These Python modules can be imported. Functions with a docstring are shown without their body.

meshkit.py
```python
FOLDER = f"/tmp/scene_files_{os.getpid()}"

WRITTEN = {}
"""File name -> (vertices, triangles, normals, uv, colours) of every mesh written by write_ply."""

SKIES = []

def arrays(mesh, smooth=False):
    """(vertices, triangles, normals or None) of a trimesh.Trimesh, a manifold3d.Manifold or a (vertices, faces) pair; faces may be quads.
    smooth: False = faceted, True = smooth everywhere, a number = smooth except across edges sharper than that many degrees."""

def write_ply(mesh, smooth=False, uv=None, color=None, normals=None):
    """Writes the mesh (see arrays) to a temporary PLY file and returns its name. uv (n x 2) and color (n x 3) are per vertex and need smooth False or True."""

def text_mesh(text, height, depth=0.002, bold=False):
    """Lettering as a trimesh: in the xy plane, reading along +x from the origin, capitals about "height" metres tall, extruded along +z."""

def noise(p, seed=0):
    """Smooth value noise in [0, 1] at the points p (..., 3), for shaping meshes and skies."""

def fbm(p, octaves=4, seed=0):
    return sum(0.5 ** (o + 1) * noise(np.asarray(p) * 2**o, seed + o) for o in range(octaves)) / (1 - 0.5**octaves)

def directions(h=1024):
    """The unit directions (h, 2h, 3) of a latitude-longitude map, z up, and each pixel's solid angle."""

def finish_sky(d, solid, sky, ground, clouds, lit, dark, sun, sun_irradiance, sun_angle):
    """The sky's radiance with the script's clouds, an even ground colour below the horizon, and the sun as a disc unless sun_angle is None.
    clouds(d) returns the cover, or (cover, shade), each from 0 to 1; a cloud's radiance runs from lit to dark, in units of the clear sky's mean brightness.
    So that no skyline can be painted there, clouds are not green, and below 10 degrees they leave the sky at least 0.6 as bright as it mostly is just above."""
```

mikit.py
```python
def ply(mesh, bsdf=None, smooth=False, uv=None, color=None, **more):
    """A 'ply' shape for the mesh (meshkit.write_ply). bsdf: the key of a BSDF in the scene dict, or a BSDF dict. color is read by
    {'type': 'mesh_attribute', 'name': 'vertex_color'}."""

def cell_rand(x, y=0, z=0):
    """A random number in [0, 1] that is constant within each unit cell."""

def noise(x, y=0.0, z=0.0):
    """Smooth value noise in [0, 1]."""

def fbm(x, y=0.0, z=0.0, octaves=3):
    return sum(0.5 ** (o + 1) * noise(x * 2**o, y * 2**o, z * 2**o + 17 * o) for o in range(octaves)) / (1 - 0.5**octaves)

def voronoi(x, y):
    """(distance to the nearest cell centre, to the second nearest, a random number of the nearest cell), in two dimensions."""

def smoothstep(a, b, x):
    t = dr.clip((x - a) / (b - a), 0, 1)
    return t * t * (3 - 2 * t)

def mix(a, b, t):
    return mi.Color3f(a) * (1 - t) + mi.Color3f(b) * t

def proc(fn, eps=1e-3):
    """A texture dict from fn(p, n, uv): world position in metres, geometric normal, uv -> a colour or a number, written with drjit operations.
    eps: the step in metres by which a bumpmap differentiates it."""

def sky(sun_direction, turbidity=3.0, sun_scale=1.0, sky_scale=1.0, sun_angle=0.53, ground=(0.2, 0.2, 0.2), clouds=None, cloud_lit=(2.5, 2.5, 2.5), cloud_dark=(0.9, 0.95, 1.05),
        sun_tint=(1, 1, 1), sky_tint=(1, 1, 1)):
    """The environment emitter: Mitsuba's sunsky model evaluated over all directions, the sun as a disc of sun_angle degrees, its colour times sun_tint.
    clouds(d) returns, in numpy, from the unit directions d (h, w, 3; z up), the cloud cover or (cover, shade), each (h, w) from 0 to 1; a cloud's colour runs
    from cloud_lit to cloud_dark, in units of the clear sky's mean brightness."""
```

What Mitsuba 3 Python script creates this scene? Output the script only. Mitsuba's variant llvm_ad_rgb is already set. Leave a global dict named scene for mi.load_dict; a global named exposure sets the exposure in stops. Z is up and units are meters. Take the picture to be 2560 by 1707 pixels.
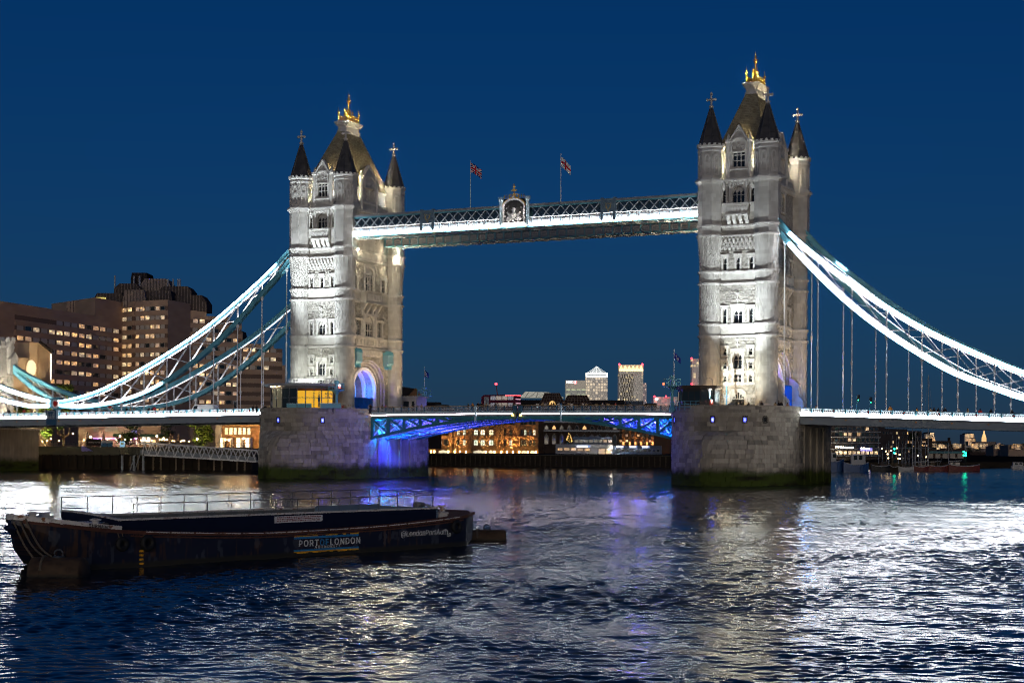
# Suspension and bascule bridge over a river at dusk, with a moored barge in the foreground.  z up, metres, bridge axis along x.
import math, random
import numpy as np, trimesh, manifold3d as m3, drjit as dr, mitsuba as mi, mikit, meshkit
from shapely.geometry import Polygon, Point, box as sbox
from shapely.ops import unary_union
from mikit import proc, noise, fbm, cell_rand, smoothstep, mix, voronoi
T = mi.ScalarTransform4f
rnd = random.Random(7); rng = np.random.default_rng(7)
scene, labels = {}, {}

# ------------------------------------------------------------------ camera, sky, exposure
exposure = 5.0
K = 2.0 ** -5.0   # every light below is written for exposure 0 and scaled here
EYE = np.array([123.809, -272.346, 6.598])
FW = np.array([-0.42864832, 0.90347143, 0.0]); RT = np.array([0.90346013, 0.42864296, 0.005]); UP = np.array([-0.00451734, -0.00214323, 0.9999875])
FPX, PY = 4044.05, 1109.37
scene['camera'] = {'type': 'perspective', 'fov': 2 * math.degrees(math.atan(1280 / FPX)), 'fov_axis': 'x', 'near_clip': 1.0, 'far_clip': 20000.0,
                   'to_world': T().look_at(origin=EYE.tolist(), target=(EYE + FW * 100).tolist(), up=UP.tolist()),
                   'principal_point_offset_y': -(PY - 853.5) / 1707}
# dusk: the afterglow stands low behind the photographer, the sky in view is deep blue
scene['sky'] = {**mikit.sky([0.4286, -0.9035, 0.14], turbidity=3, sun_scale=.62 * K, sky_scale=K, sun_angle=24, sun_tint=(1.0, 1.5, 4.2),
                            sky_tint=(0.0, 0.44, 1.62), ground=(0.06, 0.06, 0.06),
                            clouds=lambda d: .44 * np.exp(-np.degrees(np.arcsin(np.clip(d[..., 2], 0, 1))) / 6.0), cloud_lit=(1.25, .80, .86), cloud_dark=(1.25, .80, .86)), 'sampling_weight': 6.0}   # thin haze towards the horizon

# ------------------------------------------------------------------ helpers
class MB:
    """Collects pieces into one mesh."""
    def __init__(s): s.v, s.f, s.n = [], [], 0
    def add(s, v, f, chk=True):
        v = np.asarray(v, float); f = np.asarray(f, int)
        if f.shape[1] == 4: f = np.vstack([f[:, [0, 1, 2]], f[:, [0, 2, 3]]])
        if chk:   # faces of closed pieces point outwards
            c = v - v.mean(0)
            if np.einsum('ij,ij->', c[f[:, 0]], np.cross(c[f[:, 1]], c[f[:, 2]])) < 0: f = f[:, ::-1]
        s.v.append(v); s.f.append(f + s.n); s.n += len(v); return s
    def mesh(s, tm):
        if hasattr(tm, 'to_mesh'):
            q = tm.to_mesh(); return s.add(q.vert_properties[:, :3], q.tri_verts)
        return s.add(tm.vertices, tm.faces)
    def box(s, x0, x1, y0, y1, z0, z1):
        v = [[x, y, z] for x in (x0, x1) for y in (y0, y1) for z in (z0, z1)]
        return s.add(v, BOXF)
    def obox(s, p, q, w, h, up=(0, 0, 1)):
        """A bar from p to q, w wide (sideways) and h high."""
        p, q = np.asarray(p, float), np.asarray(q, float); d = q - p; L = np.linalg.norm(d)
        if L < 1e-6: return s
        d /= L; a = np.cross(d, up); n = np.linalg.norm(a)
        a = np.array([1.0, 0, 0]) if n < 1e-6 else a / n
        b = np.cross(a, d)
        v = [e + a * i * w / 2 + b * j * h / 2 for e in (p, q) for i in (-1, 1) for j in (-1, 1)]
        return s.add(v, BOXF)
    def tube(s, pts, r, sides=6, cap=True):
        p = np.asarray(pts, float); n = len(p); t = np.gradient(p, axis=0); t /= np.linalg.norm(t, axis=1, keepdims=True) + 1e-12
        a = np.cross(t, [0, 0, 1.0]); ln = np.linalg.norm(a, axis=1, keepdims=True)
        a = np.where(ln < 1e-3, [[1.0, 0, 0]], a / np.maximum(ln, 1e-9)); b = np.cross(a, t)
        r = np.broadcast_to(r, (n,)); g = np.arange(sides) * 2 * np.pi / sides
        v = p[:, None] + r[:, None, None] * (np.cos(g)[None, :, None] * a[:, None] + np.sin(g)[None, :, None] * b[:, None])
        return s.grid(v, True, cap)
    def grid(s, v, closed=False, cap=False):
        """v (n, m, 3): a sheet; closed joins the last column to the first; cap closes both ends with fans."""
        v = np.asarray(v, float); n, m = v.shape[:2]; i, j = np.meshgrid(np.arange(n - 1), np.arange(m if closed else m - 1), indexing='ij'); j2 = (j + 1) % m
        f = np.stack([i * m + j, i * m + j2, (i + 1) * m + j2, (i + 1) * m + j], -1).reshape(-1, 4)
        f = np.vstack([f[:, [0, 1, 2]], f[:, [0, 2, 3]]]); vv = v.reshape(-1, 3)
        if cap:
            k = np.arange(m); k2 = (k + 1) % m; c0, c1 = len(vv), len(vv) + 1
            vv = np.vstack([vv, v[0].mean(0), v[-1].mean(0)])
            f = np.vstack([f, np.stack([k2, k, k * 0 + c0], 1), np.stack([(n - 1) * m + k, (n - 1) * m + k2, k * 0 + c1], 1)])
        return s.add(vv, f, closed or cap)
    def lathe(s, c, prof, sides=12, rot=0.0):
        """prof: (radius, z) from bottom to top about the upright axis at c."""
        g = rot + np.arange(sides) * 2 * np.pi / sides
        v = [[[c[0] + r * math.cos(a), c[1] + r * math.sin(a), z] for a in g] for r, z in prof]
        return s.grid(v, True, True)
    def poly(s, pg, z0, z1):
        for g in getattr(pg, 'geoms', [pg]):
            if g.area > 1e-6: s.mesh(trimesh.creation.extrude_polygon(g, z1 - z0, engine='earcut').apply_translation([0, 0, z0]))
        return s
    def slab(s, pts, o, a, b, n, t):
        """A flat outline pts (u, w) on the plane o + u a + w b, t thick along n."""
        pg = pts if hasattr(pts, 'geom_type') else Polygon(pts)
        o, a, b, n = (np.asarray(q, float) for q in (o, a, b, n))
        for g in getattr(pg, 'geoms', [pg]):
            if g.area < 1e-6: continue
            m = trimesh.creation.extrude_polygon(g.buffer(0), t, engine='earcut'); v = m.vertices
            v = o + v[:, :1] * a + v[:, 1:2] * b + v[:, 2:] * n
            s.add(v, m.faces if np.dot(np.cross(a, b), n) > 0 else m.faces[:, ::-1])
        return s
    def xf(s, R, t):
        s.v = [q @ np.asarray(R).T + t for q in s.v]; return s
    def get(s): return np.vstack(s.v), np.vstack(s.f)
BOXF = np.array([[0, 1, 3], [0, 3, 2], [4, 6, 7], [4, 7, 5], [0, 4, 5], [0, 5, 1], [2, 3, 7], [2, 7, 6], [0, 2, 6], [0, 6, 4], [1, 5, 7], [1, 7, 3]])

used = {}
def key(name):
    n = used.get(name, 0); used[name] = n + 1
    return name if n == 0 else f'{name}_{n:03d}'
def sub(parent, name): return key(parent + '__' + name)
def put(k, mb, mat, smooth=False, emit=None, w=0.0, kind=None, label=None, tw=None, **more):
    if isinstance(emit, dict) and 'uv' not in more: q = mb.get()[0]; more['uv'] = np.stack([q[:, 0] + q[:, 1] * .7, q[:, 2]], 1)
    d = mikit.ply(mb.get() if isinstance(mb, MB) else mb, mat, smooth=smooth, **more)
    if emit is not None: d['emitter'] = {'type': 'area', 'radiance': emit if isinstance(emit, dict) else {'type': 'rgb', 'value': [float(q) * K for q in emit]}, 'sampling_weight': float(w)}
    if tw is not None: d['to_world'] = tw
    scene[k] = d
    if kind: labels.setdefault(k, {})['kind'] = kind
    if label: labels.setdefault(k, {})['label'] = label
    return k
def thing(name, label, cat, group=None):
    k = key(name); labels[k] = {'label': label, 'category': cat}
    if group: labels[k]['group'] = group
    return k
def tag(k, label, cat, group=None):
    labels.setdefault(k, {}).update({'label': label, 'category': cat}); 
    if group: labels[k]['group'] = group
    return k
def part(t, name, mb, mat, **kw): return put(sub(t, name), mb, mat, **kw)
def copy_to(src, dst, tw):
    """Copies of every entry under the key src under dst, moved by tw."""
    for k in [q for q in scene if q == src or q.startswith(src + '__')]:
        scene[dst + k[len(src):]] = {**scene[k], 'to_world': tw}
        e = {a: b for a, b in labels.get(k, {}).items() if a == 'kind' or (a == 'label' and '__' in k)}
        if e and k != src: labels[dst + k[len(src):]] = e
def at(u, v, d):
    """The point d metres deep along the view through a pixel of the photograph (2560 wide): for laying out what stands far off."""
    return EYE + d * (FW + RT * (u - 1280) / FPX + UP * (PY - v) / FPX)
def spot(name, p, target, power, col=(1, 1, 1), cut=40.0, beam=None, w=1.0):
    s = {'type': 'spot', 'to_world': T().look_at(origin=list(map(float, p)), target=list(map(float, target)), up=[0.03, 0.02, 1] if abs(np.subtract(target, p)[2]) < 0.95 * np.linalg.norm(np.subtract(target, p)) else [1, 0, 0]),
         'intensity': {'type': 'rgb', 'value': [float(power * c * K) for c in col]}, 'cutoff_angle': float(cut), 'sampling_weight': float(w)}
    if beam: s['beam_width'] = float(beam)
    scene[name] = s
def point(name, p, power, col=(1, 1, 1), w=1.0):
    scene[name] = {'type': 'point', 'position': list(map(float, p)), 'intensity': {'type': 'rgb', 'value': [float(power * c * K) for c in col]}, 'sampling_weight': float(w)}
WARM, GOLD, WHITE, COOL, BLUE, CYAN, VIOLET = (1, .72, .40), (1, .55, .17), (1, .97, .95), (.86, .95, 1), (.10, .12, 1), (.0, .55, 1), (.30, .16, 1)

# ------------------------------------------------------------------ materials
def rgb(c): return {'type': 'rgb', 'value': [float(x) for x in c]}
def mat(k, c, rough=.7, spec=.3, metal=0.0, two=False, **kw):
    b = {'type': 'principled', 'base_color': c if isinstance(c, dict) else rgb(c), 'roughness': rough, 'specular': spec, 'metallic': metal, **kw}
    scene[k] = {'type': 'twosided', 'bsdf': b} if two else b
def dif(k, c): scene[k] = {'type': 'twosided', 'bsdf': {'type': 'diffuse', 'reflectance': c if isinstance(c, dict) else rgb(c)}}
def ashlar(p, n, uv):
    zc = dr.floor(p.z / .62); u = (p.x * .83 + p.y) * .78 + .5 * zc
    t = cell_rand(dr.floor(u), zc)
    d = fbm(p.x * .7, p.y * .7, p.z * .25, 3)
    c = mix((.40, .38, .345), (.55, .535, .50), t * .6 + .4 * d)
    return c * (.72 + .45 * d)
dif('stone', proc(ashlar))
def rough_stone(p, n, uv):
    d = fbm(p.x * 2.5, p.y * 2.5, p.z * 2.5, 3)
    return mix((.26, .245, .22), (.46, .435, .39), uv.x * .65 + .35 * d) * (.75 + .4 * d)
dif('granite', proc(rough_stone))
def carved(p, n, uv):
    d = fbm(p.x * 1.7, p.y * 1.7, p.z * .8, 3)
    return mix((.42, .41, .38), (.62, .60, .57), d)
dif('trim', proc(carved))
def pier_stone(p, n, uv):
    d = fbm(p.x * .5, p.y * .5, p.z * .4, 4); s = fbm(p.x * 2.2, p.y * 2.2, p.z * .22, 3)
    c = mix((.15, .133, .108), (.46, .405, .33), uv.x * .55 + .45 * d) * (.7 + .55 * s)
    wet = smoothstep(3.4, 1.6, p.z + 1.5 * (d - .5)); alg = wet * smoothstep(.2, .55, fbm(p.x * .35, p.y * .35, p.z * .8, 3))
    c = c * (1 - wet) + mix((.020, .018, .014), (.045, .062, .014), alg) * wet
    return c
dif('pier_stone', proc(pier_stone))
dif('joint', (.07, .065, .055))
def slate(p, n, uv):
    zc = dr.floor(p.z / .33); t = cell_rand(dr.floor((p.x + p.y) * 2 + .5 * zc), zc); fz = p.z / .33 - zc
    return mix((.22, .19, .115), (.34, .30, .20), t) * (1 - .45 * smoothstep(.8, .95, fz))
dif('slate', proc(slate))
def lead(p, n, uv):
    d = fbm(p.x, p.y, p.z, 3); return mix((.030, .029, .030), (.085, .08, .075), d)
mat('lead', proc(lead), .5, .5)
mat('gold', (.92, .55, .10), .4, .5, .55)
mat('glass_dark', (.012, .015, .02), .08, .6)
mat('glass_sky', (.03, .05, .07), .05, .8)
def blue_paint(p, n, uv): return mix((.10, .33, .42), (.16, .42, .51), fbm(p.x * .6, p.y * .6, p.z * .6, 3))
mat('blue_paint', proc(blue_paint), .45, .4)
mat('deep_blue', (.03, .09, .16), .45, .4)
mat('teal', (.035, .16, .19), .45, .4)
mat('white_paint', (.74, .74, .74), .45, .4)
mat('pale_blue', (.42, .58, .66), .45, .4)
mat('grey_steel', (.28, .30, .32), .5, .4)
mat('dark_steel', (.06, .065, .07), .5, .4)
mat('soffit', (.46, .42, .37), .6, .3)
mat('red_paint', (.55, .03, .02), .4, .4)
mat('hoarding', (.005, .12, .50), .5, .4)
mat('black', (.012, .012, .013), .6, .4)
dif('asphalt', (.05, .05, .05))
mat('lamp', (.8, .8, .8), .5, .3)
scene['water'] = {'type': 'twosided', 'bsdf': {'type': 'roughplastic', 'diffuse_reflectance': rgb((.004, .010, .016)), 'alpha': .025, 'int_ior': 1.36, 'nonlinear': False}}

# ------------------------------------------------------------------ masonry helpers (uv carries each block's own tone)
TONED = {'pier_stone', 'granite'}
class SB(MB):
    """MB that remembers a tone per piece."""
    def __init__(s): super().__init__(); s.t = []; s.tone = .5
    def add(s, v, f, chk=True):
        s.t.append(np.full((len(v), 2), s.tone)); return super().add(v, f, chk)
    def uv(s): return np.vstack(s.t)
def block(mb, q, nrm, back, proud, ch=.03):
    """A stone with its four face corners q on the wall, standing proud along nrm, edges drawn in by ch."""
    q = np.asarray(q, float); nrm = np.asarray(nrm, float); c = q.mean(0)
    fr = q + (c - q) / np.linalg.norm(c - q, axis=1, keepdims=True) * ch * 1.4
    v = np.vstack([q - nrm * back, q + nrm * proud * .45, fr + nrm * proud])
    f = []
    for a in (0, 4):
        for i in range(4): f.append([a + i, a + (i + 1) % 4, a + 4 + (i + 1) % 4, a + 4 + i])
    f.append([8, 9, 10, 11])
    f = np.array(f)
    if np.dot(np.cross(q[1] - q[0], q[2] - q[0]), nrm) < 0: f = f[:, ::-1]
    return mb.add(v, f, False)
def courses(o, a, n, x0, x1, z0, z1, holes, h, lmin, lmax, rg):
    """Yields the four corners of stones that fill a face, leaving the holes (x0, x1, z0, z1) free."""
    o, a, n = (np.asarray(q, float) for q in (o, a, n)); nz = max(1, round((z1 - z0) / h)); hh = (z1 - z0) / nz
    for i in range(nz):
        za, zb = z0 + i * hh, z0 + (i + 1) * hh - .03; zm = (za + zb) / 2; spans = [(x0, x1)]
        for hx0, hx1, hz0, hz1 in holes:
            if hz0 < zm < hz1:
                spans = [p for s in spans for p in ((s[0], min(s[1], hx0)), (max(s[0], hx1), s[1])) if p[1] - p[0] > .12]
        for s0, s1 in spans:
            x = s0
            while x < s1 - .05:
                L = rg.uniform(lmin, lmax); e = x + L
                if s1 - e < lmin * .6: e = s1
                q = [o + a * xx + np.array([0, 0, zz]) for xx, zz in ((x, za), (e - .03, za), (e - .03, zb), (x, zb))]
                yield q; x = e

# ------------------------------------------------------------------ piers
PX = 41.15
def pier_outline(N=56):
    ph = np.linspace(0, np.pi, N); B, G = [], []
    q = np.minimum(ph, np.pi - ph) / (np.pi / 2); sg = np.where(ph <= np.pi / 2, 1, -1)
    bf = np.stack([10.67 * np.cos(ph), -9.1 - 13.6 * np.sin(ph)], 1); gf = np.stack([sg * 10.67 * (1 - q ** 2.1), -9.1 - 18.3 * q], 1)
    side = np.linspace(-9.1, 9.1, 26)[1:-1]
    lft = np.stack([side * 0 - 10.67, side], 1)
    Bk = lambda f: f * [-1, -1]
    B = np.vstack([bf, lft, Bk(bf), -lft]); G = np.vstack([gf, lft, Bk(gf), -lft])
    return B, G
PB, PG = pier_outline()
def star(z): return 1.0 if z < 3.6 else math.sqrt(max(0, 1 - ((z - 3.6) / 4.9) ** 2)) if z < 8.5 else 0.0
class PierFace:
    def __init__(s):
        P = np.vstack([PB, PB[:1]]); s.L = np.concatenate([[0], np.cumsum(np.linalg.norm(np.diff(P, axis=0), axis=1))]); s.len = s.L[-1]
    def pt(s, t, z, off=0.0):
        t = t % s.len; k = star(z); out = []
        for A in (PB, PG):
            P = np.vstack([A, A[:1]]); out.append(np.array([np.interp(t, s.L, P[:, 0]), np.interp(t, s.L, P[:, 1])]))
        return np.array([*(out[0] * (1 - k) + out[1] * k), z])
    def nr(s, t, z):
        d = s.pt(t + .05, z) - s.pt(t - .05, z); n = np.array([-d[1], d[0], 0]); n /= np.linalg.norm(n)
        c = s.pt(t, z); return n if n[0] * c[0] + n[1] * (c[1] - np.clip(c[1], -9, 9)) > 0 else -n
PF = PierFace()
def ring(mb, off, z0, z1):
    pg = Polygon(PB).buffer(off, join_style=2)
    return mb.poly(pg, z0, z1)
NICHES = {}
def pier(name, X, lbl, niche):
    t = thing(name, lbl, 'bridge pier', 'stone river piers of the bridge'); rg = np.random.default_rng(int(X) + 100); tw = np.array([X, 0, 0])
    core = SB(); core.tone = .3
    zs = [-2, 0, 1.8, 3.6, 4.6, 5.6, 6.6, 7.4, 8.0, 8.5, 11.2]; N = len(PB)
    V = []
    for z in zs:
        k = star(z); P = PB * (1 - k) + PG * k; c = P * 1.0
        V.append(np.column_stack([c[:, 0] * .994, c[:, 1] * .996, np.full(N, z)]))
    core.grid(np.array(V) + tw, True, True)
    part(t, 'core', core, 'pier_stone', uv=core.uv())
    blocks = []
    for (za, zb, n) in ((0, 11.1, 15), (11.85, 12.85, 2)):
        h = (zb - za) / n
        for i in range(n):
            z0, z1 = za + i * h, za + (i + 1) * h - .035; s = rg.uniform(0, 1.2); end = s + PF.len
            while s < end - .3:
                L = rg.uniform(1.05, 1.75); L = min(L, end - s)
                mid = s + L / 2; p = PF.pt(mid, (z0 + z1) / 2) + tw
                skip = any(abs(z0 + h / 2 - nz) < .62 and abs(((mid - nt + PF.len / 2) % PF.len) - PF.len / 2) < L / 2 + .35 for nt, nz in niche)
                side_recess = abs(p[1]) < 6.6 and z1 > 1.5 and za == 0
                if not skip and not side_recess:
                    q = [PF.pt(s + .02, z0) + tw, PF.pt(s + L - .02, z0) + tw, PF.pt(s + L - .02, z1) + tw, PF.pt(s + .02, z1) + tw]
                    nn = PF.nr(mid, (z0 + z1) / 2); see = np.dot(nn, (EYE - p) / np.linalg.norm(EYE - p))
                    blocks.append((see / np.linalg.norm(EYE - p) * L if see > 0 else -1, q, nn))
                s += L
    blocks.sort(key=lambda b: -b[0]); rest = SB()
    for i, (v, q, nn) in enumerate(blocks):
        b = SB() if i < 300 else rest; b.tone = rg.uniform(0, 1)
        block(b, q, nn, .12, rg.uniform(.05, .1), .025)
        if i < 300: part(t, 'granite_block', b, 'pier_stone', uv=b.uv())
    part(t, 'masonry', rest, 'pier_stone', uv=rest.uv(), kind='stuff')
    for off, z0, z1 in ((.06, 11.1, 11.35), (.22, 11.35, 11.6), (.32, 11.6, 11.85)):
        m = SB(); m.tone = .7; ring(m, off, z0, z1); m.xf(np.eye(3), tw); part(t, 'string_course', m, 'pier_stone', uv=m.uv())
    m = SB(); m.tone = .55
    m.poly(Polygon(PB).buffer(.0).difference(Polygon(PB).buffer(-.5)), 11.85, 12.85); m.poly(Polygon(PB).buffer(.12, join_style=2).difference(Polygon(PB).buffer(-.6)).difference(sbox(-12, -9.0, 12, 9.0)), 12.85, 13.02); m.xf(np.eye(3), tw)
    part(t, 'parapet', m, 'pier_stone', uv=m.uv())
    m = MB(); m.poly(Polygon(PB).buffer(-.5), 11.85, 12.0); m.xf(np.eye(3), tw); part(t, 'terrace', m, 'asphalt')
    for s in (-1, 1):   # the shafts in the flanks where the bascules turn
        m = SB(); m.tone = .45
        for y in (-6.3, -2.1, 2.1, 6.3): m.box(X + s * 10.3, X + s * 10.9, y - .45, y + .45, -1, 9.6)
        m.box(X + s * 10.3, X + s * 10.95, -6.75, 6.75, 9.6, 10.4)
        part(t, 'buttress', m, 'pier_stone', uv=m.uv())
    for nt, nz, lit in [(*q, l) for q, l in zip(niche, NICHES[name])]:
        p = PF.pt(nt, nz) + tw; nn = PF.nr(nt, nz); a = np.array([-nn[1], nn[0], 0])
        m = MB(); m.slab(Polygon([(-.42, -.6), (.42, -.6), (.42, .6), (-.42, .6)], [[(-.28, -.46), (.28, -.46), (.28, .46), (-.28, .46)]]), p - nn * .1, a, [0, 0, 1], nn, .22)
        k = part(t, 'niche', m, 'joint')
        m = MB(); m.slab([(-.28, -.46), (.28, -.46), (.28, .46), (-.28, .46)], p - nn * .06, a, [0, 0, 1], nn, .05); part(k, 'back', m, 'black')
        if lit:
            m = MB(); m.slab([(-.22, -.36), (.22, -.36), (.22, .3), (-.22, .3)], p + nn * .0, a, [0, 0, 1], nn, .06)
            part(k, 'lamp', m, 'lamp', emit=np.array([.09, .10, 3.2]) * lit + np.array([.0, .06, .0]), w=.08); m = MB(); m.slab(Point(0, -.05).buffer(.09), p + nn * .06, a, [0, 0, 1], nn, .03); part(k, 'bulb', m, 'lamp', emit=np.array([.22, .3, 4]) * 5 * lit, w=.08)
    return t
def niche_at(X, u):
    """How far round the pier a lamp seen at this column stands."""
    best = min(np.arange(0, 42, .1), key=lambda s: abs(1280 + FPX * np.dot(PF.pt(s, 10.7) + [X, 0, 0] - EYE, RT) / np.dot(PF.pt(s, 10.7) + [X, 0, 0] - EYE, FW) - u) + (100 if np.dot(PF.nr(s, 10.7), EYE - PF.pt(s, 10.7) - [X, 0, 0]) < 0 else 0))
    return best
nl = [(niche_at(-PX, u), 10.75) for u in (636, 649, 695.7, 806.6)]; nrr = [(niche_at(PX, u), 10.7) for u in (1686.5, 1782, 1862, 1912.5)]
NICHES.update({'bridge_pier': (.5, .6, 1, 1.6), 'bridge_pier_001': (.7, 2.2, 1, 0)})
used['bridge_pier'] = 0
pier('bridge_pier', -PX, 'broad granite river pier under the left tower, blue-lit flank beside the bascule', nl)
NICHES['bridge_pier'] = NICHES['bridge_pier_001']
pier('bridge_pier', PX, 'broad granite river pier under the right tower, sharp-edged cutwater lit on one side', nrr)

# ------------------------------------------------------------------ towers
TXL = T().translate([-PX, 0, 0]); TXR = T().translate([PX, 0, 0])
tl = thing('bridge_tower', 'floodlit gothic stone tower on the left, its arched roadway glowing blue and violet', 'bridge tower', 'gothic towers of the bridge')
def tp(parent, name, mb, m, **kw): return part(parent, name, mb, m, tw=TXL, **kw)
TURR = [(sx * 4.96, sy * 9.2) for sx in (-1, 1) for sy in (-1, 1)]
def plan(off, r=1.95, seg=8, bx=4.8, by=9.4):
    ts = [Polygon([(x + r / math.cos(math.pi / seg) * math.cos(math.pi / seg + k * 2 * math.pi / seg), y + r / math.cos(math.pi / seg) * math.sin(math.pi / seg + k * 2 * math.pi / seg)) for k in range(seg)]) for x, y in TURR]
    return unary_union([sbox(-bx, -by, bx, by)] + ts).buffer(off, join_style=2)
FRONT = (np.array([0, -9.4, 0.]), np.array([1., 0, 0]), np.array([0, -1., 0])); BACK = (np.array([0, 9.4, 0.]), np.array([-1., 0, 0]), np.array([0, 1., 0]))
EAST = (np.array([4.8, 0, 0.]), np.array([0, 1., 0]), np.array([1., 0, 0])); WEST = (np.array([-4.8, 0, 0.]), np.array([0, -1., 0]), np.array([-1., 0, 0]))
ZB = np.array([0, 0, 1.])
# (centre, z0, z1, width, lights, kind)
FW_ = [(0, 19.5, 22.35, 1.5, 2, 'arch'), (0, 17.2, 18.45, 1.3, 2, 'rect')] + [(s * 2.25, a, b, .62, 1, 'arch') for s in (-1, 1) for a, b in ((21.8, 23.0), (19.5, 20.7), (17.2, 18.4))] \
    + [(0, 27.2, 29.8, 1.5, 2, 'arch'), (-2.3, 27.15, 29.75, .6, 1, 'arch'), (2.3, 27.15, 29.75, .6, 1, 'arch')] + [(x, 36.1, 38.4, .6, 1, 'arch') for x in (-2.3, 0, 2.3)] \
    + [(0, 47.4, 50.2, 2.1, 3, 'arch'), (-2.5, 47.5, 50.0, .56, 1, 'arch'), (2.5, 47.5, 50.0, .56, 1, 'arch')] + [(-2.65, 12.9, 14.6, .75, 1, 'rect'), (2.65, 12.9, 14.6, .75, 1, 'rect')]
SW_ = [(0, 27.3, 31.2, 3.3, 4, 'arch'), (-4.0, 27.4, 30.2, 2.0, 3, 'rect'), (4.0, 27.4, 30.2, 2.0, 3, 'rect'), (0, 36.2, 40.6, 3.5, 4, 'arch'), (-5.4, 36.2, 38.7, 1.7, 2, 'rect'), (5.4, 36.2, 38.7, 1.7, 2, 'rect'), (0, 46.9, 50.2, 3.4, 4, 'arch')]
def outline(c, z0, z1, w, kind, g=0.0):
    h = w / 2 + g
    if kind == 'rect': return [(c - h, z0 - g * .6), (c + h, z0 - g * .6), (c + h, z1 + g), (c - h, z1 + g)]
    r = min(w * .62, (z1 - z0) * .35); pts = [(c - h, z0 - g * .6), (c + h, z0 - g * .6)]
    for k in range(7):
        q = k / 6; pts.append((c + h * math.cos(q * math.pi / 2) ** .9 if q < 1 else c, z1 + g - (r + g) * (1 - math.sin(q * math.pi / 2) ** 1.1)))
    for k in range(5, -1, -1):
        q = k / 6; pts.append((c - h * math.cos(q * math.pi / 2) ** .9, z1 + g - (r + g) * (1 - math.sin(q * math.pi / 2) ** 1.1)))
    return pts
def man(mb):
    v, f = mb.get(); return m3.Manifold(m3.Mesh(np.ascontiguousarray(v, np.float32), np.ascontiguousarray(f, np.uint32)))
def arch_pts(hw, zc, zs, zb=12.0, n=14):
    P = [(-hw, zb), (hw, zb)]
    for k in range(n + 1):
        a = math.pi * k / n; P.append((hw * math.cos(a), zs + (zc - zs) * math.sin(a) ** .92))
    return P
core = m3.Manifold.cube([9.6, 18.8, 39.6], False).translate([-4.8, -9.4, 12.0])
def prism(face, pts, d0, d1):
    m = MB(); m.slab(pts, face[0] - face[2] * d1, face[1], ZB, face[2], d1 + d0); return man(m)
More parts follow.
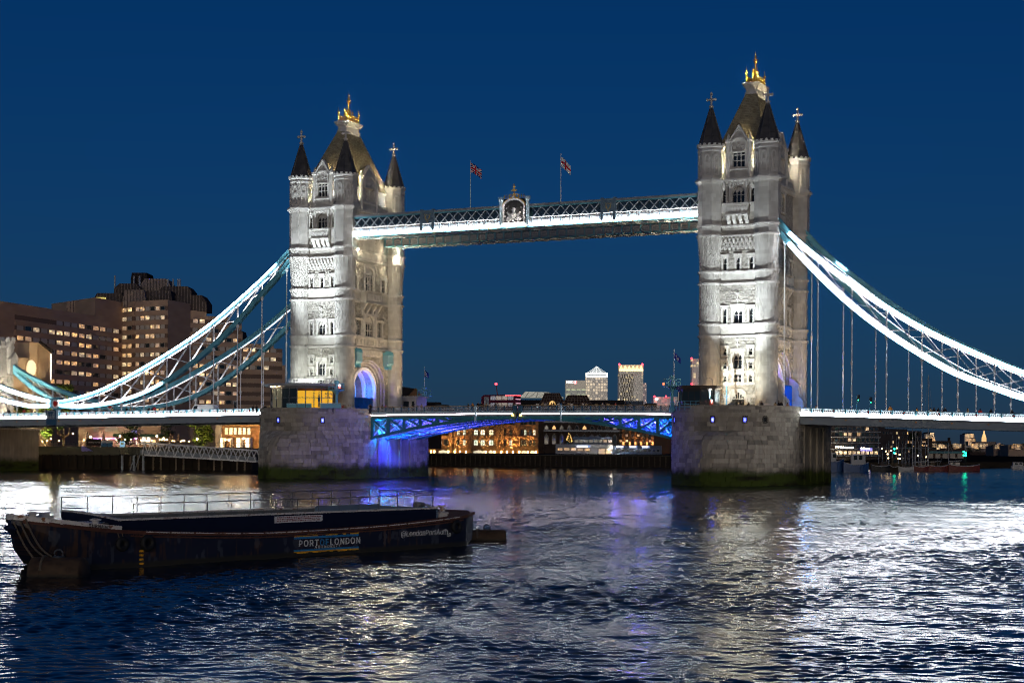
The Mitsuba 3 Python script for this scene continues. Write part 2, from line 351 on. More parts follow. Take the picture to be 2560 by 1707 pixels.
for fc, ws in ((FRONT, FW_), (BACK, FW_), (EAST, SW_), (WEST, SW_)):
    for c, z0, z1, w, L, kd in ws: core = core - prism(fc, outline(c, z0, z1, w, kd), .3, .5)
core = core - prism(EAST, arch_pts(4.7, 21.3, 16.6), 1, 12)
for i, hw in enumerate((5.9, 5.5, 5.1)):
    for fc in (EAST, WEST): core = core - prism(fc, arch_pts(hw, 22.5 - .4 * i, 16.8), .3, .45 * (i + 1))
for fc in (FRONT, BACK): core = core - prism(fc, outline(0, 12.9, 15.7, 2.4, 'arch'), .3, .8)
tp(tl, 'wall', MB().mesh(core), 'granite', uv=np.full((core.num_vert(), 2), .45))
def finial(mb, face, x, z0, z1, w=.28):
    o, a, n = face; p = o + a * x + n * .25
    mb.obox(p + ZB * z0, p + ZB * z1, w * .5, w * .5); 
    for z in (z0 + (z1 - z0) * .45, z1 - .1): mb.obox(p + ZB * z - a * w, p + ZB * z + a * w, .2, .24)
def window(fc, c, z0, z1, w, L, kd, g=.42, lit=None):
    o, a, n = fc; m = MB()
    out = Polygon(outline(c, z0, z1, w, 'rect', g)); m.slab(out.difference(Polygon(outline(c, z0, z1, w, kd))), o - n * .1, a, ZB, n, .26)
    hood = Polygon(outline(c, z0, z1, w, 'rect', g + .12)).difference(Polygon(outline(c, z0 - 2, z1, w, 'rect', g)))
    m.slab(hood.intersection(sbox(c - 9, z1 - .2, c + 9, z1 + 2)), o, a, ZB, n, .3)
    m.slab([(c - w / 2 - g, z0 - g * .6 - .12), (c + w / 2 + g, z0 - g * .6 - .12), (c + w / 2 + g, z0 - g * .6 + .06), (c - w / 2 - g, z0 - g * .6 + .06)], o, a, ZB, n, .32)
    k = tp(tl, 'window', m, 'trim')
    m = MB(); m.slab(outline(c, z0, z1, w, kd), o - n * .48, a, ZB, n, .06); tp(k, 'pane', m, 'glass_dark')
    m = MB(); t = .09 + .02 * (w > 3)
    for i in range(1, L): x = c - w / 2 + w * i / L; m.slab([(x - t / 2, z0), (x + t / 2, z0), (x + t / 2, z1 - .1), (x - t / 2, z1 - .1)], o - n * .4, a, ZB, n, .2)
    for q in ((.5,) if z1 - z0 < 3 else (.3, .62)): z = z0 + (z1 - z0) * q; m.slab([(c - w / 2, z - t / 2), (c + w / 2, z - t / 2), (c + w / 2, z + t / 2), (c - w / 2, z + t / 2)], o - n * .4, a, ZB, n, .18)
    if kd == 'arch':
        for i in range(L):   # cusped heads over the lights
            x0, x1 = c - w / 2 + w * i / L, c - w / 2 + w * (i + 1) / L; xm = (x0 + x1) / 2; zt = z1 - min(w * .62, (z1 - z0) * .35) * .95
            hd = sbox(x0, zt - (x1 - x0) * .5, x1, z1).difference(Polygon([(x0 + t / 2, zt - 9), (x1 - t / 2, zt - 9), (x1 - t / 2, zt - (x1 - x0) * .2), (xm, zt + (x1 - x0) * .42), (x0 + t / 2, zt - (x1 - x0) * .2)])).intersection(Polygon(outline(c, z0, z1, w, kd)))
            hd = hd.difference(Point(xm - (x1 - x0) * .5, zt + (x1 - x0) * .62).buffer((x1 - x0) * .17)) if L > 1 else hd
            m.slab(hd, o - n * .4, a, ZB, n, .16)
    if m.v: tp(k, 'tracery', m, 'trim')
for fc, ws in ((FRONT, FW_), (BACK, FW_)):
    for W in ws: window(fc, *W, g=.3 if W[3] < .7 else .42)
for fc in (EAST, WEST):
    for W in SW_: window(fc, *W, g=.35)
# rough facing stones: each its own part on the river front, joined on the other faces
def holes_of(ws, g): return [(c - w / 2 - g, c + w / 2 + g, z0 - g * .6 - .1, z1 + g + .1) for c, z0, z1, w, L, kd in ws]
FZ = [(12.9, 16.65), (17.2, 18.7), (19.15, 24.6), (26.95, 33.55), (35.95, 39.4)]
SZ = [(12.9, 24.6), (27.0, 33.55), (35.95, 41.5)]
fh = holes_of(FW_[:14], .3) + [(-.45, .45, 23.1, 24.6), (-1.75, 1.75, 12.9, 16.5)] + [(-3.2, 3.2, 26.9, 30.15)] * 0
rg = np.random.default_rng(5); nblk = 0
rest = SB()
for fc in (FRONT, BACK):
    for z0, z1 in FZ:
        for q in courses(fc[0], fc[1], fc[2], -3.25, 3.25, z0, z1, fh, .47, .6, 1.35, rg):
            one = fc is FRONT and nblk < 300; b = SB() if one else rest; b.tone = rg.uniform(0, 1)
            block(b, q, fc[2], .05, rg.uniform(.06, .2), .05)
            if one: nblk += 1; tp(tl, 'granite_block', b, 'granite', uv=b.uv())
archhole = [(-9, 9, 12, 12.01)]
sh = holes_of(SW_, .35)
def arch_holes():
    H = []
    for i in range(30):
        z = 12.5 + i * .36; q = max(0, (z - 16.8) / 6.2)
        if q < 1: H.append((-6.1 * math.sqrt(1 - q * q) - .1, 6.1 * math.sqrt(1 - q * q) + .1, z - .18, z + .18))
    return H
for fc in (EAST, WEST):
    for z0, z1 in SZ:
        for q in courses(fc[0], fc[1], fc[2], -7.5, 7.5, z0, z1, sh + arch_holes() + [(-4.6, 4.6, 23.2, 26.9), (-3.6, 3.6, 31.5, 36)], .47, .6, 1.3, rg):
            rest.tone = rg.uniform(0, 1); block(rest, q, fc[2], .05, rg.uniform(.06, .17), .05)
tp(tl, 'granite_facing', rest, 'granite', uv=rest.uv(), kind='stuff')
# plain ashlar bands and string courses that run round walls and turrets
def band(z0, z1, off): m = MB(); m.poly(plan(off).difference(plan(-1.2)), z0, z1); return m
for z0, z1 in ((25.3, 26.6), (34.1, 35.5)):
    m = MB(); m.poly(plan(.05, r=1.86, seg=24).difference(plan(-1.2)), z0, z1); tp(tl, 'ashlar_band', m, 'stone')
for z0, z1 in ((42.3, 43.3), (43.75, 50.6)):
    pcs = [(g, z1) for g in sbox(-4.84, -9.44, 4.84, 9.44).difference(sbox(-3.3, -9.45, 3.3, 9.45)).difference(sbox(-4.85, -7, 4.85, 7)).geoms] + [(g, z1 if z0 < 43 else 46.3) for g in (sbox(-4.84, -7.0, 4.84, 7.0) if z0 < 43 else sbox(-4.84, -2.3, 4.84, 2.3)).difference(sbox(-4.5, -8, 4.5, 8)).geoms]
    for g, zz in pcs: m = MB(); m.poly(g, z0, zz); tp(tl, 'ashlar_band', m, 'stone')
for z, seg, r in ((24.65, 24, 1.87), (26.6, 24, 1.87), (33.55, 24, 1.87), (35.5, 24, 1.87), (41.6, 8, 2.0), (43.3, 8, 2.0)):
    m = MB()
    for o, a, b in ((.12, z, z + .18), (.3, z + .18, z + .4), (.16, z + .4, z + .52)): m.poly(plan(o, r=r, seg=seg).difference(plan(-1.2, r=r, seg=seg)), a, b)
    tp(tl, 'string_course', m, 'trim')
m = MB()
for o, a, b in ((.12, 50.6, 50.85), (.28, 50.85, 51.1), (.5, 51.1, 51.4), (.3, 51.4, 51.65)): m.poly(plan(o, r=2.0).difference(plan(-1.2)), a, b)
tp(tl, 'main_cornice', m, 'trim')
m = MB()
for fc, w in ((FRONT, 3.2), (BACK, 3.2), (EAST, 7), (WEST, 7)):
    for x in np.arange(-w, w + .01, w / round(w / .8)): p = fc[0] + fc[1] * x + fc[2] * .25; m.obox(p + ZB * 50.35, p + ZB * 50.9, .3, .45, up=fc[2])
tp(tl, 'cornice_bracket', m, 'trim', kind='stuff')
# corbel table, balcony, doorway and carved panels of the river front
for fc in (FRONT, BACK):
    o, a, n = fc
    for z in (39.55, 40.3, 41.0):
        for x in np.arange(-2.9, 2.95, .725 if z != 40.3 else .725):
            m = MB(); xx = x + (.36 if z == 40.3 else 0)
            if xx > 3.0: continue
            m.slab([(xx - .2, z), (xx + .2, z), (xx + .2, z + .42), (xx - .2, z + .42)], o, a, ZB, n, .2 + .12 * (z - 39.5))
            tp(tl, 'corbel', m, 'trim')
    m = MB()
    for z, hh in ((39.98, .25), (40.72, .25), (16.7, .4), (18.75, .4)): m = MB(); m.slab([(-3.2, z), (3.2, z), (3.2, z + hh), (-3.2, z + hh)], o, a, ZB, n, .14); tp(tl, 'plinth_band', m, 'trim')
    for x in (-1.55, -.55, .55, 1.55):
        m = MB(); pr_ = [(0, 43.85), (.25, 43.85), (.4, 44.2), (.7, 44.5), (.85, 44.9), (1.0, 45.25), (0, 45.25)]
        m.slab(pr_, o + a * (x - .3), n, ZB, a, .6); tp(tl, 'balcony_bracket', m, 'trim')
    m = MB(); m.slab([(-2.0, 45.25), (2.0, 45.25), (2.0, 45.5), (-2.0, 45.5)], o, a, ZB, n, 1.1); m.slab([(-1.9, 45.5), (1.9, 45.5), (1.9, 47.0), (-1.9, 47.0)], o, a, ZB, n, .9); m.slab([(-2.05, 47.0), (2.05, 47.0), (2.05, 47.3), (-2.05, 47.3)], o, a, ZB, n, 1.1)
    bal = tp(tl, 'balcony', m, 'stone')
    for x in np.arange(-1.5, 1.51, .6):
        m = MB(); m.slab([(x - .2, 45.75), (x, 46.0), (x + .2, 45.75), (x + .2, 46.75), (x, 46.5), (x - .2, 46.75)], o + n * .9, a, ZB, n, .08); tp(bal, 'quatrefoil', m, 'trim')
    for s in (-1, 1):
        m = MB(); m.slab([(s * 2.65 - .55, 45.9), (s * 2.65 + .55, 45.9), (s * 2.65 + .55, 47.1), (s * 2.65 - .55, 47.1)], o, a, ZB, n, .2); tp(tl, 'carved_panel', m, 'trim')
        for z in np.arange(43.9, 50.3, .62):
            m = MB(); ww = .5 if int(z * 1.7) % 2 else .32; m.slab([(s * 3.2 - ww * (s > 0), z), (s * 3.2 + ww * (s < 0), z), (s * 3.2 + ww * (s < 0), z + .45), (s * 3.2 - ww * (s > 0), z + .45)], o, a, ZB, n, .16); tp(tl, 'quoin', m, 'trim')
        m = MB(); m.slab([(s * 1.42 - .16, 47.3), (s * 1.42 + .16, 47.3), (s * 1.42 + .16, 50.9), (s * 1.42 - .16, 50.9)], o, a, ZB, n, .4); tp(tl, 'pilaster', m, 'trim')
    m = MB()
    for i, (g, dp) in enumerate(((.5, .16), (.28, .05), (.1, -.12))): m.slab(Polygon(outline(0, 12.4, 15.7, 2.4, 'arch', g)).difference(Polygon(outline(0, 11.5, 15.7, 2.4, 'arch', g - .2))).intersection(sbox(-4, 12.9, 4, 17)), o - n * .2, a, ZB, n, .2 + dp)
    dk = tp(tl, 'doorway', m, 'trim')
    m = MB(); m.slab(Polygon(outline(0, 12.9, 15.7, 2.4, 'arch')).intersection(sbox(-2, 14.3, 2, 17)), o - n * .7, a, ZB, n, .12); tp(dk, 'tympanum', m, 'trim')
    for x in (-.8, -.4, 0, .4, .8): m = MB(); m.slab(outline(x, 14.45, 15.5 - abs(x) * .9, .24, 'arch'), o - n * .57, a, ZB, n, .04); tp(dk, 'pane', m, 'glass_dark')
    m = MB(); m.slab([(-1.1, 12.9), (1.1, 12.9), (1.1, 14.3), (-1.1, 14.3)], o - n * .7, a, ZB, n, .08); tp(dk, 'door', m, 'black')
    m = MB(); finial(m, fc, 0, 22.75, 24.5); finial(m, fc, 0, 30.2, 32.2); tp(tl, 'finial', m, 'trim')
# arch mouldings, oriel, panels of the roadway faces
for fc in (EAST, WEST):
    o, a, n = fc
    for i, hw in enumerate((6.15, 5.7, 5.3, 4.9)):
        m = MB(); zc = 22.75 - .42 * i; m.slab(Polygon(arch_pts(hw, zc, 16.8)).difference(Polygon(arch_pts(hw - .2, zc - .2, 16.8, 11))).intersection(sbox(-9, 12.9, 9, 30)), o - n * (.45 * i + .12), a, ZB, n, .28); tp(tl, 'arch_moulding', m, 'stone')
    for x in np.arange(-4.2, 4.3, .6):
        m = MB(); m.slab([(0, 23.35), (.25, 23.35), (.3, 23.7), (.5, 24.0), (.55, 24.6), (0, 24.6)], o + a * (x - .16), n, ZB, a, .32); tp(tl, 'corbel', m, 'trim')
    for x, w in ((-4.0, 2.2), (0, 3.6), (4.0, 2.2)):
        m = MB(); m.slab(sbox(x - w / 2, 25.4, x + w / 2, 26.85).difference(sbox(x - w / 2 + .2, 25.6, x + w / 2 - .2, 26.65)), o, a, ZB, n, .25); k = tp(tl, 'carved_panel', m, 'trim')
        m = MB(); m.slab(Polygon([(x + .55 * math.cos(q * .785) * (1 if q % 2 else .55), 26.12 + .55 * math.sin(q * .785) * (1 if q % 2 else .55)) for q in range(8)]), o, a, ZB, n, .16); tp(k, 'rosette', m, 'trim')
    m = MB(); m.slab(sbox(-3.3, 33.75, 3.3, 35.7), o, a, ZB, n, 1.3); m.slab(sbox(-3.5, 35.7, 3.5, 35.95), o, a, ZB, n, 1.5); m.slab(sbox(-3.5, 33.5, 3.5, 33.75), o, a, ZB, n, 1.5); k = tp(tl, 'oriel_balcony', m, 'stone')
    for x in np.arange(-2.4, 2.5, .6): m = MB(); m.slab(sbox(x - .2, 34.1, x + .2, 35.4), o + n * 1.3, a, ZB, n, .1); tp(k, 'tracery_panel', m, 'trim')
    for x in (-2.9, -1.0, 1.0, 2.9): m = MB(); m.slab([(0, 31.3), (.3, 31.3), (.45, 32.2), (.9, 32.8), (1.35, 33.5), (0, 33.5)], o + a * (x - .25), n, ZB, a, .5); tp(k, 'bracket', m, 'trim')
    for s in (-1, 1): m = MB(); m.slab(sbox(s * 2.35 - .2, 26.9, s * 2.35 + .2, 33.4), o, a, ZB, n, .3); tp(tl, 'pilaster', m, 'trim')
# turrets
for ti, (x, y) in enumerate(TURR):
    m = MB(); g = 24
    m.lathe((x, y), [(2.15, 12.4), (2.15, 13.1), (1.9, 13.5), (1.87, 13.5), (1.87, 38.2)], g); k = tp(tl, 'turret', m, 'stone', smooth=40)
    m = MB(); R8 = 2.05 / math.cos(math.pi / 8)
    V = []
    for z, q in ((37.6, 0), (39, .25), (40.4, .7), (41.6, 1)):
        row = []
        for j in range(48):
            a = j * 2 * math.pi / 48 + math.pi / 8; aa = (a - math.pi / 8 + math.pi / 8) % (math.pi / 4) - math.pi / 8; r8 = 2.05 / math.cos(aa)
            row.append((x + math.cos(a) * (1.87 * (1 - q) + r8 * q), y + math.sin(a) * (1.87 * (1 - q) + r8 * q), z))
        V.append(row)
    m.grid(V, True, True)
    for j in range(8):   # pointed broaches that carry the octagon's corners
        a = math.pi / 8 + j * math.pi / 4; c0, s0 = math.cos(a), math.sin(a); tt = np.array([-s0, c0, 0]); p = np.array([x + c0 * R8, y + s0 * R8, 41.6]); q = np.array([x + c0 * 1.86, y + s0 * 1.86, 37.4])
        inn = np.array([x + c0 * 1.6, y + s0 * 1.6, 41.6]); m.add([p, inn + tt * .75, inn - tt * .75, q], [[0, 1, 3], [0, 3, 2], [1, 2, 3], [0, 2, 1]])
    tp(k, 'broach', m, 'stone')
    m = MB(); m.lathe((x, y), [(R8, 41.6), (R8, 56.2)], 8, math.pi / 8); tp(k, 'octagon', m, 'stone')
    for j in range(8):   # blind traceried niches on the eight sides of the top stage
        a = j * math.pi / 4; n = np.array([math.cos(a), math.sin(a), 0]); al = np.array([-n[1], n[0], 0]); o = np.array([x, y, 0]) + n * 2.05
        if n @ np.array([x, y, 0]) < -3.4: continue
        m = MB(); m.slab(Polygon(outline(0, 52.2, 55.6, .72, 'arch', .12)).difference(Polygon(outline(0, 52.35, 54.0, .6, 'arch'))).difference(Polygon(outline(0, 54.3, 55.45, .5, 'arch'))), o, al, ZB, n, .1); tp(k, 'niche', m, 'trim')
    m = MB(); m.lathe((x, y), [(2.2, 56.1), (2.3, 56.3), (2.3, 56.5), (2.2, 56.5), (2.2, 56.8), (2.42, 57.0), (2.42, 57.25), (2.1, 57.3)], 8, math.pi / 8)
    for j in range(16):
        a = j * math.pi / 8 + math.pi / 16; m.obox((x + 2.3 * math.cos(a), y + 2.3 * math.sin(a), 57.2), (x + 2.3 * math.cos(a), y + 2.3 * math.sin(a), 57.55), .42, .2, up=(math.cos(a), math.sin(a), 0))
    tp(k, 'cornice', m, 'trim')
    m = MB(); m.lathe((x, y), [(2.1, 57.3), (1.95, 57.75), (1.02, 60.8), (.26, 63.7), (.2, 63.9)], 8, math.pi / 8)
    for z in (58.8, 59.9, 61, 62.1): r = 2.1 - (z - 57.3) * .285; m.lathe((x, y), [(r + .07, z), (r + .05, z + .14)], 8, math.pi / 8)
    for j in range(8): a = math.pi / 8 + j * math.pi / 4; m.tube([(x + 2.12 * math.cos(a), y + 2.12 * math.sin(a), 57.4), (x + .27 * math.cos(a), y + .27 * math.sin(a), 63.7)], .09, 5)
    tp(k, 'spire', m, 'lead')
    m = MB(); m.lathe((x, y), [(.2, 63.7), (.42, 64.0), (.42, 64.15), (.2, 64.3), (.16, 66.4), (.05, 66.6)], 8)
    for z in (65.25,): m.box(x - .72, x + .72, y - .14, y + .14, z - .16, z + .16); m.box(x - .14, x + .14, y - .4, y + .4, z - .14, z + .14)
    for dx in (-.72, .72, 0): m.lathe((x + dx, y), [(.1, 65.0), (.22, 65.15), (.22, 65.35), (.1, 65.5)] if dx else [(.1, 66.0), (.26, 66.15), (.26, 66.3), (.1, 66.45)], 6)
    tp(k, 'cross', m, 'trim')
    A = SB()   # ashlar blocks round the shaft
    for i in range(37):
        z0 = 13.6 + i * .66
        if any(abs(z0 + .33 - q) < .5 for q in (24.9, 26.9, 33.8, 35.8)): continue
        for j in range(10):
            a0 = (j + .5 * (i % 2)) * 2 * math.pi / 10 + .012; a1 = a0 + 2 * math.pi / 10 - .024
            for b0, b1 in ((a0, (a0 + a1) / 2), ((a0 + a1) / 2, a1)):
                r = 1.9 + .012 * ((i * 7 + j * 13) % 3); v = [[x + rr * math.cos(b), y + rr * math.sin(b), z] for rr in (1.8, r) for b in (b0, b1) for z in (z0 + .02, z0 + .64)]; A.add(v, BOXF)
    tp(k, 'ashlar', A, 'stone', kind='stuff')
# attic, parapets, gables, roof
m = MB(); m.box(-4.2, 4.2, -8.6, 8.6, 51.6, 55.9); m.box(-4.45, 4.45, -8.85, 8.85, 55.7, 56.0); tp(tl, 'attic_wall', m, 'trim')
for fc, w, hw in ((FRONT, 3.4, 1.9), (BACK, 3.4, 1.9), (EAST, 7.4, 2.9), (WEST, 7.4, 2.9)):
    o, a, n = fc; m = MB()
    for s in (-1, 1): m.slab(sbox(*sorted((s * hw, s * w)), ).buffer(0) if False else sbox(min(s * hw, s * w), 51.6, max(s * hw, s * w), 52.7), o - n * .5, a, ZB, n, .5)
    x = -w
    while x < w - .3:
        if abs(x + .25) > hw: m.slab(sbox(x, 52.7, x + .5, 53.35), o - n * .5, a, ZB, n, .5)
        x += .9
    tp(tl, 'parapet', m, 'stone')
    m = MB(); ap = 60.1
    gb = Polygon([(-hw, 51.6), (hw, 51.6), (hw, 57.2), (hw * .82, 57.6), (0, ap), (-hw * .82, 57.6), (-hw, 57.2)]).difference(Polygon(outline(0, 53.5, 55.9, hw * 1.12, 'rect')))
    m.slab(gb, o - n * .6, a, ZB, n, .62); k = tp(tl, 'gable', m, 'stone')
    m = MB(); m.slab(outline(0, 53.5, 55.9, hw * 1.12, 'rect'), o - n * .5, a, ZB, n, .05); tp(k, 'pane', m, 'glass_dark')
    m = MB(); L = 3 if hw < 2 else 5
    for i in range(L + 1): xx = -hw * .56 + hw * 1.12 * i / L; m.slab(sbox(xx - .06, 53.4, xx + .06, 56.0), o - n * .42, a, ZB, n, .3)
    for z in (53.4, 54.5, 55.45, 55.9): m.slab(sbox(-hw * .6, z, hw * .6, z + .12), o - n * .42, a, ZB, n, .26)
    tp(k, 'tracery', m, 'trim')
    m = MB(); m.slab(Polygon(outline(0, 56.1, 58.3, hw * 1.3, 'arch', .12)).difference(Polygon(outline(0, 56.0, 58.3, hw * 1.3, 'arch', -.1))), o, a, ZB, n, .25)
    for q in (-.4, 0, .4): m.slab(Point(q * hw, 56.75 + .25 * (q == 0)).buffer(.28).difference(Point(q * hw, 56.75 + .25 * (q == 0)).buffer(.15)), o, a, ZB, n, .16)
    m.slab(Polygon([(-hw * .9, 57.5), (0, ap + .1), (hw * .9, 57.5), (hw * .9, 57.9), (0, ap + .55), (-hw * .9, 57.9)]), o - n * .65, a, ZB, n, .85); m.slab(sbox(-hw, 52.9, hw, 53.15), o, a, ZB, n, .18)
    tp(k, 'arch_moulding', m, 'trim')
    for s in (-1, 1):
        m = MB(); p = o + a * s * hw - n * .2; m.lathe((p[0], p[1]), [(.42, 51.7), (.42, 57.6), (.6, 57.8), (.6, 58.2), (.3, 58.3), (.1, 59.2)], 8); tp(k, 'pinnacle', m, 'trim')
    m = MB(); q0, q1 = o - n * .62, o - n * (3.6 if hw < 2 else 2.4); m.slab(Polygon([(-hw, 52), (hw, 52), (hw, 57), (0, ap - .1), (-hw, 57)]), q1, a, ZB, n, np.linalg.norm(q0 - q1)); tp(k, 'dormer_roof', m, 'slate')
m = MB()
def pyr(zs):
    rows = []
    for z in zs:
        q = (z - 55.95) / (67.5 - 55.95); hx, hy = 4.35 + (.95 - 4.35) * q, 8.7 + (2.25 - 8.7) * q; rows.append([(-hx, -hy, z), (hx, -hy, z), (hx, hy, z), (-hx, hy, z)])
    return rows
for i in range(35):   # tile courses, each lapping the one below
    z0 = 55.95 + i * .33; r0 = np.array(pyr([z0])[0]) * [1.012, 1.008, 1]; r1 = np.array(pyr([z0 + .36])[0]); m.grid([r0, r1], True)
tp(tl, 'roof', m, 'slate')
m = MB()
for hx, hy, z0, z1 in ((1.15, 2.45, 67.0, 67.5), (1.0, 2.3, 67.5, 68.2), (1.2, 2.5, 68.2, 68.45), (1.35, 2.7, 68.45, 68.75), (1.55, 2.9, 68.75, 69.1), (1.2, 2.5, 69.1, 69.25)): m.box(-hx, hx, -hy, hy, z0, z1)
for s in (-1, 1):
    for y in np.arange(-2.2, 2.3, .55): m.box(s * 1.1 - .12, s * 1.1 + .12, y - .14, y + .14, 66.4, 67.0)
tp(tl, 'lantern_platform', m, 'trim')
m = MB()
for s in (-1, 1):
    for y in np.arange(-2.2, 2.21, .4): m.lathe((s * .95, y), [(.05, 69.2), (.1, 69.5), (.05, 69.8), (.12, 70.3), (.04, 70.5)], 5)
    m.box(s * .95 - .08, s * .95 + .08, -2.25, 2.25, 69.75, 69.9)
    for y in (-2.25, 2.25): m.lathe((s * .95, y), [(.15, 69.2), (.12, 70.6), (.24, 70.8), (.24, 71.0), (.08, 71.1), (.02, 71.9)], 6)
for y in (-1.5, -.75, 0, .75, 1.5):
    m.lathe((0, y), [(.2, 69.2), (.15, 70.4), (.26, 70.6), (.08, 71.0), (.16, 71.3), (.02, 71.9)], 6)
m.lathe((0, 0), [(.4, 69.2), (.3, 70.6), (.42, 70.8), (.2, 71.2), (.28, 71.6), (.13, 72.0), (.14, 72.9), (.34, 73.1), (.34, 73.2), (.1, 73.4), (.1, 73.8), (.24, 74.0), (.08, 74.2), (.02, 74.9)], 8)
m.box(-.42, .42, -.08, .08, 73.45, 73.62); m.box(-.08, .08, -.42, .42, 73.45, 73.62)
tp(tl, 'gilded_crest', m, 'gold')
# ribs of the vault over the roadway
for x in (-3.6, -1.2, 1.2, 3.6):
    m = MB(); m.slab(Polygon(arch_pts(4.7, 21.3, 16.6, 12.9)).difference(Polygon(arch_pts(4.15, 20.7, 16.6, 12))), [x - .35, 0, 0], [0, 1, 0], ZB, [1, 0, 0], .7); tp(tl, 'vault_rib', m, 'white_paint')
tr = thing('bridge_tower', 'taller looking floodlit gothic stone tower on the right, with lit arched doorway at its foot', 'bridge tower', 'gothic towers of the bridge')
copy_to(tl, tr, TXR)
labels[tr]['label'] = 'floodlit gothic stone tower on the right, street lamp and lit arched doorway at its foot'

# ------------------------------------------------------------------ high walkways
mat('lattice_grey', (.46, .52, .57), .5, .4)
def walkway(y0, y1, lbl, near):
    t = thing('high_walkway', lbl, 'footbridge', 'glazed walkways high between the towers'); X = 36.4 if near else 36.6
    m = MB(); m.box(-X, X, y0 - .15, y1 + .15, 49.1, 49.42); m.box(-X, X, y0 + .5, y1 - .5, 49.42, 49.6); part(t, 'roof', m, 'grey_steel')
    m = MB(); m.box(-X, X, y0 - .05, y0 + .3, 48.85, 49.1); m.box(-X, X, y1 - .3, y1 + .05, 48.85, 49.1); part(t, 'eaves_beam', m, 'blue_paint')
    m = MB(); m.box(-X, X, y0 - .12, y1 + .12, 45.35, 45.6); part(t, 'bottom_flange', m, 'blue_paint')
    m = MB(); m.box(-X, X, y0 + .2, y1 - .2, 45.6, 45.75); part(t, 'soffit', m, 'soffit')
    pitch = 1.86; n = int(2 * X / pitch); xs = -X + (2 * X - n * pitch) / 2 + np.arange(n + 1) * pitch
    for i in range(n):
        x = xs[i]
        if near and abs(x + .5 + pitch / 2) < 3.2: continue
        for fy, sg in ((y0, -1), (y1, 1)):
            if sg > 0 and near: continue
            for a, b in ((x, x + pitch), (x + pitch, x)):
                m = MB(); yy = fy + (.08 if b > a else .2) * -sg; m.obox((a, yy, 46.9), (b, yy, 48.9), .12, .26, up=(0, 1, 0)); m.obox((a, yy - .05 * -sg, 46.9), (b, yy - .05 * -sg, 48.9), .1, .1, up=(0, 1, 0))
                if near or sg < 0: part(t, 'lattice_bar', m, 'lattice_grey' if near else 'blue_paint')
        m = MB(); m.box(x + .05, x + pitch - .05, y0 + .35, y0 + .4, 46.7, 48.9); part(t, 'glazing_panel', m, 'glass_sky')
    m = MB(); m.box(-X, X, y1 - .5, y1 - .4, 45.7, 48.9); part(t, 'back_wall', m, 'blue_paint')
    for i in range(n):
        x = xs[i]
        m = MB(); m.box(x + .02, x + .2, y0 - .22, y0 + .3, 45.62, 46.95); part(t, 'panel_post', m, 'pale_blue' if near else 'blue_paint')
        m = MB(); m.box(x + .2, x + pitch + .02, y0 - .02, y0 + .3, 45.62, 46.8)
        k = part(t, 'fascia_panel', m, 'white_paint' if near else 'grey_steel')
        m = MB(); c = x + pitch / 2 + .11
        m.slab(Polygon([(c - .62, 46.02), (c + .62, 46.02), (c + .62, 46.4), (c + .4, 46.62), (c - .4, 46.62), (c - .62, 46.4)]).difference(Polygon([(c - .5, 46.1), (c + .5, 46.1), (c + .5, 46.36), (c + .34, 46.52), (c - .34, 46.52), (c - .5, 46.36)])), [0, y0 - .02, 0], [1, 0, 0], ZB, [0, -1, 0], .07)
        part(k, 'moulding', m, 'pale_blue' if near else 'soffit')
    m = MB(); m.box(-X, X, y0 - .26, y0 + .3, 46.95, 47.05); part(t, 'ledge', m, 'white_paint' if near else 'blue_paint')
    if near:
        for a, b in ((-X + .2, -3.5), (2.5, X - .2)):
            m = MB(); m.box(a, b, y0 - .3, y0 - .1, 45.64, 45.84); part(t, 'light_strip', m, 'lamp', emit=np.array(WHITE) * 40.0, w=1.2)
            m = MB(); m.box(a, b, y0 - .2, y0 - .05, 47.06, 47.1); part(t, 'lattice_light', m, 'lamp', emit=np.array([1, .98, .95]) * 3.5, w=.6)  # thin strip added on the ledge to brighten the lattice behind it
            m = MB(); m.box(a, b, y0 - .06, y0 - .035, 45.98, 46.55); part(t, 'light_band', m, 'lamp', emit=np.array(WHITE) * .45, w=.3)  # glowing skin added over the fascia panels in place of light falling on them
    nb = 26; bw = 2 * X / nb
    for i in range(nb):   # bracing under the floor
        a, b = -X + i * bw, -X + (i + 1) * bw
        for s in (1, -1):
            m = MB(); m.obox((a, y0 + .1 if s > 0 else y1 - .1, 45.28), (b, y1 - .1 if s > 0 else y0 + .1, 45.28), .16, .12); part(t, 'bracing_bar', m, 'white_paint')
        m = MB(); m.obox((a, y0, 45.3), (a, y1, 45.3), .2, .14); part(t, 'cross_bar', m, 'white_paint')
    for x in np.arange(-X + .9, X, 1.86):
        m = MB(); m.box(x - .1, x + .1, y0 - .2, y0 - .1, 45.38, 45.56); part(t, 'boss', m, 'gold' if near else 'orange')
    return t
mat('orange', (.55, .22, .08), .6)
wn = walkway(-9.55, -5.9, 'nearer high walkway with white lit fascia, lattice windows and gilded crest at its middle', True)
wf = walkway(5.9, 9.55, 'farther high walkway behind, unlit, seen below the bright one with panelled side', False)
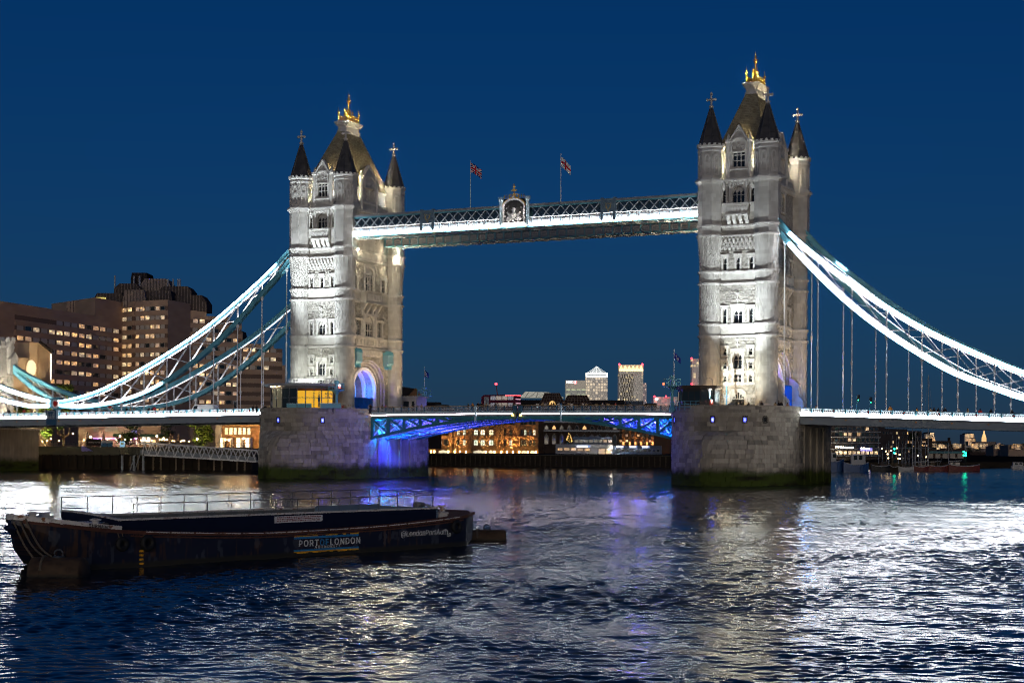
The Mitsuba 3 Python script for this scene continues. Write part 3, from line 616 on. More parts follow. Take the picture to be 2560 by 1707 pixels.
for x in (-18.3, 17.6):   # panelled pylons in the lattice
    m = MB(); m.box(x - 1.3, x + 1.3, -9.72, -9.3, 46.9, 49.55); m.box(x - 1.45, x - .95, -9.86, -9.3, 45.75, 49.7); m.box(x + .95, x + 1.45, -9.86, -9.3, 45.75, 49.7); k = part(wn, 'pylon', m, 'blue_grey')
    m = MB()
    for q in range(10): a, b = q * .628, (q + 1) * .628; m.obox((x + .5 * math.cos(a), -9.74, 48.2 + .5 * math.sin(a)), (x + .5 * math.cos(b), -9.74, 48.2 + .5 * math.sin(b)), .06, .05, up=(0, 1, 0))
    m.obox((x - .6, -9.74, 48.9), (x, -9.74, 47.2), .06, .05, up=(0, 1, 0)); m.obox((x + .6, -9.74, 48.9), (x, -9.74, 47.2), .06, .05, up=(0, 1, 0)); part(k, 'emblem', m, 'gold')
mat('blue_grey', (.16, .24, .30), .5)
# the crest between two octagonal posts
CX = -.55
k = sub(wn, 'crest')
m = MB(); og = [(-2.2, 46.0), (2.2, 46.0), (2.2, 49.3)] + [(2.2 * math.cos(q) ** 1.0, 49.3 + 1.35 * (math.sin(q) ** 1.3)) for q in np.linspace(.15, 1.25, 6)] + [(.35, 50.55), (0, 51.2), (-.35, 50.55)] + [(-2.2 * math.cos(q), 49.3 + 1.35 * (math.sin(q) ** 1.3)) for q in np.linspace(1.25, .15, 6)] + [(-2.2, 49.3)]
m.slab([(CX + a, b) for a, b in og], [0, -9.75, 0], [1, 0, 0], ZB, [0, -1, 0], .2); m.box(CX - 2.3, CX + 2.3, -9.7, -9.2, 46.0, 50.6); put(k, m, 'black')
m = MB(); oP = Polygon([(CX + a, b) for a, b in og]); m.slab(oP.difference(oP.buffer(-.32)), [0, -9.95, 0], [1, 0, 0], ZB, [0, -1, 0], .18); part(k, 'ogee_frame', m, 'white_paint')
m = MB(); m.slab(oP.buffer(.16).difference(oP.buffer(-.02)).intersection(sbox(-9, 49.2, 9, 60)), [0, -9.92, 0], [1, 0, 0], ZB, [0, -1, 0], .12)
for s in (-1, 1):
    for q in range(3): m.lathe((CX + s * (.95 + q * .5), -9.85), [(.08, 50.7), (.08, 51.0), (.14, 51.05), (.02, 51.35)], 6)
    m.slab(Point(CX + s * .62, 51.0).buffer(.42).difference(Point(CX + s * .62, 51.05).buffer(.24)), [0, -9.9, 0], [1, 0, 0], ZB, [0, -1, 0], .1)
m.lathe((CX, -9.9), [(.1, 51.2), (.24, 51.4), (.1, 51.6), (.13, 52.6), (.26, 52.75), (.1, 52.9), (.12, 53.1), (.02, 53.3)], 6); m.box(CX - .5, CX + .5, -10.0, -9.8, 51.95, 52.2)
part(k, 'gilding', m, 'gold')
rr = np.random.default_rng(3); m = MB()
def blobs(mb, pts, y):
    for a, b, r in pts: mb.mesh(trimesh.creation.icosphere(1, r).apply_scale([1, .35, 1]).apply_translation([CX + a, y, b]))
blobs(m, [(0, 47.6, .55), (0, 48.35, .3), (0, 48.75, .26)] + [(s * (1.0 + .25 * math.sin(q * 1.3)), 46.7 + q * .23, .3 - .02 * q) for s in (-1, 1) for q in range(7)] + [(s * .75, 47.1 + .1 * q, .2) for s in (-1, 1) for q in range(4)] + [(rr.uniform(-1.7, 1.7), rr.uniform(46.5, 47.5), .2) for _ in range(14)] + [(s * .3, 48.6, .14) for s in (-1, 1)] + [(s * 1.45, 48.9, .13) for s in (-1, 1)], -9.98)
part(k, 'coat_of_arms', m, 'white_paint', smooth=50)
m = MB(); m.box(CX - 2.2, CX + 2.2, -10.3, -9.95, 45.75, 46.05); part(k, 'sill_light', m, 'lamp', emit=np.array([1, .95, .85]) * 12, w=.6)
spot('crest_light', (CX, -11.3, 45.9), (CX, -9.8, 48.9), 80, (1, .93, .82), 60, w=.5)
for s in (-1, 1):
    m = MB(); m.lathe((CX + s * 2.62, -9.75), [(.36, 45.8), (.36, 50.1), (.55, 50.35), (.55, 50.6), (.4, 50.65)], 8)
    for q in range(6): a = q * math.pi / 3; m.obox((CX + s * 2.62 + .42 * math.cos(a), -9.75 + .42 * math.sin(a), 50.6), (CX + s * 2.62 + .42 * math.cos(a), -9.75 + .42 * math.sin(a), 50.95), .2, .14)
    part(k, 'post', m, 'pale_blue')

# ------------------------------------------------------------------ bascule leaves
def zlow(x): return 11.05 - 3.6 * (abs(x) / 29.5) ** 1.9
def ztop(x): return 12.12 + .2 * math.cos(min(1, abs(x) / 30) * math.pi / 2)
def bascule(s, lbl):
    t = thing('bascule_leaf', lbl, 'bascule span', 'raising leaves of the middle span'); X0, X1 = .18, 30.55
    xs = np.linspace(X0, X1, 17)
    def strip(mb, y0, y1, lo, hi, x=xs):
        for a, b in zip(x[:-1], x[1:]):
            v = [[s * q, y, z(q)] for q in (a, b) for y in (y0, y1) for z in (lo, hi)]; mb.add(v, BOXF)
        return mb
    part(t, 'deck', strip(MB(), -9.2, 9.2, lambda x: ztop(x) - .75, lambda x: ztop(x)), 'asphalt')
    nodes = [30.2 - 3.45 * i for i in range(8)]
    for ti, y in enumerate((-9.0, -3.1, 3.1, 9.0)):
        k = part(t, 'bottom_chord', strip(MB(), y - .32, y + .32, lambda x: min(zlow(x), 11.3), lambda x: min(zlow(x) + .5, 11.4)), 'teal')
        part(t, 'top_chord', strip(MB(), y - .25, y + .25, lambda x: ztop(x) - 1.05, lambda x: ztop(x) - .7), 'teal')
        for i, x in enumerate(nodes):
            if ztop(x) - 1.0 - zlow(x) - .4 < .12: continue
            m = MB(); m.box(min(s * (x - .3), s * (x + .3)), max(s * (x - .3), s * (x + .3)), y - .18, y + .18, zlow(x) + .3, ztop(x) - .8); part(t, 'truss_post', m, 'teal')
            x2 = x - 3.45
            if x2 > 3: m = MB(); m.obox((s * x, y, ztop(x) - 1.0), (s * x2, y, zlow(x2) + .45), .3, .55, up=(0, 1, 0)); part(t, 'truss_diagonal', m, 'teal')
    part(t, 'centre_web', strip(MB(), -8.95, -8.85, lambda x: zlow(x) + .3, lambda x: ztop(x) - .8, np.linspace(X0, 5.2, 4)), 'teal')
    for i, x in enumerate(nodes[:7]):
        for ya, yb in ((-9, -3.1), (-3.1, 3.1), (3.1, 9)):
            for q in ((0, 1), (1, 0)):
                zz = (zlow(x) + .4, ztop(x) - 1.0); 
                if zz[1] - zz[0] > .6: m = MB(); m.obox((s * x, ya, zz[q[0]]), (s * x, yb, zz[q[1]]), .22, .22, up=(1, 0, 0)); part(t, 'cross_brace', m, 'white_paint')
    for y in (-6, 0, 6): part(t, 'floor_beam', strip(MB(), y - .9, y + .9, lambda x: ztop(x) - .95, lambda x: ztop(x) - .78), 'white_paint')
    for y in (-6.2, 0, 6.2): part(t, 'lower_lateral', strip(MB(), y - .45, y + .45, lambda x: zlow(x) + .1, lambda x: zlow(x) + .22, np.linspace(5, X1 - .3, 12)), 'white_paint')
    for y in (-9.0, 9.0):
        sg = -1 if y < 0 else 1
        part(t, 'kerb_strip', strip(MB(), y - .12, y + .12, lambda x: ztop(x) - .28, lambda x: ztop(x) + .2), 'pale_blue')
        if y < 0: part(t, 'light_strip', strip(MB(), y + sg * .3, y + sg * .12, lambda x: ztop(x) - .4, lambda x: ztop(x) - .2, np.linspace(.9, X1, 9)), 'lamp', emit=np.array([1, .86, .95]) * 16, w=1)
        part(t, 'handrail', strip(MB(), y - .13, y + .13, lambda x: ztop(x) + 1.14, lambda x: ztop(x) + 1.24), 'handrail')
        n = 18; px = np.linspace(X0 + .9, X1, n + 1)
        for a, b in zip(px[:-1], px[1:]):
            zt = ztop((a + b) / 2); m = MB(); m.box(min(s * b - .09, s * b + .09), max(s * b - .09, s * b + .09), y - .1, y + .1, zt - .3, zt + 1.14); part(t, 'rail_post', m, 'deep_blue')
            m = MB(); W = b - a - .2; H = .92; c = (a + b) / 2
            for w0 in np.arange(4):
                u0, u1 = c - W / 2 + W * w0 / 4, c - W / 2 + W * (w0 + 1) / 4
                for r0, r1 in ((.2, .66), (.66, 1.12)):
                    m.obox((s * u0, y, zt + r0), (s * u1, y, zt + r1), .05, .07, up=(0, 1, 0)); m.obox((s * u0, y, zt + r1), (s * u1, y, zt + r0), .05, .07, up=(0, 1, 0))
            m.box(min(s * a, s * b), max(s * a, s * b), y - .03, y + .03, zt + .18, zt + .26); m.box(min(s * a, s * b), max(s * a, s * b), y - .03, y + .03, zt + .62, zt + .7)
            part(t, 'rail_panel', m, 'grey_steel')
    m = MB(); m.box(*sorted((s * .2, s * .9)), -9.35, -8.8, 10.9, 13.5); part(t, 'end_post', m, 'deep_blue')
    m = MB(); m.lathe((s * .75, -9.5), [(.02, 11.55), (.2, 11.62), (.2, 11.85), (.02, 11.95)], 8); part(t, 'navigation_light', m, 'lamp', emit=np.array([1, .42, .05]) * 12, w=.5)
    m = MB(); xx = s * (8.4 if s < 0 else 8.6); m.box(xx - .16, xx + .16, -9.4, -9.15, 10.6, 13.5); part(t, 'mast_bracket', m, 'pale_blue')
    return t
mat('handrail', (.30, .20, .10), .5)
bl = bascule(-1, 'left leaf of the low middle span, teal truss glowing blue and cyan inside')
br = bascule(1, 'right leaf of the low middle span, teal truss lit violet and blue inside')

# ------------------------------------------------------------------ side spans
def side_span(s, xa, xb, za, slope, lbl, gap=None):
    t = thing('side_span', lbl, 'bridge deck', 'suspended side spans')
    zt = lambda x: za - slope * (abs(x) - xa)
    def strip(mb, y0, y1, lo, hi, a=xa, b=xb):
        for p, q in zip(np.linspace(a, b, 9)[:-1], np.linspace(a, b, 9)[1:]):
            mb.add([[s * x, y, zt(x) + z] for x in (p, q) for y in (y0, y1) for z in (lo, hi)], BOXF)
        return mb
    part(t, 'deck', strip(MB(), -9.3, 9.3, -1.7, -1.1), 'asphalt')
    for y in (-9.2, 9.2):
        sg = -1 if y < 0 else 1
        m = strip(MB(), y - .2, y + .2, -2.55, -1.3); strip(m, y - .42, y + .42, -1.5, -1.32); strip(m, y - .42, y + .42, -2.72, -2.55); part(t, 'girder', m, 'girder')
        part(t, 'coping', strip(MB(), y - .17, y + .17, -.12, 0), 'pale_blue')
        if y < 0:
            for a, b in ([(xa, gap[0]), (gap[1], xb)] if gap else [(xa, xb)]):
                part(t, 'light_strip', strip(MB(), y - .3, y - .14, -1.3, -.78, a, b), 'lamp', emit=np.array(COOL) * 16, w=1)
        n = round((xb - xa) / 1.893); px = xa + np.arange(n + 1) * (xb - xa) / n
        for i, (a, b) in enumerate(zip(px[:-1], px[1:])):
            if gap and gap[0] < (a + b) / 2 < gap[1]: continue
            if y > 0 and i % 3: continue
            c = (a + b) / 2; m = MB(); m.box(s * b - .13, s * b + .13, y - .26, y + .2, zt(b) - .75, zt(b) + .02); p = part(t, 'parapet_post', m, 'blue_paint')
            if i % 3 == 2 and y < 0:
                m = MB(); m.slab([(-.16, .12), (0, -.16), (.16, .12), (.1, .24), (-.1, .24)], [s * b, y - .26, zt(b) - .5], [1, 0, 0], ZB, [0, -1, 0], .06); part(p, 'shield', m, 'red_paint')
            if y > 0: continue
            m = MB(); W = b - a - .26; g = sbox(-W / 2, -.78, W / 2, -.12)
            for q in range(5):
                xx = -W / 2 + W * (q + .5) / 5; g = g.difference(Polygon([(xx - W * .085, -.42), (xx, -.2), (xx + W * .085, -.42), (xx, -.62)]))
                g = g.difference(Point(xx + W * .1, -.24).buffer(.045)).difference(Point(xx + W * .1, -.6).buffer(.045))
            m.slab(g, [s * c, y - .02, zt(c)], [1, 0, 0], ZB, [0, 1, 0], .05); part(t, 'parapet_panel', m, 'white_paint')
    for x in np.arange(xa + 2, xb, 5.68):
        m = MB(); m.box(s * x - .2, s * x + .2, -9.2, 9.2, zt(x) - 2.5, zt(x) - 1.7); part(t, 'cross_girder', m, 'dark_steel')
        m = MB(); m.box(s * x - .12, s * x + .12, -9.5, -9.4, zt(x) - 1.95, zt(x) - 1.7); part(t, 'bolt_plate', m, 'orange')
    return t, zt
mat('girder', (.22, .25, .27), .5)
srt, zR = side_span(1, 51.9, 130, 12.82, .0317, 'right side span carried by hangers, its long parapet glowing white')
slt, zL = side_span(-1, 51.9, 137, 13.3, .0115, 'left side span running to the far bank, parapet glowing white', gap=(105.2, 108.4))
m = MB(); m.box(-108.1, -105.6, -9.75, -9.0, zL(107) - 2.7, zL(107) + .45); k = part(slt, 'pylon', m, 'deep_blue')
m = MB(); m.slab(sbox(-107.8, zL(107) - 1.4, -105.9, zL(107) + .3).difference(sbox(-107.6, zL(107) - 1.2, -106.1, zL(107) + .1)), [0, -9.75, 0], [1, 0, 0], ZB, [0, -1, 0], .1)
for q in (-.5, 0, .5): m.slab(Polygon([(-106.85 + q - .15, zL(107) - 1.1), (-106.85 + q, zL(107) - .2), (-106.85 + q + .15, zL(107) - 1.1)]), [0, -9.75, 0], [1, 0, 0], ZB, [0, -1, 0], .08)
part(k, 'emblem', m, 'grey_steel')
m = MB(); m.box(-105.55, -104.95, -9.7, -9.0, zL(107) - 1.3, zL(107) + .5); part(slt, 'end_post', m, 'pale_blue')

# ------------------------------------------------------------------ suspension chains
RU = [(46.2, 45.6), (47.63, 44.4), (49.84, 41.9), (56.16, 36.4), (64.25, 30.3), (71.82, 25.5), (80, 21.4), (87.5, 18.1), (94.5, 15.7), (100, 14.3), (106, 13.5)]
RL = [(46.2, 44.6), (49.26, 40.9), (54.42, 35.2), (60.12, 29.7), (65.81, 25.15), (71.55, 21.3), (77.15, 18.1), (82.95, 15.8), (88, 14.0), (94.5, 12.9), (100, 12.5), (106, 12.8)]
LU = [(46.2, 45.6), (49, 43.3), (51.35, 41.2), (55.5, 37.9), (61.3, 33.7), (66.5, 30.2), (72.1, 26.95), (77.9, 24.0), (83.3, 21.5), (88.9, 19.1), (94.5, 17.0), (99.9, 15.6), (104, 14.9), (106, 14.7)]
LL = [(46.2, 44.6), (50, 40.3), (55.3, 35.4), (60.9, 30.2), (66.5, 25.8), (72.25, 22.0), (78, 18.8), (83.6, 16.4), (89.2, 14.9), (94.5, 14.1), (100, 13.7), (104, 13.9), (106, 14.2)]
NU = [(106, 14.7), (108.7, 15.1), (115.15, 16.4), (121.7, 18.3), (128, 20.6), (134.2, 23.6)]
NL = [(106, 14.2), (111.6, 13.9), (116.8, 14.6), (121.7, 15.7), (128, 18.6), (134.2, 22.9)]
from scipy.interpolate import PchipInterpolator
def chain(s, yc, U, L, nodes, zdeck, lbl, led, group='suspension chains of the side spans'):
    t = thing('suspension_chain', lbl, 'suspension chain', group)
    fu, fl = (PchipInterpolator(*np.array(q).T) for q in (U, L)); x0, x1 = U[0][0], U[-1][0]
    xs = np.linspace(x0, x1, 34 if x1 - x0 > 40 else 16)
    def chord(f, y0, y1, lo, hi, a=x0, b=x1):
        q = xs[(xs >= a - 1e-6) & (xs <= b + 1e-6)]; rows = []
        for x in q:
            d = (f(x + .01) - f(x - .01)) / .02; nl_ = math.hypot(1, d); nx, nz = -d / nl_, 1 / nl_
            rows.append([(s * (x + nx * w), y, f(x) + nz * w) for y, w in ((y0, lo), (y1, lo), (y1, hi), (y0, hi))])
        return MB().grid(np.array(rows), True, True)
    for nm, f in (('upper_chord', fu), ('lower_chord', fl)):
        k = part(t, nm, chord(f, yc - .4, yc + .4, -.36, .36), 'blue_paint')
        part(k, 'flange', chord(f, yc - .52, yc + .52, .36, .44), 'blue_paint'); part(k, 'flange', chord(f, yc - .52, yc + .52, -.44, -.36), 'blue_paint')
    for f, a, b, lo, hi, I in led:
        f = fu if f == 'u' else fl
        part(t, 'light_strip', chord(f, yc - .60, yc - .5, lo, hi, a, b), 'lamp', emit=np.array([1, .96, 1]) * I * 6, w=.8)
    for f, lo, hi in ((fu, -.56, -.5), (fl, .5, .56)):   # small strips that wash the lattice
        if x1 - x0 > 40: part(t, 'lattice_light', chord(f, yc - .2, yc + .2, lo, hi, x0 + 4.5, x1), 'lamp', emit=np.array([1, .93, .97]) * (6.5 if yc < 0 else 1.6 if s < 0 else 4.0), w=.3)
    for i, x in enumerate(nodes):
        zu, zl = float(fu(x)), float(fl(x))
        if zu - zl > .9:
            m = MB(); m.obox((s * x, yc, zl + .3), (s * x, yc, zu - .3), .2, .34, up=(0, 1, 0)); m.obox((s * x, yc, zl + .3), (s * x, yc, zl + .7), .24, .6, up=(0, 1, 0)); m.obox((s * x, yc, zu - .7), (s * x, yc, zu - .3), .24, .6, up=(0, 1, 0)); part(t, 'lattice_post', m, 'white_paint')
        if i + 1 < len(nodes):
            x2 = nodes[i + 1]; zu2, zl2 = float(fu(x2)), float(fl(x2))
            for p, q in (((x, zl + .35), (x2, zu2 - .35)), ((x, zu - .35), (x2, zl2 + .35))):
                m = MB(); m.obox((s * p[0], yc - .1, p[1]), (s * q[0], yc - .1, q[1]), .1, .32, up=(0, 1, 0)); m.obox((s * p[0], yc + .12, p[1]), (s * q[0], yc + .12, q[1]), .1, .32, up=(0, 1, 0)); part(t, 'lattice_bar', m, 'white_paint')
        zd = zdeck(x) - .1
        if zl - .4 > zd:
            m = MB(); m.tube([(s * x, yc, zd), (s * x, yc, zl - .5)], .11, 8); m.lathe((s * x, yc), [(.18, zl - 1.15), (.3, zl - .85), (.3, zl - .4)], 8); zz = zd + (zl - zd) * .45; m.lathe((s * x, yc), [(.1, zz - .4), (.2, zz - .3), (.2, zz + .3), (.1, zz + .4)], 8)
            part(t, 'hanger', m, 'white_paint')
    return t
ND = [49.0 + 5.68 * i for i in range(11)]; NDL = [49.6 + 5.68 * i for i in range(10)]
ch1 = chain(-1, -8.75, LU, LL, NDL, zL, 'nearer left chain with a white line of light along its upper edge', [('u', 50.4, 106, .12, .34, 5), ('l', 78, 106, -.1, .3, 4)])
chain(-1, 8.6, LU, LL, NDL, zL, 'farther left chain behind, plain blue chords with white lattice', [])
chain(1, -8.75, RU, RL, ND, zR, 'nearer right chain, both chords glowing white', [('u', 49.6, 106, -.22, .34, 4.4), ('l', 49.0, 106, -.34, .34, 4.4)])
chain(1, 8.6, RU, RL, ND, zR, 'farther right chain, blue chord showing just above the glowing one', [('u', 52, 56.5, .0, .2, 4)])
NN = [111.4, 116.9, 122.5, 128]
chain(-1, -8.75, NU, NL, NN, zL, 'short nearer chain at the left edge, chords glowing white', [('u', 106.6, 134, -.3, .38, 4), ('l', 106.6, 134, -.3, .38, 4)], 'short chains at the far bank')
chain(-1, 8.6, NU, NL, NN, zL, 'short farther chain at the left edge rising to the abutment, blue with white lattice', [], 'short chains at the far bank')
for y, lb in ((-8.75, 'nearer pin joint'), (8.6, 'farther pin joint')):   # pins that join long and short chains
    m = MB()
    V = lambda r, y0: [[(-106 + r * math.cos(a), y0, 14.45 + r * 1.15 * math.sin(a)) for a in np.linspace(0, 2 * math.pi, 20)[:-1]]]
    m.grid(np.array(V(1.15, y + .55) + V(1.15, y - .55)), True, True); k = key('chain_pin'); put(k, m, 'blue_paint'); tag(k, ('round white pin where long and short chains meet, nearer side' if y < 0 else 'round pin with red centre, farther chain joint behind the parapet'), 'chain joint', 'pin joints of the chains')
    m = MB(); m.grid(np.array(V(.85, y - .55) + V(.85, y - .68)), True, True); part(k, 'rim', m, 'white_paint')
    m = MB(); m.grid(np.array(V(.5, y - .68) + V(.5, y - .76)), True, True); part(k, 'centre', m, 'red_paint')
mat('iron_blue', (.20, .38, .46), .5, .4)
# blue ironwork by the roadway arches
for y in (-5.6, 6.4):
    x = -PX + 4.8; m = MB(); m.slab([(0, 21.9), (.5, 21.5), (1.3, 22.2), (1.3, 23.9), (.9, 24.5), (0, 24.5)], [x, y - 1.1, 0], [1, 0, 0], ZB, [0, 1, 0], 2.2); k = part(tl, 'iron_bracket', m, 'iron_blue')
    for q in range(5): m = MB(); m.slab([(.2, 23.9), (1.4, 23.9), (1.15, 24.45), (.9, 24.8)], [x, y - 1.15 + q * .52, 0], [1, 0, 0], ZB, [0, 1, 0], .12); m.box(x + .4, x + .9, y - 1.05 + q * .48, y - .85 + q * .48, 21.1, 21.8); part(k, 'pendant', m, 'blue_paint')
m = MB(); m.box(-PX + 3.2, -PX + 3.35, -4.6, 4.6, 12.5, 15.2); m.box(-PX + 3.1, -PX + 3.5, -4.6, 4.6, 15.2, 15.45); k = part(tl, 'hoarding', m, 'hoarding')
for q in range(6): m = MB(); m.box(-PX + 3.35, -PX + 3.45, -4.5 + q * 1.5, -4.15 + q * 1.5, 12.5, 15.2); part(k, 'batten', m, 'hoarding')
for y in (-4.6, 6.0):
    m = MB(); m.slab([(0, 12.4), (2.6, 12.4), (2.6, 14.2), (1.7, 15.2), (1.7, 17.2), (.5, 18.3), (0, 18.3)], [PX + 4.8, y - .8, 0], [1, 0, 0], ZB, [0, 1, 0], 1.6); part(tr, 'buttress', m, 'stone')
for y0, y1, x in ((-3.7, -2.2, 5.6), (-.4, 5.1, 5.2)):
    m = MB(); m.box(PX + x, PX + x + .15, y0, y1, 12.4, 17.0); part(tr, 'hoarding', m, 'hoarding')

# ------------------------------------------------------------------ the moored barge (s along it from bow to stern, w across, z up)
BA, B1, B2 = np.array([68.98, -205.69, 0.]), np.array([.27854, .96042, 0]), np.array([-.96042, .27854, 0])
def bp(s, w, z): return BA + B1 * s + B2 * w + ZB * z
class LB(MB):
    """MB in the barge's own axes."""
    def done(s): s.v = [BA + q[:, :1] * B1 + q[:, 1:2] * B2 + q[:, 2:] * ZB for q in s.v]; return s
def hullpaint(p, n, uv):
    sx = (p.x - 68.98) * .27854 + (p.y + 205.69) * .96042
    d = fbm(sx * .9, p.z * 1.3, 3.0, 4); st = fbm(sx * 5.5, p.z * .55, 9.0, 4); e = fbm(sx * .22, p.z * .5, 5.0, 3)
    rust = smoothstep(.58, .76, st * .6 + d * .45 + .10 * smoothstep(8, 2, sx) - .02)
    c = mix((.006, .007, .017), (.020, .022, .038), e)
    c = mix(c, mix((.030, .014, .007), (.085, .042, .017), d), rust * .75)
    pale = smoothstep(.62, .74, fbm(sx * 2.4, p.z * 1.1, 21.0, 3)) * .35
    c = mix(c, (.09, .10, .115), pale)
    return mix(c, (.030, .026, .014), smoothstep(.42, .18, p.z))
mat('hull_paint', proc(hullpaint), .45, .5)
def rustdeck(p, n, uv): d = fbm(p.x * 3, p.y * 3, p.z * 3, 4); return mix((.045, .018, .012), (.16, .062, .038), d)
mat('rust_deck', proc(rustdeck), .75, .3)
def worn_white(p, n, uv):
    d = fbm(p.x * 4, p.y * 4, p.z * 5, 4); return mix((.62, .58, .52), (.24, .10, .04), smoothstep(.58, .72, d))
mat('worn_white', proc(worn_white), .6, .4)
def holdgrey(p, n, uv): d = fbm(p.x * 2.3, p.y * 2.3, p.z * .8, 4); return mix((.10, .105, .10), (.22, .22, .20), d)
mat('hold_grey', proc(holdgrey), .6, .4)
mat('hold_blue', (.16, .23, .30), .6, .4)
mat('navy', (.007, .008, .022), .4, .5)
mat('rubber', (.010, .010, .010), .7, .4)
mat('galvanised', (.13, .135, .14), .5, .4)
mat('rope', (.12, .095, .065), .9, .2)
mat('sign_white', (.62, .62, .60), .5, .4)
mat('sign_orange', (.75, .36, .02), .5, .4); mat('sign_blue', (.03, .20, .42), .5, .4); mat('ink', (.03, .03, .035), .6, .3); mat('dull_red', (.30, .06, .05), .6, .3)
BM = 6.7
SS = np.array([-4.6, -4.4, -3.9, -3, -1.5, 0, 1.5, 4, 8, 12, 16, 20, 24, 26, 27.4, 28.4, 29.0, 29.3])
zdk = PchipInterpolator([-4.6, -3, .75, 4, 11.6, 18, 25.5, 29.3], [2.7, 2.48, 2.0, 1.78, 1.5, 1.55, 1.85, 2.2])
zbt = PchipInterpolator([-4.6, -4.4, 0, 4, 24, 26.8, 28.4, 29.3], [2.2, 2.0, -.35, -.6, -.6, -.45, .35, 1.5])
insf = PchipInterpolator([-4.6, -4.2, -3.2, -2.2, 0, 2, 25, 27, 28.4, 29.1, 29.3], [4.9, 4.1, 2.6, 1.4, .25, 0, 0, .12, .6, 1.5, 2.3])
ins = PchipInterpolator([-4.6, -3.8, -2, 0, 2, 25, 27, 28.4, 29.1, 29.3], [1.5, .85, .3, .06, 0, 0, .1, .5, 1.4, 2.3])
barge = thing('cargo_barge', 'long dark blue river barge, rusty and low, moored across the left foreground', 'barge')
m = LB(); rows = []
for s_ in SS:
    i, zd, zb_ = float(ins(s_)), float(zdk(s_)), float(zbt(s_)); bi = i + (.5 if s_ < 0 else .0) * min(1, -s_ / 5 if s_ < 0 else 0)
    fi = float(insf(s_)); bf = fi + bi - i
    rows.append([(s_, i, zd), (s_, i + .03, zd * .6 + zb_ * .4), (s_, bi + .08, zb_ + .12), (s_, bi + .3, zb_), (s_, BM - bf - .3, zb_), (s_, BM - bf - .08, zb_ + .12), (s_, BM - fi, zd)])
rows = np.array(rows); m.grid(rows.transpose(0, 1, 2), False); m.grid(rows[:, [6, 0]], False)
def endcap(r): m.add(np.vstack([r, r.mean(0)]), [[k, (k + 1) % len(r), len(r)] for k in range(len(r))], False)
endcap(rows[0]); endcap(rows[-1])
put(sub(barge, 'hull'), m.done(), 'hull_two')
scene['hull_two'] = {'type': 'twosided', 'bsdf': scene['hull_paint']}
def belt(nm, mt, lo, hi, out, s0, s1, k=barge, **kw):
    mm = LB()
    for side in (0, 1):
        ss = np.linspace(s0, s1, max(3, int((s1 - s0) / 1.2)))
        V = []
        for q in ss:
            i, zd = float(ins(q)), float(zdk(q)); w0 = i if not side else BM - float(insf(q)); o_ = -out if not side else out
            V.append([(q, w0, zd + lo), (q, w0 + o_, zd + lo), (q, w0 + o_, zd + hi), (q, w0, zd + hi)])
        mm.grid(np.array(V), True, True)
    return part(k, nm, mm.done(), mt, **kw)
belt('rubbing_strake', 'rust_deck', -.16, .03, .12, -4.2, 28.7)
belt('lower_strake', 'rust_deck', -.30, -.22, .06, 1.5, 27.0)
m = LB()
for a in np.arange(2.4, 25.5, 1.62): m.obox((a, -.13 + float(ins(a)), float(zdk(a)) - .02), (a + 1.45, -.13 + float(ins(a + 1.45)), float(zdk(a + 1.45)) - .02), .05, .05)
part(barge, 'white_line', m.done(), 'worn_white', kind='stuff')
m = LB(); V = [[(q, float(ins(q)) + .02, float(zdk(q)) + .0), (q, BM - float(insf(q)) - .02, float(zdk(q)) + .0)] for q in np.linspace(-4.55, 29.2, 30)]
m.grid(np.array(V) + [0, 0, .02], False); part(barge, 'deck', m.done(), 'rust_two'); scene['rust_two'] = {'type': 'twosided', 'bsdf': scene['rust_deck']}
m = LB()
for side in (0, 1):
    V = []
    for q in np.linspace(-4.55, .9, 9):
        w0 = float(ins(q)) if not side else BM - float(insf(q)); o_ = -.1 if not side else .1; V.append([(q, w0 - o_, float(zdk(q)) - .02), (q, w0 + o_, float(zdk(q)) - .02), (q, w0 + o_, float(zdk(q)) + .24), (q, w0 - o_, float(zdk(q)) + .24)])
    m.grid(np.array(V), True, True)
m.obox((-4.55, 1.5, 2.8), (-4.55, BM - 4.9, 2.8), .2, .28)
bw = part(barge, 'bow_bulwark', m.done(), 'worn_white')
# coamings round the hold
zc = lambda s_: 2.45
for nm, w in (('near_coaming', .72), ('far_coaming', BM - .72)):
    m = LB(); V = [[(q, w - .05, float(zdk(q)) - .1), (q, w + .05, float(zdk(q)) - .1), (q, w + .05, 2.45 + (.3 * max(0, 1 - (q - 1.3) / 3.2) ** 2 if w > 3 else 0)), (q, w - .05, 2.45 + (.3 * max(0, 1 - (q - 1.3) / 3.2) ** 2 if w > 3 else 0))] for q in np.linspace(1.3, 25.2, 16)]
    m.grid(np.array(V), True, True); k = part(barge, 'coaming', m.done(), 'navy' if w < 1 else 'hold_grey')
    m = LB(); V = [[(r[0][0], w - .1, r[2][2]), (r[0][0], w + .1, r[2][2]), (r[0][0], w + .1, r[2][2] + .1), (r[0][0], w - .1, r[2][2] + .1)] for r in V]
    m.grid(np.array(V), True, True); part(k, 'capping', m.done(), 'worn_white')
    if w < 1:
        pl = LB(); pl.box(11.8, 15.45, w - .09, w - .05, 1.98, 2.36); pk = part(k, 'notice', pl.done(), 'sign_white')
        for i in range(3):
            ln = LB(); x = 11.95
            while x < 15.25:
                L = rnd.uniform(.06, .2); ln.box(x, x + L, w - .1, w - .09, 2.26 - i * .1, 2.31 - i * .1); x += L + .04
            part(pk, 'print_line', ln.done(), 'dull_red')
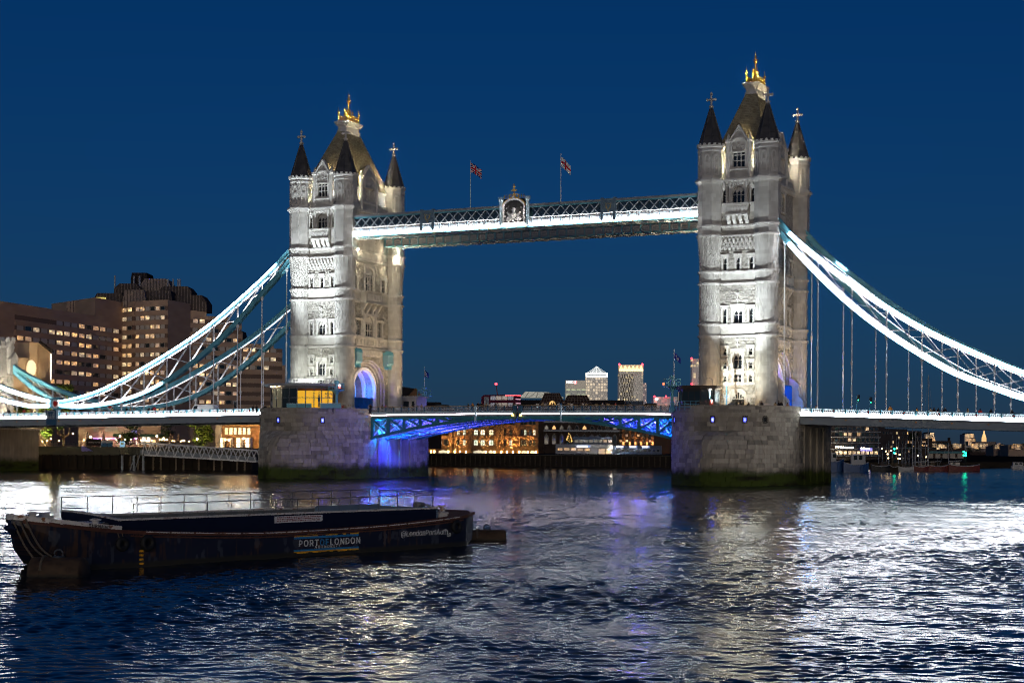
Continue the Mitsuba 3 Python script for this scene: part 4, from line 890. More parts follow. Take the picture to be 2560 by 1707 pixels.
m = LB(); q = np.linspace(.67, BM - .67, 15); V = [[(1.3 - .05, w, 1.9), (1.3 + .05, w, 1.9), (1.35, w, 2.45 + .32 * math.sin((w - .67) / (BM - 1.34) * math.pi / 2 * 1.0)), (1.25, w, 2.45 + .32 * math.sin((w - .67) / (BM - 1.34) * math.pi / 2))] for w in q]
m.grid(np.array(V), True, True); k = part(barge, 'headledge', m.done(), 'navy')
m = LB(); V = [[(1.2, r[0][1], r[2][2]), (1.42, r[0][1], r[2][2]), (1.42, r[0][1], r[2][2] + .1), (1.2, r[0][1], r[2][2] + .1)] for r in V]; m.grid(np.array(V), True, True); part(k, 'capping', m.done(), 'worn_white')
m = LB(); m.box(25.1, 25.25, .67, BM - .67, 1.8, 2.5); part(barge, 'headledge', m.done(), 'hold_blue')
m = LB(); m.box(1.4, 25.1, .8, BM - .8, .3, .4); part(barge, 'hold_floor', m.done(), 'hold_grey')
m = LB(); m.box(19.5, 25.1, BM - .95, BM - .8, 1.2, 2.62); part(barge, 'lining', m.done(), 'hold_blue')
def railing(w, s0, s1, step, z0, z1, ends=()):
    k = sub(barge, 'railing'); mm = LB(); mm.tube([(a, w, z1) for a in np.linspace(s0, s1, 12)], .028, 6); put(k, mm.done(), 'galvanised')
    for a in np.arange(s0, s1 + .01, step): mm = LB(); mm.tube([(a, w, z0), (a, w, z1)], .026, 6); part(k, 'post', mm.done(), 'galvanised')
railing(BM - .7, 1.2, 24.4, 1.65, 2.4, 3.55); railing(.75, 2.2, 25.0, 1.63, 2.45, 3.32)
k = sub(barge, 'railing'); mm = LB(); mm.tube([(25.1, w, 3.5) for w in np.linspace(.9, BM - .8, 6)], .028, 6); put(k, mm.done(), 'galvanised')
for w in (.95, 2.6, 4.2, BM - .85): mm = LB(); mm.tube([(25.1, w, 2.4), (25.1, w, 3.5)], .026, 6); part(k, 'post', mm.done(), 'galvanised')
mm = LB(); mm.tube([(1.2, BM - .7, 3.0), (1.2, BM - 2.6, 3.0)], .024, 6); part(k, 'side_bar', mm.done(), 'galvanised')
# bitts, windlass, hatch and rope on the end decks
for s_, w, z in ((-2.7, 2.6, 2.45), (-.3, .55, 2.1)):
    m = LB(); m.lathe((s_, w), [(.34, z - .1), (.34, z + .08), (.2, z + .12), (.17, z + .38), (.3, z + .42), (.3, z + .5), (.05, z + .54)], 12); part(barge, 'bollard', m.done(), 'worn_white')
m = LB(); m.box(-2.0, -1.4, 2.7, 3.5, 2.3, 2.72); m.box(-1.9, -1.5, 2.9, 3.3, 2.72, 2.9); part(barge, 'windlass', m.done(), 'worn_white')
m = LB(); m.box(-.9, .7, 1.4, 3.0, 2.05, 2.3); m.box(-1.0, .8, 1.3, 3.1, 2.28, 2.36); part(barge, 'hatch', m.done(), 'worn_white')
m = LB()
for i in range(5): m.tube([(.3 + (.62 - .05 * i) * math.cos(a), .95 + (.35 - .03 * i) * math.sin(a), 2.1 + .05 * i + .02 * math.sin(3 * a)) for a in np.linspace(0, 6.2, 18)], .045, 5)
k = key('rope_coil'); put(k, m.done(), 'rope'); tag(k, 'grey mooring rope coiled on the bow deck of the barge', 'rope')
m = LB(); m.box(25.7, 26.5, .9, 1.3, 1.85, 2.2); m.lathe((26.1, 1.1), [(.35, 2.2), (.16, 2.25), (.16, 2.5), (.3, 2.55), (.3, 2.62)], 10); part(barge, 'bitts', m.done(), 'worn_white')
m = LB(); m.box(25.5, 26.3, 2.6, 3.4, 1.9, 2.35); m.lathe((25.9, 3.0), [(.4, 2.35), (.4, 2.75), (.2, 2.8)], 12); m.tube([(25.6, 2.8, 2.4), (25.2, 2.0, 2.7), (25.4, 1.2, 2.5)], .06, 6); part(barge, 'winch', m.done(), 'hold_grey')
# lettering
def letters(text, h, s_, w, z, mt, k=barge, bold=True, gap=0.0, slant=0.0, name='lettering', out=.006):
    mm = LB(); x = 0.0
    for piece, mtl in text:
        for chx in piece:
            if chx == ' ': x += h * .5; continue
            tm = meshkit.text_mesh(chx, h, .02, bold); v = np.array(tm.vertices); wd = v[:, 0].max(); v[:, 0] += slant * v[:, 1]
            if mtl == mt: mm.add(np.column_stack([s_ + x + v[:, 0], w - out - v[:, 2], z + (x + v[:, 0]) * getattr(letters, 'rise', 0) + v[:, 1]]), tm.faces, False)
            x += wd + gap
    mm.done(); return part(k, name, mm, mt + '_two')
for q in ('worn_white', 'sign_white', 'sign_blue', 'ink'): scene[q + '_two'] = {'type': 'twosided', 'bsdf': scene[q]}
lp = LB()
for z0, z1, mt, nm in ((1.17, 1.30, 'sign_orange', 'orange_band'), (1.04, 1.165, 'sign_blue', 'blue_band'), (.32, .42, 'sign_blue', 'blue_band'), (.20, .315, 'sign_orange', 'orange_band')):
    mm = LB(); x = 12.7
    while x < 17.75:
        L = rnd.uniform(.15, .5); x2 = min(17.75, x + L); fl = .0 if rnd.random() < .55 else rnd.uniform(0, .07)
        if not (mt == 'sign_orange' and z0 > 1 and rnd.random() < .3 and x > 14): mm.box(x, x2, -.035, -.0, z0 + (fl if z0 < .3 else 0), z1 - (fl if z1 > 1.2 else 0))
        x = x2
    part(barge, nm, mm.done(), mt)
letters([('PORT', 'sign_white'), ('OF', 'sign_blue'), ('LONDON', 'sign_white')], .36, 13.0, -.04, .60, 'sign_white', gap=.075)
letters([('PORT', 'sign_white'), ('OF', 'sign_blue'), ('LONDON', 'sign_white')], .36, 13.0, -.04, .60, 'sign_blue', gap=.075)
letters([('AUTHORITY', 'sign_white')], .17, 14.25, -.04, .45 - .07 + .06, 'sign_white', gap=.09, bold=False)
letters([('@LondonPortAuth', 'sign_white')], .34, 21.25, -.04, .86, 'sign_white', gap=.035, slant=.12, bold=False)
letters.rise = -.11; letters([('SURNAME', 'ink')], .17, -1.1, -.03, float(zdk(-1.1)) + .02, 'ink', k=bw, gap=.03); letters.rise = 0
letters([('12', 'sign_white')], .2, 25.35, float(ins(25.4)) - .05, .72, 'sign_white', gap=.03)
mm = LB()
for i in range(4): mm.box(2.05 + rnd.uniform(-.03, .03), 2.3, -.02, 0, .9 - i * .22 - .1, .9 - i * .22)
part(barge, 'draught_mark', mm.done(), 'sign_orange', kind='stuff')
for i, (s_, z, r, out) in enumerate(((.85, 1.28, .42, .22), (2.4, 1.27, .47, .24), (26.15, 1.3, .47, .2))):
    m = LB(); i0 = float(ins(s_)); V = []
    for a in np.linspace(0, 2 * math.pi, 25)[:-1]:
        V.append([(s_ + (r - .17 + .15 * math.cos(b)) * math.cos(a), i0 - out + .14 * math.sin(b), z + (r - .17 + .15 * math.cos(b)) * math.sin(a)) for b in np.linspace(0, 2 * math.pi, 11)[:-1]])
    V.append(V[0]); m.grid(np.array(V), True); k = key('tyre_fender'); put(k, m.done(), 'rubber', smooth=60)
    tag(k, ['black tyre fender hanging nearest the bow of the barge', 'larger black tyre fender on the barge side, second from the bow', 'black tyre fender hanging at the stern of the barge'][i], 'tyre', 'tyre fenders on the barge')
    m = LB(); m.tube([(s_ - .12, i0 - .1, z + r - .1), (s_ - .15, i0 + .1, float(zdk(s_)) + .05)], .025, 5); m.tube([(s_ + .12, i0 - .1, z + r - .1), (s_ + .15, i0 + .1, float(zdk(s_)) + .05)], .025, 5); part(k, 'rope', m.done(), 'rope')
# mooring buoys: rusty drums afloat
def drum(c, a, L, r, z, lbl):
    a = np.array([math.cos(a), math.sin(a), 0]); b = np.array([-a[1], a[0], 0]); V = []
    for x, q in ((-L / 2, .3), (-L / 2, .82), (-L / 2 + .12, 1), (-L / 4, 1), (-L / 4 + .03, 1.03), (-L / 4 + .08, 1), (L / 4, 1), (L / 4 + .03, 1.03), (L / 4 + .08, 1), (L / 2 - .12, 1), (L / 2, .82), (L / 2, .3)):
        V.append([np.array([*c, z]) + a * x + b * r * q * math.cos(t_) + ZB * r * q * math.sin(t_) for t_ in np.linspace(0, 2 * math.pi, 25)[:-1]])
    k = key('mooring_buoy'); put(k, MB().grid(np.array(V), True, True), 'buoy', smooth=40); tag(k, lbl, 'buoy', 'mooring buoys of the barge')
    m = MB(); p = np.array([*c, z + r]); m.tube([p + a * (.22 * math.cos(t_)) + ZB * (.16 + .2 * math.sin(t_)) for t_ in np.linspace(-.6, 3.8, 12)], .045, 6); m.box(p[0] - .2, p[0] + .2, p[1] - .2, p[1] + .2, p[2] - .05, p[2] + .05); part(k, 'ring', m, 'dark_steel')
    m = MB(); m.tube([np.array([*c, z]) + a * (-L * .28 + .05 * t_) + b * (r + .04) * math.cos(t_) + ZB * (r + .04) * math.sin(t_) for t_ in np.linspace(.2, 2.9, 14)], .07, 6); part(k, 'rope_turn', m, 'rope'); return k
def buoyrust(p, n, uv):
    d = fbm(p.x * 2.4, p.y * 2.4, p.z * 2.4, 4); c = mix((.025, .014, .008), (.10, .062, .032), d); return mix(c, (.025, .022, .015), smoothstep(.22, .02, p.z))
mat('buoy', proc(buoyrust), .75, .3)
drum((69.75, -210.2), .35, 2.75, .82, .12, 'large rusty drum buoy with ropes floating below the barge bow')
drum((74.75, -172.9), .42, 2.7, .72, .0, 'small rusty drum buoy floating behind the barge stern')
for i, (p, q) in enumerate((((-4.3, 1.3, 2.75), (68.6, -210.0, .95)), ((-4.1, 1.0, 2.7), (69.2, -210.1, .95)), ((-4.5, 1.6, 2.75), (68.3, -209.9, .55)))):
    a = bp(*p); b = np.array(q); m = MB(); m.tube([a + (b - a) * t_ - ZB * .35 * math.sin(t_ * math.pi) for t_ in np.linspace(0, 1, 12)], .05, 6); k = key('mooring_rope'); put(k, m, 'rope'); tag(k, ['middle one of three mooring ropes hanging from the barge bow to the large buoy', 'mooring rope from barge bow to the large buoy, rightmost of three', 'mooring rope hanging outermost left from the barge bow to the large buoy'][i], 'rope', 'ropes from the barge bow to the buoy')

# ------------------------------------------------------------------ cabins, masts, flags and lamps on piers and walkways
def onx(u, y):
    """x of the point at depth line y seen in photo column u."""
    r = FW + RT * (u - 1280) / FPX; t = (y - EYE[1]) / r[1]; return float(EYE[0] + r[0] * t)
mat('pane_clear', (.02, .03, .035), .05, .7)
mat('yellow_panel', (.80, .46, .03), .5, .3)
mat('wood_warm', (.26, .13, .05), .6, .3)
mat('rail_blue', (.12, .36, .46), .45, .4)
mat('cabin_dark', (.035, .032, .03), .55, .4)
# glazed pavilion on the left pier
pv = thing('ticket_pavilion', 'glazed pavilion with curved flat roof and yellow poster wall on the left pier', 'pavilion')
cx, cy = -41.2, -15.6
ell = lambda rx, ry, n=40: Polygon([(cx + rx * math.cos(a), cy + ry * math.sin(a)) for a in np.linspace(0, 2 * math.pi, n + 1)[:-1]])
m = MB(); m.poly(ell(8.0, 6.2), 17.25, 17.42); m.poly(ell(7.7, 5.9), 17.05, 17.25); m.poly(ell(7.9, 6.1).difference(ell(7.5, 5.7)), 17.42, 17.55); part(pv, 'roof', m, 'grey_steel')
m = MB(); m.poly(ell(6.6, 4.9).difference(ell(6.4, 4.7)), 12.0, 12.4); m.poly(ell(6.65, 4.95).difference(ell(6.4, 4.7)), 14.85, 14.95); m.poly(ell(6.65, 4.95).difference(ell(6.4, 4.7)), 16.6, 17.05); part(pv, 'frame', m, 'galvanised')
m = MB(); m.poly(ell(4.5, 3.0), 12.0, 17.0); part(pv, 'inner_core', m, 'wood_warm')
for i, a in enumerate(np.linspace(math.pi * 1.02, math.pi * 1.98, 13)):
    p = (cx + 6.6 * math.cos(a), cy + 4.9 * math.sin(a)); m = MB(); m.obox((*p, 12.0), (*p, 17.05), .12, .12); part(pv, 'mullion', m, 'galvanised')
    if i < 12:
        a2 = a + math.pi * .96 / 12; q = (cx + 6.5 * math.cos(a2), cy + 4.8 * math.sin(a2)); p = (cx + 6.5 * math.cos(a), cy + 4.8 * math.sin(a))
        yel = i >= 7; zt = 16.2 if yel else 16.6
        m = MB(); m.obox(((p[0] + q[0]) / 2 - (q[0] - p[0]) / 2, (p[1] + q[1]) / 2 - (q[1] - p[1]) / 2, (12.6 + zt) / 2), (*q, (12.6 + zt) / 2), .05, zt - 12.6)
        if yel: k = part(pv, 'poster_panel', m, 'yellow_panel', emit=(.62, .33, .02), w=.1)
        else: k = part(pv, 'glass_panel', m, 'pane_clear', **({'emit': (.10, .085, .05), 'w': .02} if i in (1, 3, 4) else {}))
def curved(a, z): return np.array([cx + 6.72 * math.cos(a), cy + 5.02 * math.sin(a), z])
pic = sub(pv, 'poster_print')
m = MB(); a0 = math.pi * 1.79
for i, (z0, z1, w) in enumerate(((13.2, 14.3, .34), (14.3, 15.0, .42), (15.0, 15.5, .26), (15.5, 16.0, .1))): p = curved(a0, (z0 + z1) / 2); m.obox(p - ZB * (z1 - z0) / 2, p + ZB * (z1 - z0) / 2, w, .05)
put(pic, m, 'deep_blue')
for ln, z in (('Enjoy the', 15.5), ('Tower', 14.9)):
    m = MB(); ang = math.pi * 1.855
    tm = meshkit.text_mesh(ln, .34, .03, True); v = np.array(tm.vertices); pp = np.array([curved(ang + x * .155, z + y) for x, y in v[:, :2]]) + np.array([[.3, -.95, 0]]) * v[:, 2:]; m.add(pp, tm.faces, False); part(pic, 'lettering', m, 'deep_blue')
m = MB()
for q in range(8): a_ = math.pi * 1.80 + q * .05; m.obox(curved(a_, 13.7 + .1 * math.sin(q)), curved(a_ + .05, 13.7 + .1 * math.sin(q + 1)), .08, .03)
part(pic, 'wave_line', m, 'blue_paint')
for i, a in enumerate((math.pi * 1.28, math.pi * 1.34, math.pi * 1.40)):
    p = (cx + 7.0 * math.cos(a), cy + 5.3 * math.sin(a)); m = MB(); m.lathe(p, [(.16, 16.96), (.2, 17.04)], 10); part(pv, 'downlight', m, 'lamp', emit=np.array(WARM) * 14, w=.1); point(f'pavilion_light_{i}', (*p, 16.7), 7, WARM, .15)
def fence(k, pts, z0, h, mt, step=1.6, bars=2, nm='railing'):
    kk = sub(k, nm); m = MB()
    for j in range(bars): z = z0 + h * (j + 1) / bars; m.tube([(*p, z) for p in pts], .04, 5)
    put(kk, m, mt)
    L = [0]; 
    for p, q in zip(pts[:-1], pts[1:]): L.append(L[-1] + math.dist(p, q))
    for s_ in np.arange(0, L[-1] + .01, step):
        x, y = np.interp(s_, L, [p[0] for p in pts]), np.interp(s_, L, [p[1] for p in pts]); m = MB(); m.obox((x, y, z0), (x, y, z0 + h), .09, .09); part(kk, 'post', m, mt)
fence(pv, [(-45.2, -14.5), (-36.2, -14.5), (-35.9, -12.5)], 17.42, 1.15, 'white_paint', .75, 4, 'roof_railing')
for i, (u0, u1) in enumerate(((716, 778), (800, 852))):
    k = thing('glass_balustrade', ['low blue glass balustrade before the dark glass of the pavilion', 'low blue glass balustrade before the yellow posters of the pavilion'][i], 'balustrade', 'blue balustrades on the left pier'); xa, xb = onx(u0, -21), onx(u1, -19.5)
    m = MB(); m.obox((xa, -21, 13.35), (xb, -19.5, 13.35), .05, .8); put(sub(k, 'panel'), m, 'rail_blue'); m = MB(); m.obox((xa, -21, 13.8), (xb, -19.5, 13.8), .1, .08); part(k, 'handrail', m, 'pale_blue')
# control cabin on the right pier
cb = thing('control_cabin', 'small dark flat-roofed control cabin with windows on the right pier', 'cabin')
oc = Polygon([(33.6, -18.0), (35.2, -20.3), (38.4, -20.6), (40.2, -19.0), (40.2, -16.2), (33.6, -16.2)])
m = MB(); m.poly(oc, 12.0, 13.7); m.poly(oc.buffer(.02).difference(oc.buffer(-.15)), 15.3, 15.75); part(cb, 'wall', m, 'cabin_dark')
m = MB(); m.poly(oc.buffer(.35, join_style=2), 15.75, 15.95); m.poly(oc.buffer(.25, join_style=2), 15.95, 16.3); part(cb, 'roof', m, 'wood_dark')
mat('wood_dark', (.055, .042, .03), .7, .3)
cs = list(oc.exterior.coords)
for p, q in zip(cs[:-1], cs[1:]):
    n = max(2, round(math.dist(p, q) / 1.1))
    for i in range(n):
        a = np.array(p) + (np.array(q) - np.array(p)) * i / n; b = np.array(p) + (np.array(q) - np.array(p)) * (i + 1) / n
        m = MB(); m.obox((*(a * .94 + b * .06), 14.5), (*(a * .06 + b * .94), 14.5), .06, 1.6); part(cb, 'window', m, 'pane_clear', **({'emit': (.16, .13, .10), 'w': .02} if p[0] < 35 and i == 0 else {}))
        m = MB(); m.obox((*a, 13.7), (*a, 15.3), .14, .14); part(cb, 'window_post', m, 'cabin_dark')
m = MB(); m.box(38.6, 40.1, -19.55, -18.6, 12.0, 13.9); part(cb, 'red_locker', m, 'red_paint')
point('cabin_light', (41.6, -19.5, 14.2), 10, WARM, .15); point('cabin_inside', (36.6, -18.2, 15.0), 1.5, WARM, .05)
fence(cb, [(32.7, -18.3), (34.6, -21.3), (38.6, -21.9)], 12.2, 1.5, 'rail_blue', 1.0, 3, 'blue_railing')
cf = thing('pier_cabin', 'low stone cabin with dark doorways on the far side of the left pier', 'cabin')
m = MB(); m.box(-39.6, -33.9, 14.8, 19.2, 12.0, 15.9); m.box(-39.9, -33.6, 14.5, 19.5, 15.9, 16.15); put(sub(cf, 'wall'), m, 'stone')
for x, w in ((-38.9, .9), (-36.2, 1.2), (-34.6, .6)): m = MB(); m.box(x - w / 2, x + w / 2, 14.72, 14.86, 12.9, 15.1); part(cf, 'window', m, 'pane_clear')
m = MB(); m.tube([(-38.0 + .75 * math.cos(a), 13.6, 13.2 + 1.3 * math.sin(a)) for a in np.linspace(0, math.pi, 10)], .1, 6); m.obox((-38.75, 13.6, 12), (-38.75, 13.6, 13.2), .2, .2); m.obox((-37.25, 13.6, 12), (-37.25, 13.6, 13.2), .2, .2); k = key('iron_hoop'); put(k, m, 'blue_paint'); tag(k, 'pale blue arched iron hoop beside the stone cabin', 'ironwork')
def signal_mast(x, y, lbl, top=18.0):
    k = thing('signal_mast', lbl, 'signal mast', 'blue signal masts on the piers')
    m = MB(); m.lathe((x, y), [(.55, 12), (.5, 12.7), (.3, 12.9), (.26, 15.4), (.5, 15.9), (.9, 16.15), (.9, 16.25)], 10); part(k, 'column', m, 'blue_paint', smooth=40)
    m = MB(); m.lathe((x, y), [(1.5, 16.2), (1.55, 16.3), (1.5, 16.4)], 16); part(k, 'platform', m, 'blue_paint')
    m = MB()
    for z in (16.9, 17.5): m.tube([(x + 1.45 * math.cos(a), y + 1.45 * math.sin(a), z) for a in np.linspace(0, 2 * math.pi, 17)], .05, 5)
    for a in np.linspace(0, 2 * math.pi, 9)[:-1]: m.obox((x + 1.45 * math.cos(a), y + 1.45 * math.sin(a), 16.3), (x + 1.45 * math.cos(a), y + 1.45 * math.sin(a), 17.5), .08, .08)
    part(k, 'basket_rail', m, 'blue_paint')
    m = MB(); m.lathe((x, y), [(.25, 16.3), (.22, top - .6), (.5, top - .3), (.5, top), (.1, top + .15)], 10); part(k, 'lantern_post', m, 'blue_paint', smooth=40)
    return k
signal_mast(-34.9, 20.0, 'blue signal mast with railed basket on the far end of the left pier')
k = signal_mast(32.4, -17.6, 'blue signal mast with railed basket beside the right pier control cabin'); m = MB(); m.lathe((31.0, -17.8), [(.16, 16.5), (.2, 16.6), (.2, 16.85), (.1, 16.95)], 8); part(k, 'red_lamp', m, 'lamp', emit=(3, .5, .1), w=.05)
k = signal_mast(-33.3, -16.8, 'blue signal mast with white and red lamp in front of the left pavilion'); m = MB(); m.lathe((-32.4, -17.3), [(.2, 16.6), (.22, 16.7), (.22, 17.0), (.1, 17.05)], 8); part(k, 'red_lamp', m, 'lamp', emit=(4, .4, .1), w=.05); m = MB(); m.lathe((-32.4, -17.3), [(.2, 17.05), (.22, 17.1), (.2, 17.35)], 8); part(k, 'white_lamp', m, 'lamp', emit=(4, 4, 4.2), w=.05)
def pole(x, y, z0, z1, lbl, r=.09):
    k = key('flagpole'); m = MB(); m.lathe((x, y), [(r * 1.4, z0), (r, z0 + 1), (r * .6, z1), (r * 1.3, z1 + .06), (r * .3, z1 + .2)], 8); put(k, m, 'white_paint'); return tag(k, lbl, 'flagpole', 'white flagpoles')
def flag(p, L, H, drop, layers, lbl, base):
    """A hanging flag: grid cloth from its hoist at p (top corner), streaming to +x and sagging."""
    k = key('flag'); tag(k, lbl, 'flag', 'flags on the bridge')
    def surf(a, b, off): 
        x = L * a * (1 - .25 * b * 0); return np.array([p[0] + x * .93, p[1] - off + .22 * math.sin(a * 7 + b * 2) * a, p[2] - H * b - drop * a ** 1.15 + .1 * math.sin(a * 5)])
    def patch(poly_, off, mt, nm):
        m = MB(); 
        for g in getattr(poly_, 'geoms', [poly_]):
            if g.area < 1e-5: continue
            tv, tf = trimesh.creation.triangulate_polygon(g.segmentize(.12), engine='earcut'); top = np.array([surf(a, b, off) for a, b in tv]); bot = np.array([surf(a, b, off - .012) for a, b in tv]); m.add(top, tf, False); m.add(bot, tf[:, ::-1], False)
        if m.v: put(k if nm is None else sub(k, nm), m, mt)
    patch(unary_union([sbox(i / 8, 0, (i + 1) / 8, 1) for i in range(8)]), 0, base, 'field')
    for i, (pl, mt, nm) in enumerate(layers): patch(pl.intersection(sbox(0, 0, 1, 1)), .03 * (i + 1), mt, nm)
    return k
for q, c in (('cloth_blue', (.015, .035, .22)), ('cloth_white', (.75, .75, .75)), ('cloth_red', (.62, .03, .05)), ('cloth_royal', (.05, .06, .42))): dif(q, c)
pole(-11.35, -5.9, 47, 58.6, 'white flagpole on the walkway carrying the red, white and blue flag'); pole(6.85, -5.9, 47, 58.6, 'white flagpole on the walkway carrying the red cross flag')
diag = lambda w: unary_union([Polygon([(-w, 0), (w, 0), (1 + w, 1), (1 - w, 1)]), Polygon([(1 - w, 0), (1 + w, 0), (w, 1), (-w, 1)])])
cross = lambda w: unary_union([sbox(.5 - w * .6, 0, .5 + w * .6, 1), sbox(0, .5 - w, 1, .5 + w)])
flag((-11.25, -5.95, 58.3), 2.3, 1.7, 1.25, [(diag(.13), 'cloth_white', 'white_saltire'), (diag(.05), 'cloth_red', 'red_saltire'), (cross(.17), 'cloth_white', 'white_cross'), (cross(.1), 'cloth_red', 'red_cross')], 'blue flag with red and white crosses, drooping, left of the two above the walkway', 'cloth_blue')
flag((6.95, -5.95, 58.1), 1.9, 1.7, 1.6, [(cross(.1), 'cloth_red', 'red_cross')], 'white flag with red cross, drooping, right of the two above the walkway', 'cloth_white')
ring_ = lambda a, b, r: Point(a, b).buffer(r).difference(Point(a, b).buffer(r * .45))
pole(-35.1, 20.4, 16.3, 22.2, 'white flagpole on the far signal mast of the left pier', .07); flag((-35.05, 20.35, 21.5), .95, 1.15, .35, [(ring_(.45, .4, .22), 'cloth_white', 'badge'), (sbox(.3, .7, .75, .85), 'cloth_white', 'badge')], 'small dark blue flag with white badge at the left pier', 'cloth_blue')
pole(32.85, -18.0, 16.3, 22.3, 'white flagpole on the signal mast of the right pier', .07); flag((32.9, -18.05, 21.8), 1.15, 1.0, .75, [(ring_(.5, .42, .26), 'cloth_white', 'badge'), (sbox(.45, .7, .65, .9), 'cloth_white', 'badge')], 'royal blue flag with white badge at the right pier', 'cloth_royal')
k = thing('street_lamp', 'lit globe street lamp on a dark post before the right tower doorway', 'street lamp')
lx = 41.0; m = MB(); m.lathe((lx, -15), [(.22, 12), (.16, 12.6), (.09, 12.9), (.08, 16.2), (.16, 16.4)], 8); m.obox((lx - .4, -15, 14.6), (lx + .4, -15, 14.6), .08, .08); part(k, 'post', m, 'deep_blue')
m = MB(); m.mesh(trimesh.creation.icosphere(2, .3).apply_translation([lx, -15, 16.75])); part(k, 'globe', m, 'lamp', emit=np.array([1, .74, .38]) * 22, w=.5, smooth=True); point('street_lamp_light', (lx, -14.6, 16.4), 55, (1, .66, .30), .8)
k = thing('street_lamp', 'tall unlit swan-neck lamp post rising behind the right control cabin', 'street lamp'); x = onx(1781, -14); m = MB(); m.tube([(x, -14, 12), (x, -14, 17.0), (x - .15, -14, 17.5), (x - .55, -14, 17.75), (x - .95, -14, 17.7)], .06, 6); part(k, 'post', m, 'grey_steel'); m = MB(); m.box(x - 1.25, x - .85, -14.1, -13.9, 17.6, 17.72); part(k, 'head', m, 'grey_steel')
for i, (u, y, z, gl, lb) in enumerate(((2147, 4, 15.25, (0, 3.5, 1.6), 'traffic light showing green on the right deck, taller and left of its neighbour'), (2178, 6, 14.9, (0, 3, 1.4), 'traffic light showing green on the right deck, shorter one to the right'), (589, -4, 14.6, (.0, .0, .0), 'dark traffic light seen from behind on the left deck by the pier'))):
    k = thing('traffic_light', lb, 'traffic light', 'traffic lights on the deck'); x = onx(u, y); m = MB(); m.tube([(x - .35, y, 11.4), (x - .35, y, z + .1)], .05, 6); part(k, 'post', m, 'rail_blue'); m = MB(); m.box(x - .28, x + .12, y - .2, y + .15, z - 1.1, z + .05); part(k, 'head', m, 'black')
    if sum(gl): m = MB(); m.lathe((x - .05, y - .26), [(.02, z - .98), (.11, z - .92), (.11, z - .8), (.02, z - .74)], 8); part(k, 'green_lens', m, 'lamp', emit=gl, w=.03)
# vehicles on the deck
def wheelset(k, xs, ys, r, z):
    for x in xs:
        for y in ys:
            m = MB(); V = [[(x + q * math.cos(a), y + w, z + q * math.sin(a)) for a in np.linspace(0, 2 * math.pi, 15)[:-1]] for q, w in ((r * .3, -.12), (r, -.12), (r, .12), (r * .3, .12))]; m.grid(np.array(V), True, True); part(k, 'wheel', m, 'rubber')
vn = thing('van', 'white van crossing the left side span behind the parapet', 'van'); zd = zL(72) - 1.1
m = MB(); m.slab([(-75.9, zd + .35), (-70.1, zd + .35), (-70.1, zd + 1.95), (-70.6, zd + 2.25), (-74.6, zd + 2.25), (-75.3, zd + 1.3), (-75.9, zd + 1.15)], [0, -2.2, 0], [1, 0, 0], ZB, [0, -1, 0], 1.9); part(vn, 'body', m, 'white_paint')
m = MB(); m.slab([(-75.0, zd + 1.35), (-73.9, zd + 1.35), (-73.9, zd + 2.0), (-74.6, zd + 2.0)], [0, -4.1, 0], [1, 0, 0], ZB, [0, -1, 0], .03); part(vn, 'side_window', m, 'glass_dark'); wheelset(vn, (-74.8, -71.2), (-4.0, -2.3), .36, zd + .36)
m = MB(); m.box(-70.1, -70.05, -3.9, -3.6, zd + .9, zd + 1.2); part(vn, 'tail_light', m, 'lamp', emit=(2, .1, .05), w=.02)
bs = thing('double_decker_bus', 'dark red double-decker bus crossing the middle span, red lights along its tail', 'bus'); z0 = 12.3
m = MB(); m.slab([(-9.6, z0 + .3), (-2.6, z0 + .3), (-2.6, z0 + 3.3), (-9.0, z0 + 3.3), (-9.5, z0 + 2.9)], [0, -2.2, 0], [1, 0, 0], ZB, [0, -1, 0], 2.5); part(bs, 'body', m, 'bus_red'); mat('bus_red', (.10, .008, .02), .35, .5)
for zz, nm in ((1.1, 'lower_window'), (2.35, 'upper_window')):
    for i in range(4): m = MB(); m.box(-7.6 + i * 1.2, -6.55 + i * 1.2, -4.74, -4.7, z0 + zz, z0 + zz + .7); part(bs, nm, m, 'lamp', emit=(.16, .12, .08) if i % 3 else (.05, .05, .07), w=.01)
m = MB(); m.box(-8.9, -7.9, -4.74, -4.7, z0 + .6, z0 + 2.9); part(bs, 'door_panel', m, 'grey_steel')
for i in range(3): m = MB(); m.box(-2.6, -2.55, -4.5, -2.4, z0 + .9 + i * .75, z0 + 1.1 + i * .75); part(bs, 'rear_window', m, 'lamp', emit=(.5, .25, .32), w=.02)
m = MB(); m.box(-4.6, -2.55, -4.72, -4.66, z0 + 3.1, z0 + 3.25); m.box(-2.6, -2.54, -4.6, -2.3, z0 + 3.12, z0 + 3.26); part(bs, 'tail_light', m, 'lamp', emit=(3.2, .15, .2), w=.05); wheelset(bs, (-8.3, -3.9), (-4.5, -2.5), .48, z0 + .48)
for i, (u, lb) in enumerate(((1110, 'dark car with lit roof crossing the middle span near the left tower'), (985, 'silver car nearly hidden behind the railing beside the left tower'))):
    k = thing('car', lb, 'car', 'cars on the bridge'); x = onx(u, -2); z0 = 12.1
    m = MB(); m.slab([(-2.1, .25), (2.1, .25), (2.1, .8), (1.2, .95), (.7, 1.45), (-1.1, 1.5), (-1.8, .95), (-2.1, .85)], [x, -1.5, z0 + (.35 if i == 0 else 0)], [1, 0, 0], ZB, [0, -1, 0], 1.7); part(k, 'body', m, ['cabin_dark', 'grey_steel'][i]); m = MB(); m.slab([(-1.0, .98), (.8, .98), (.55, 1.38), (-.95, 1.4)], [x, -3.2, z0 + (.35 if i == 0 else 0)], [1, 0, 0], ZB, [0, -1, 0], .03); part(k, 'window', m, 'glass_sky'); wheelset(k, (x - 1.3, x + 1.3), (-3.1, -1.6), .32, z0 + .32)
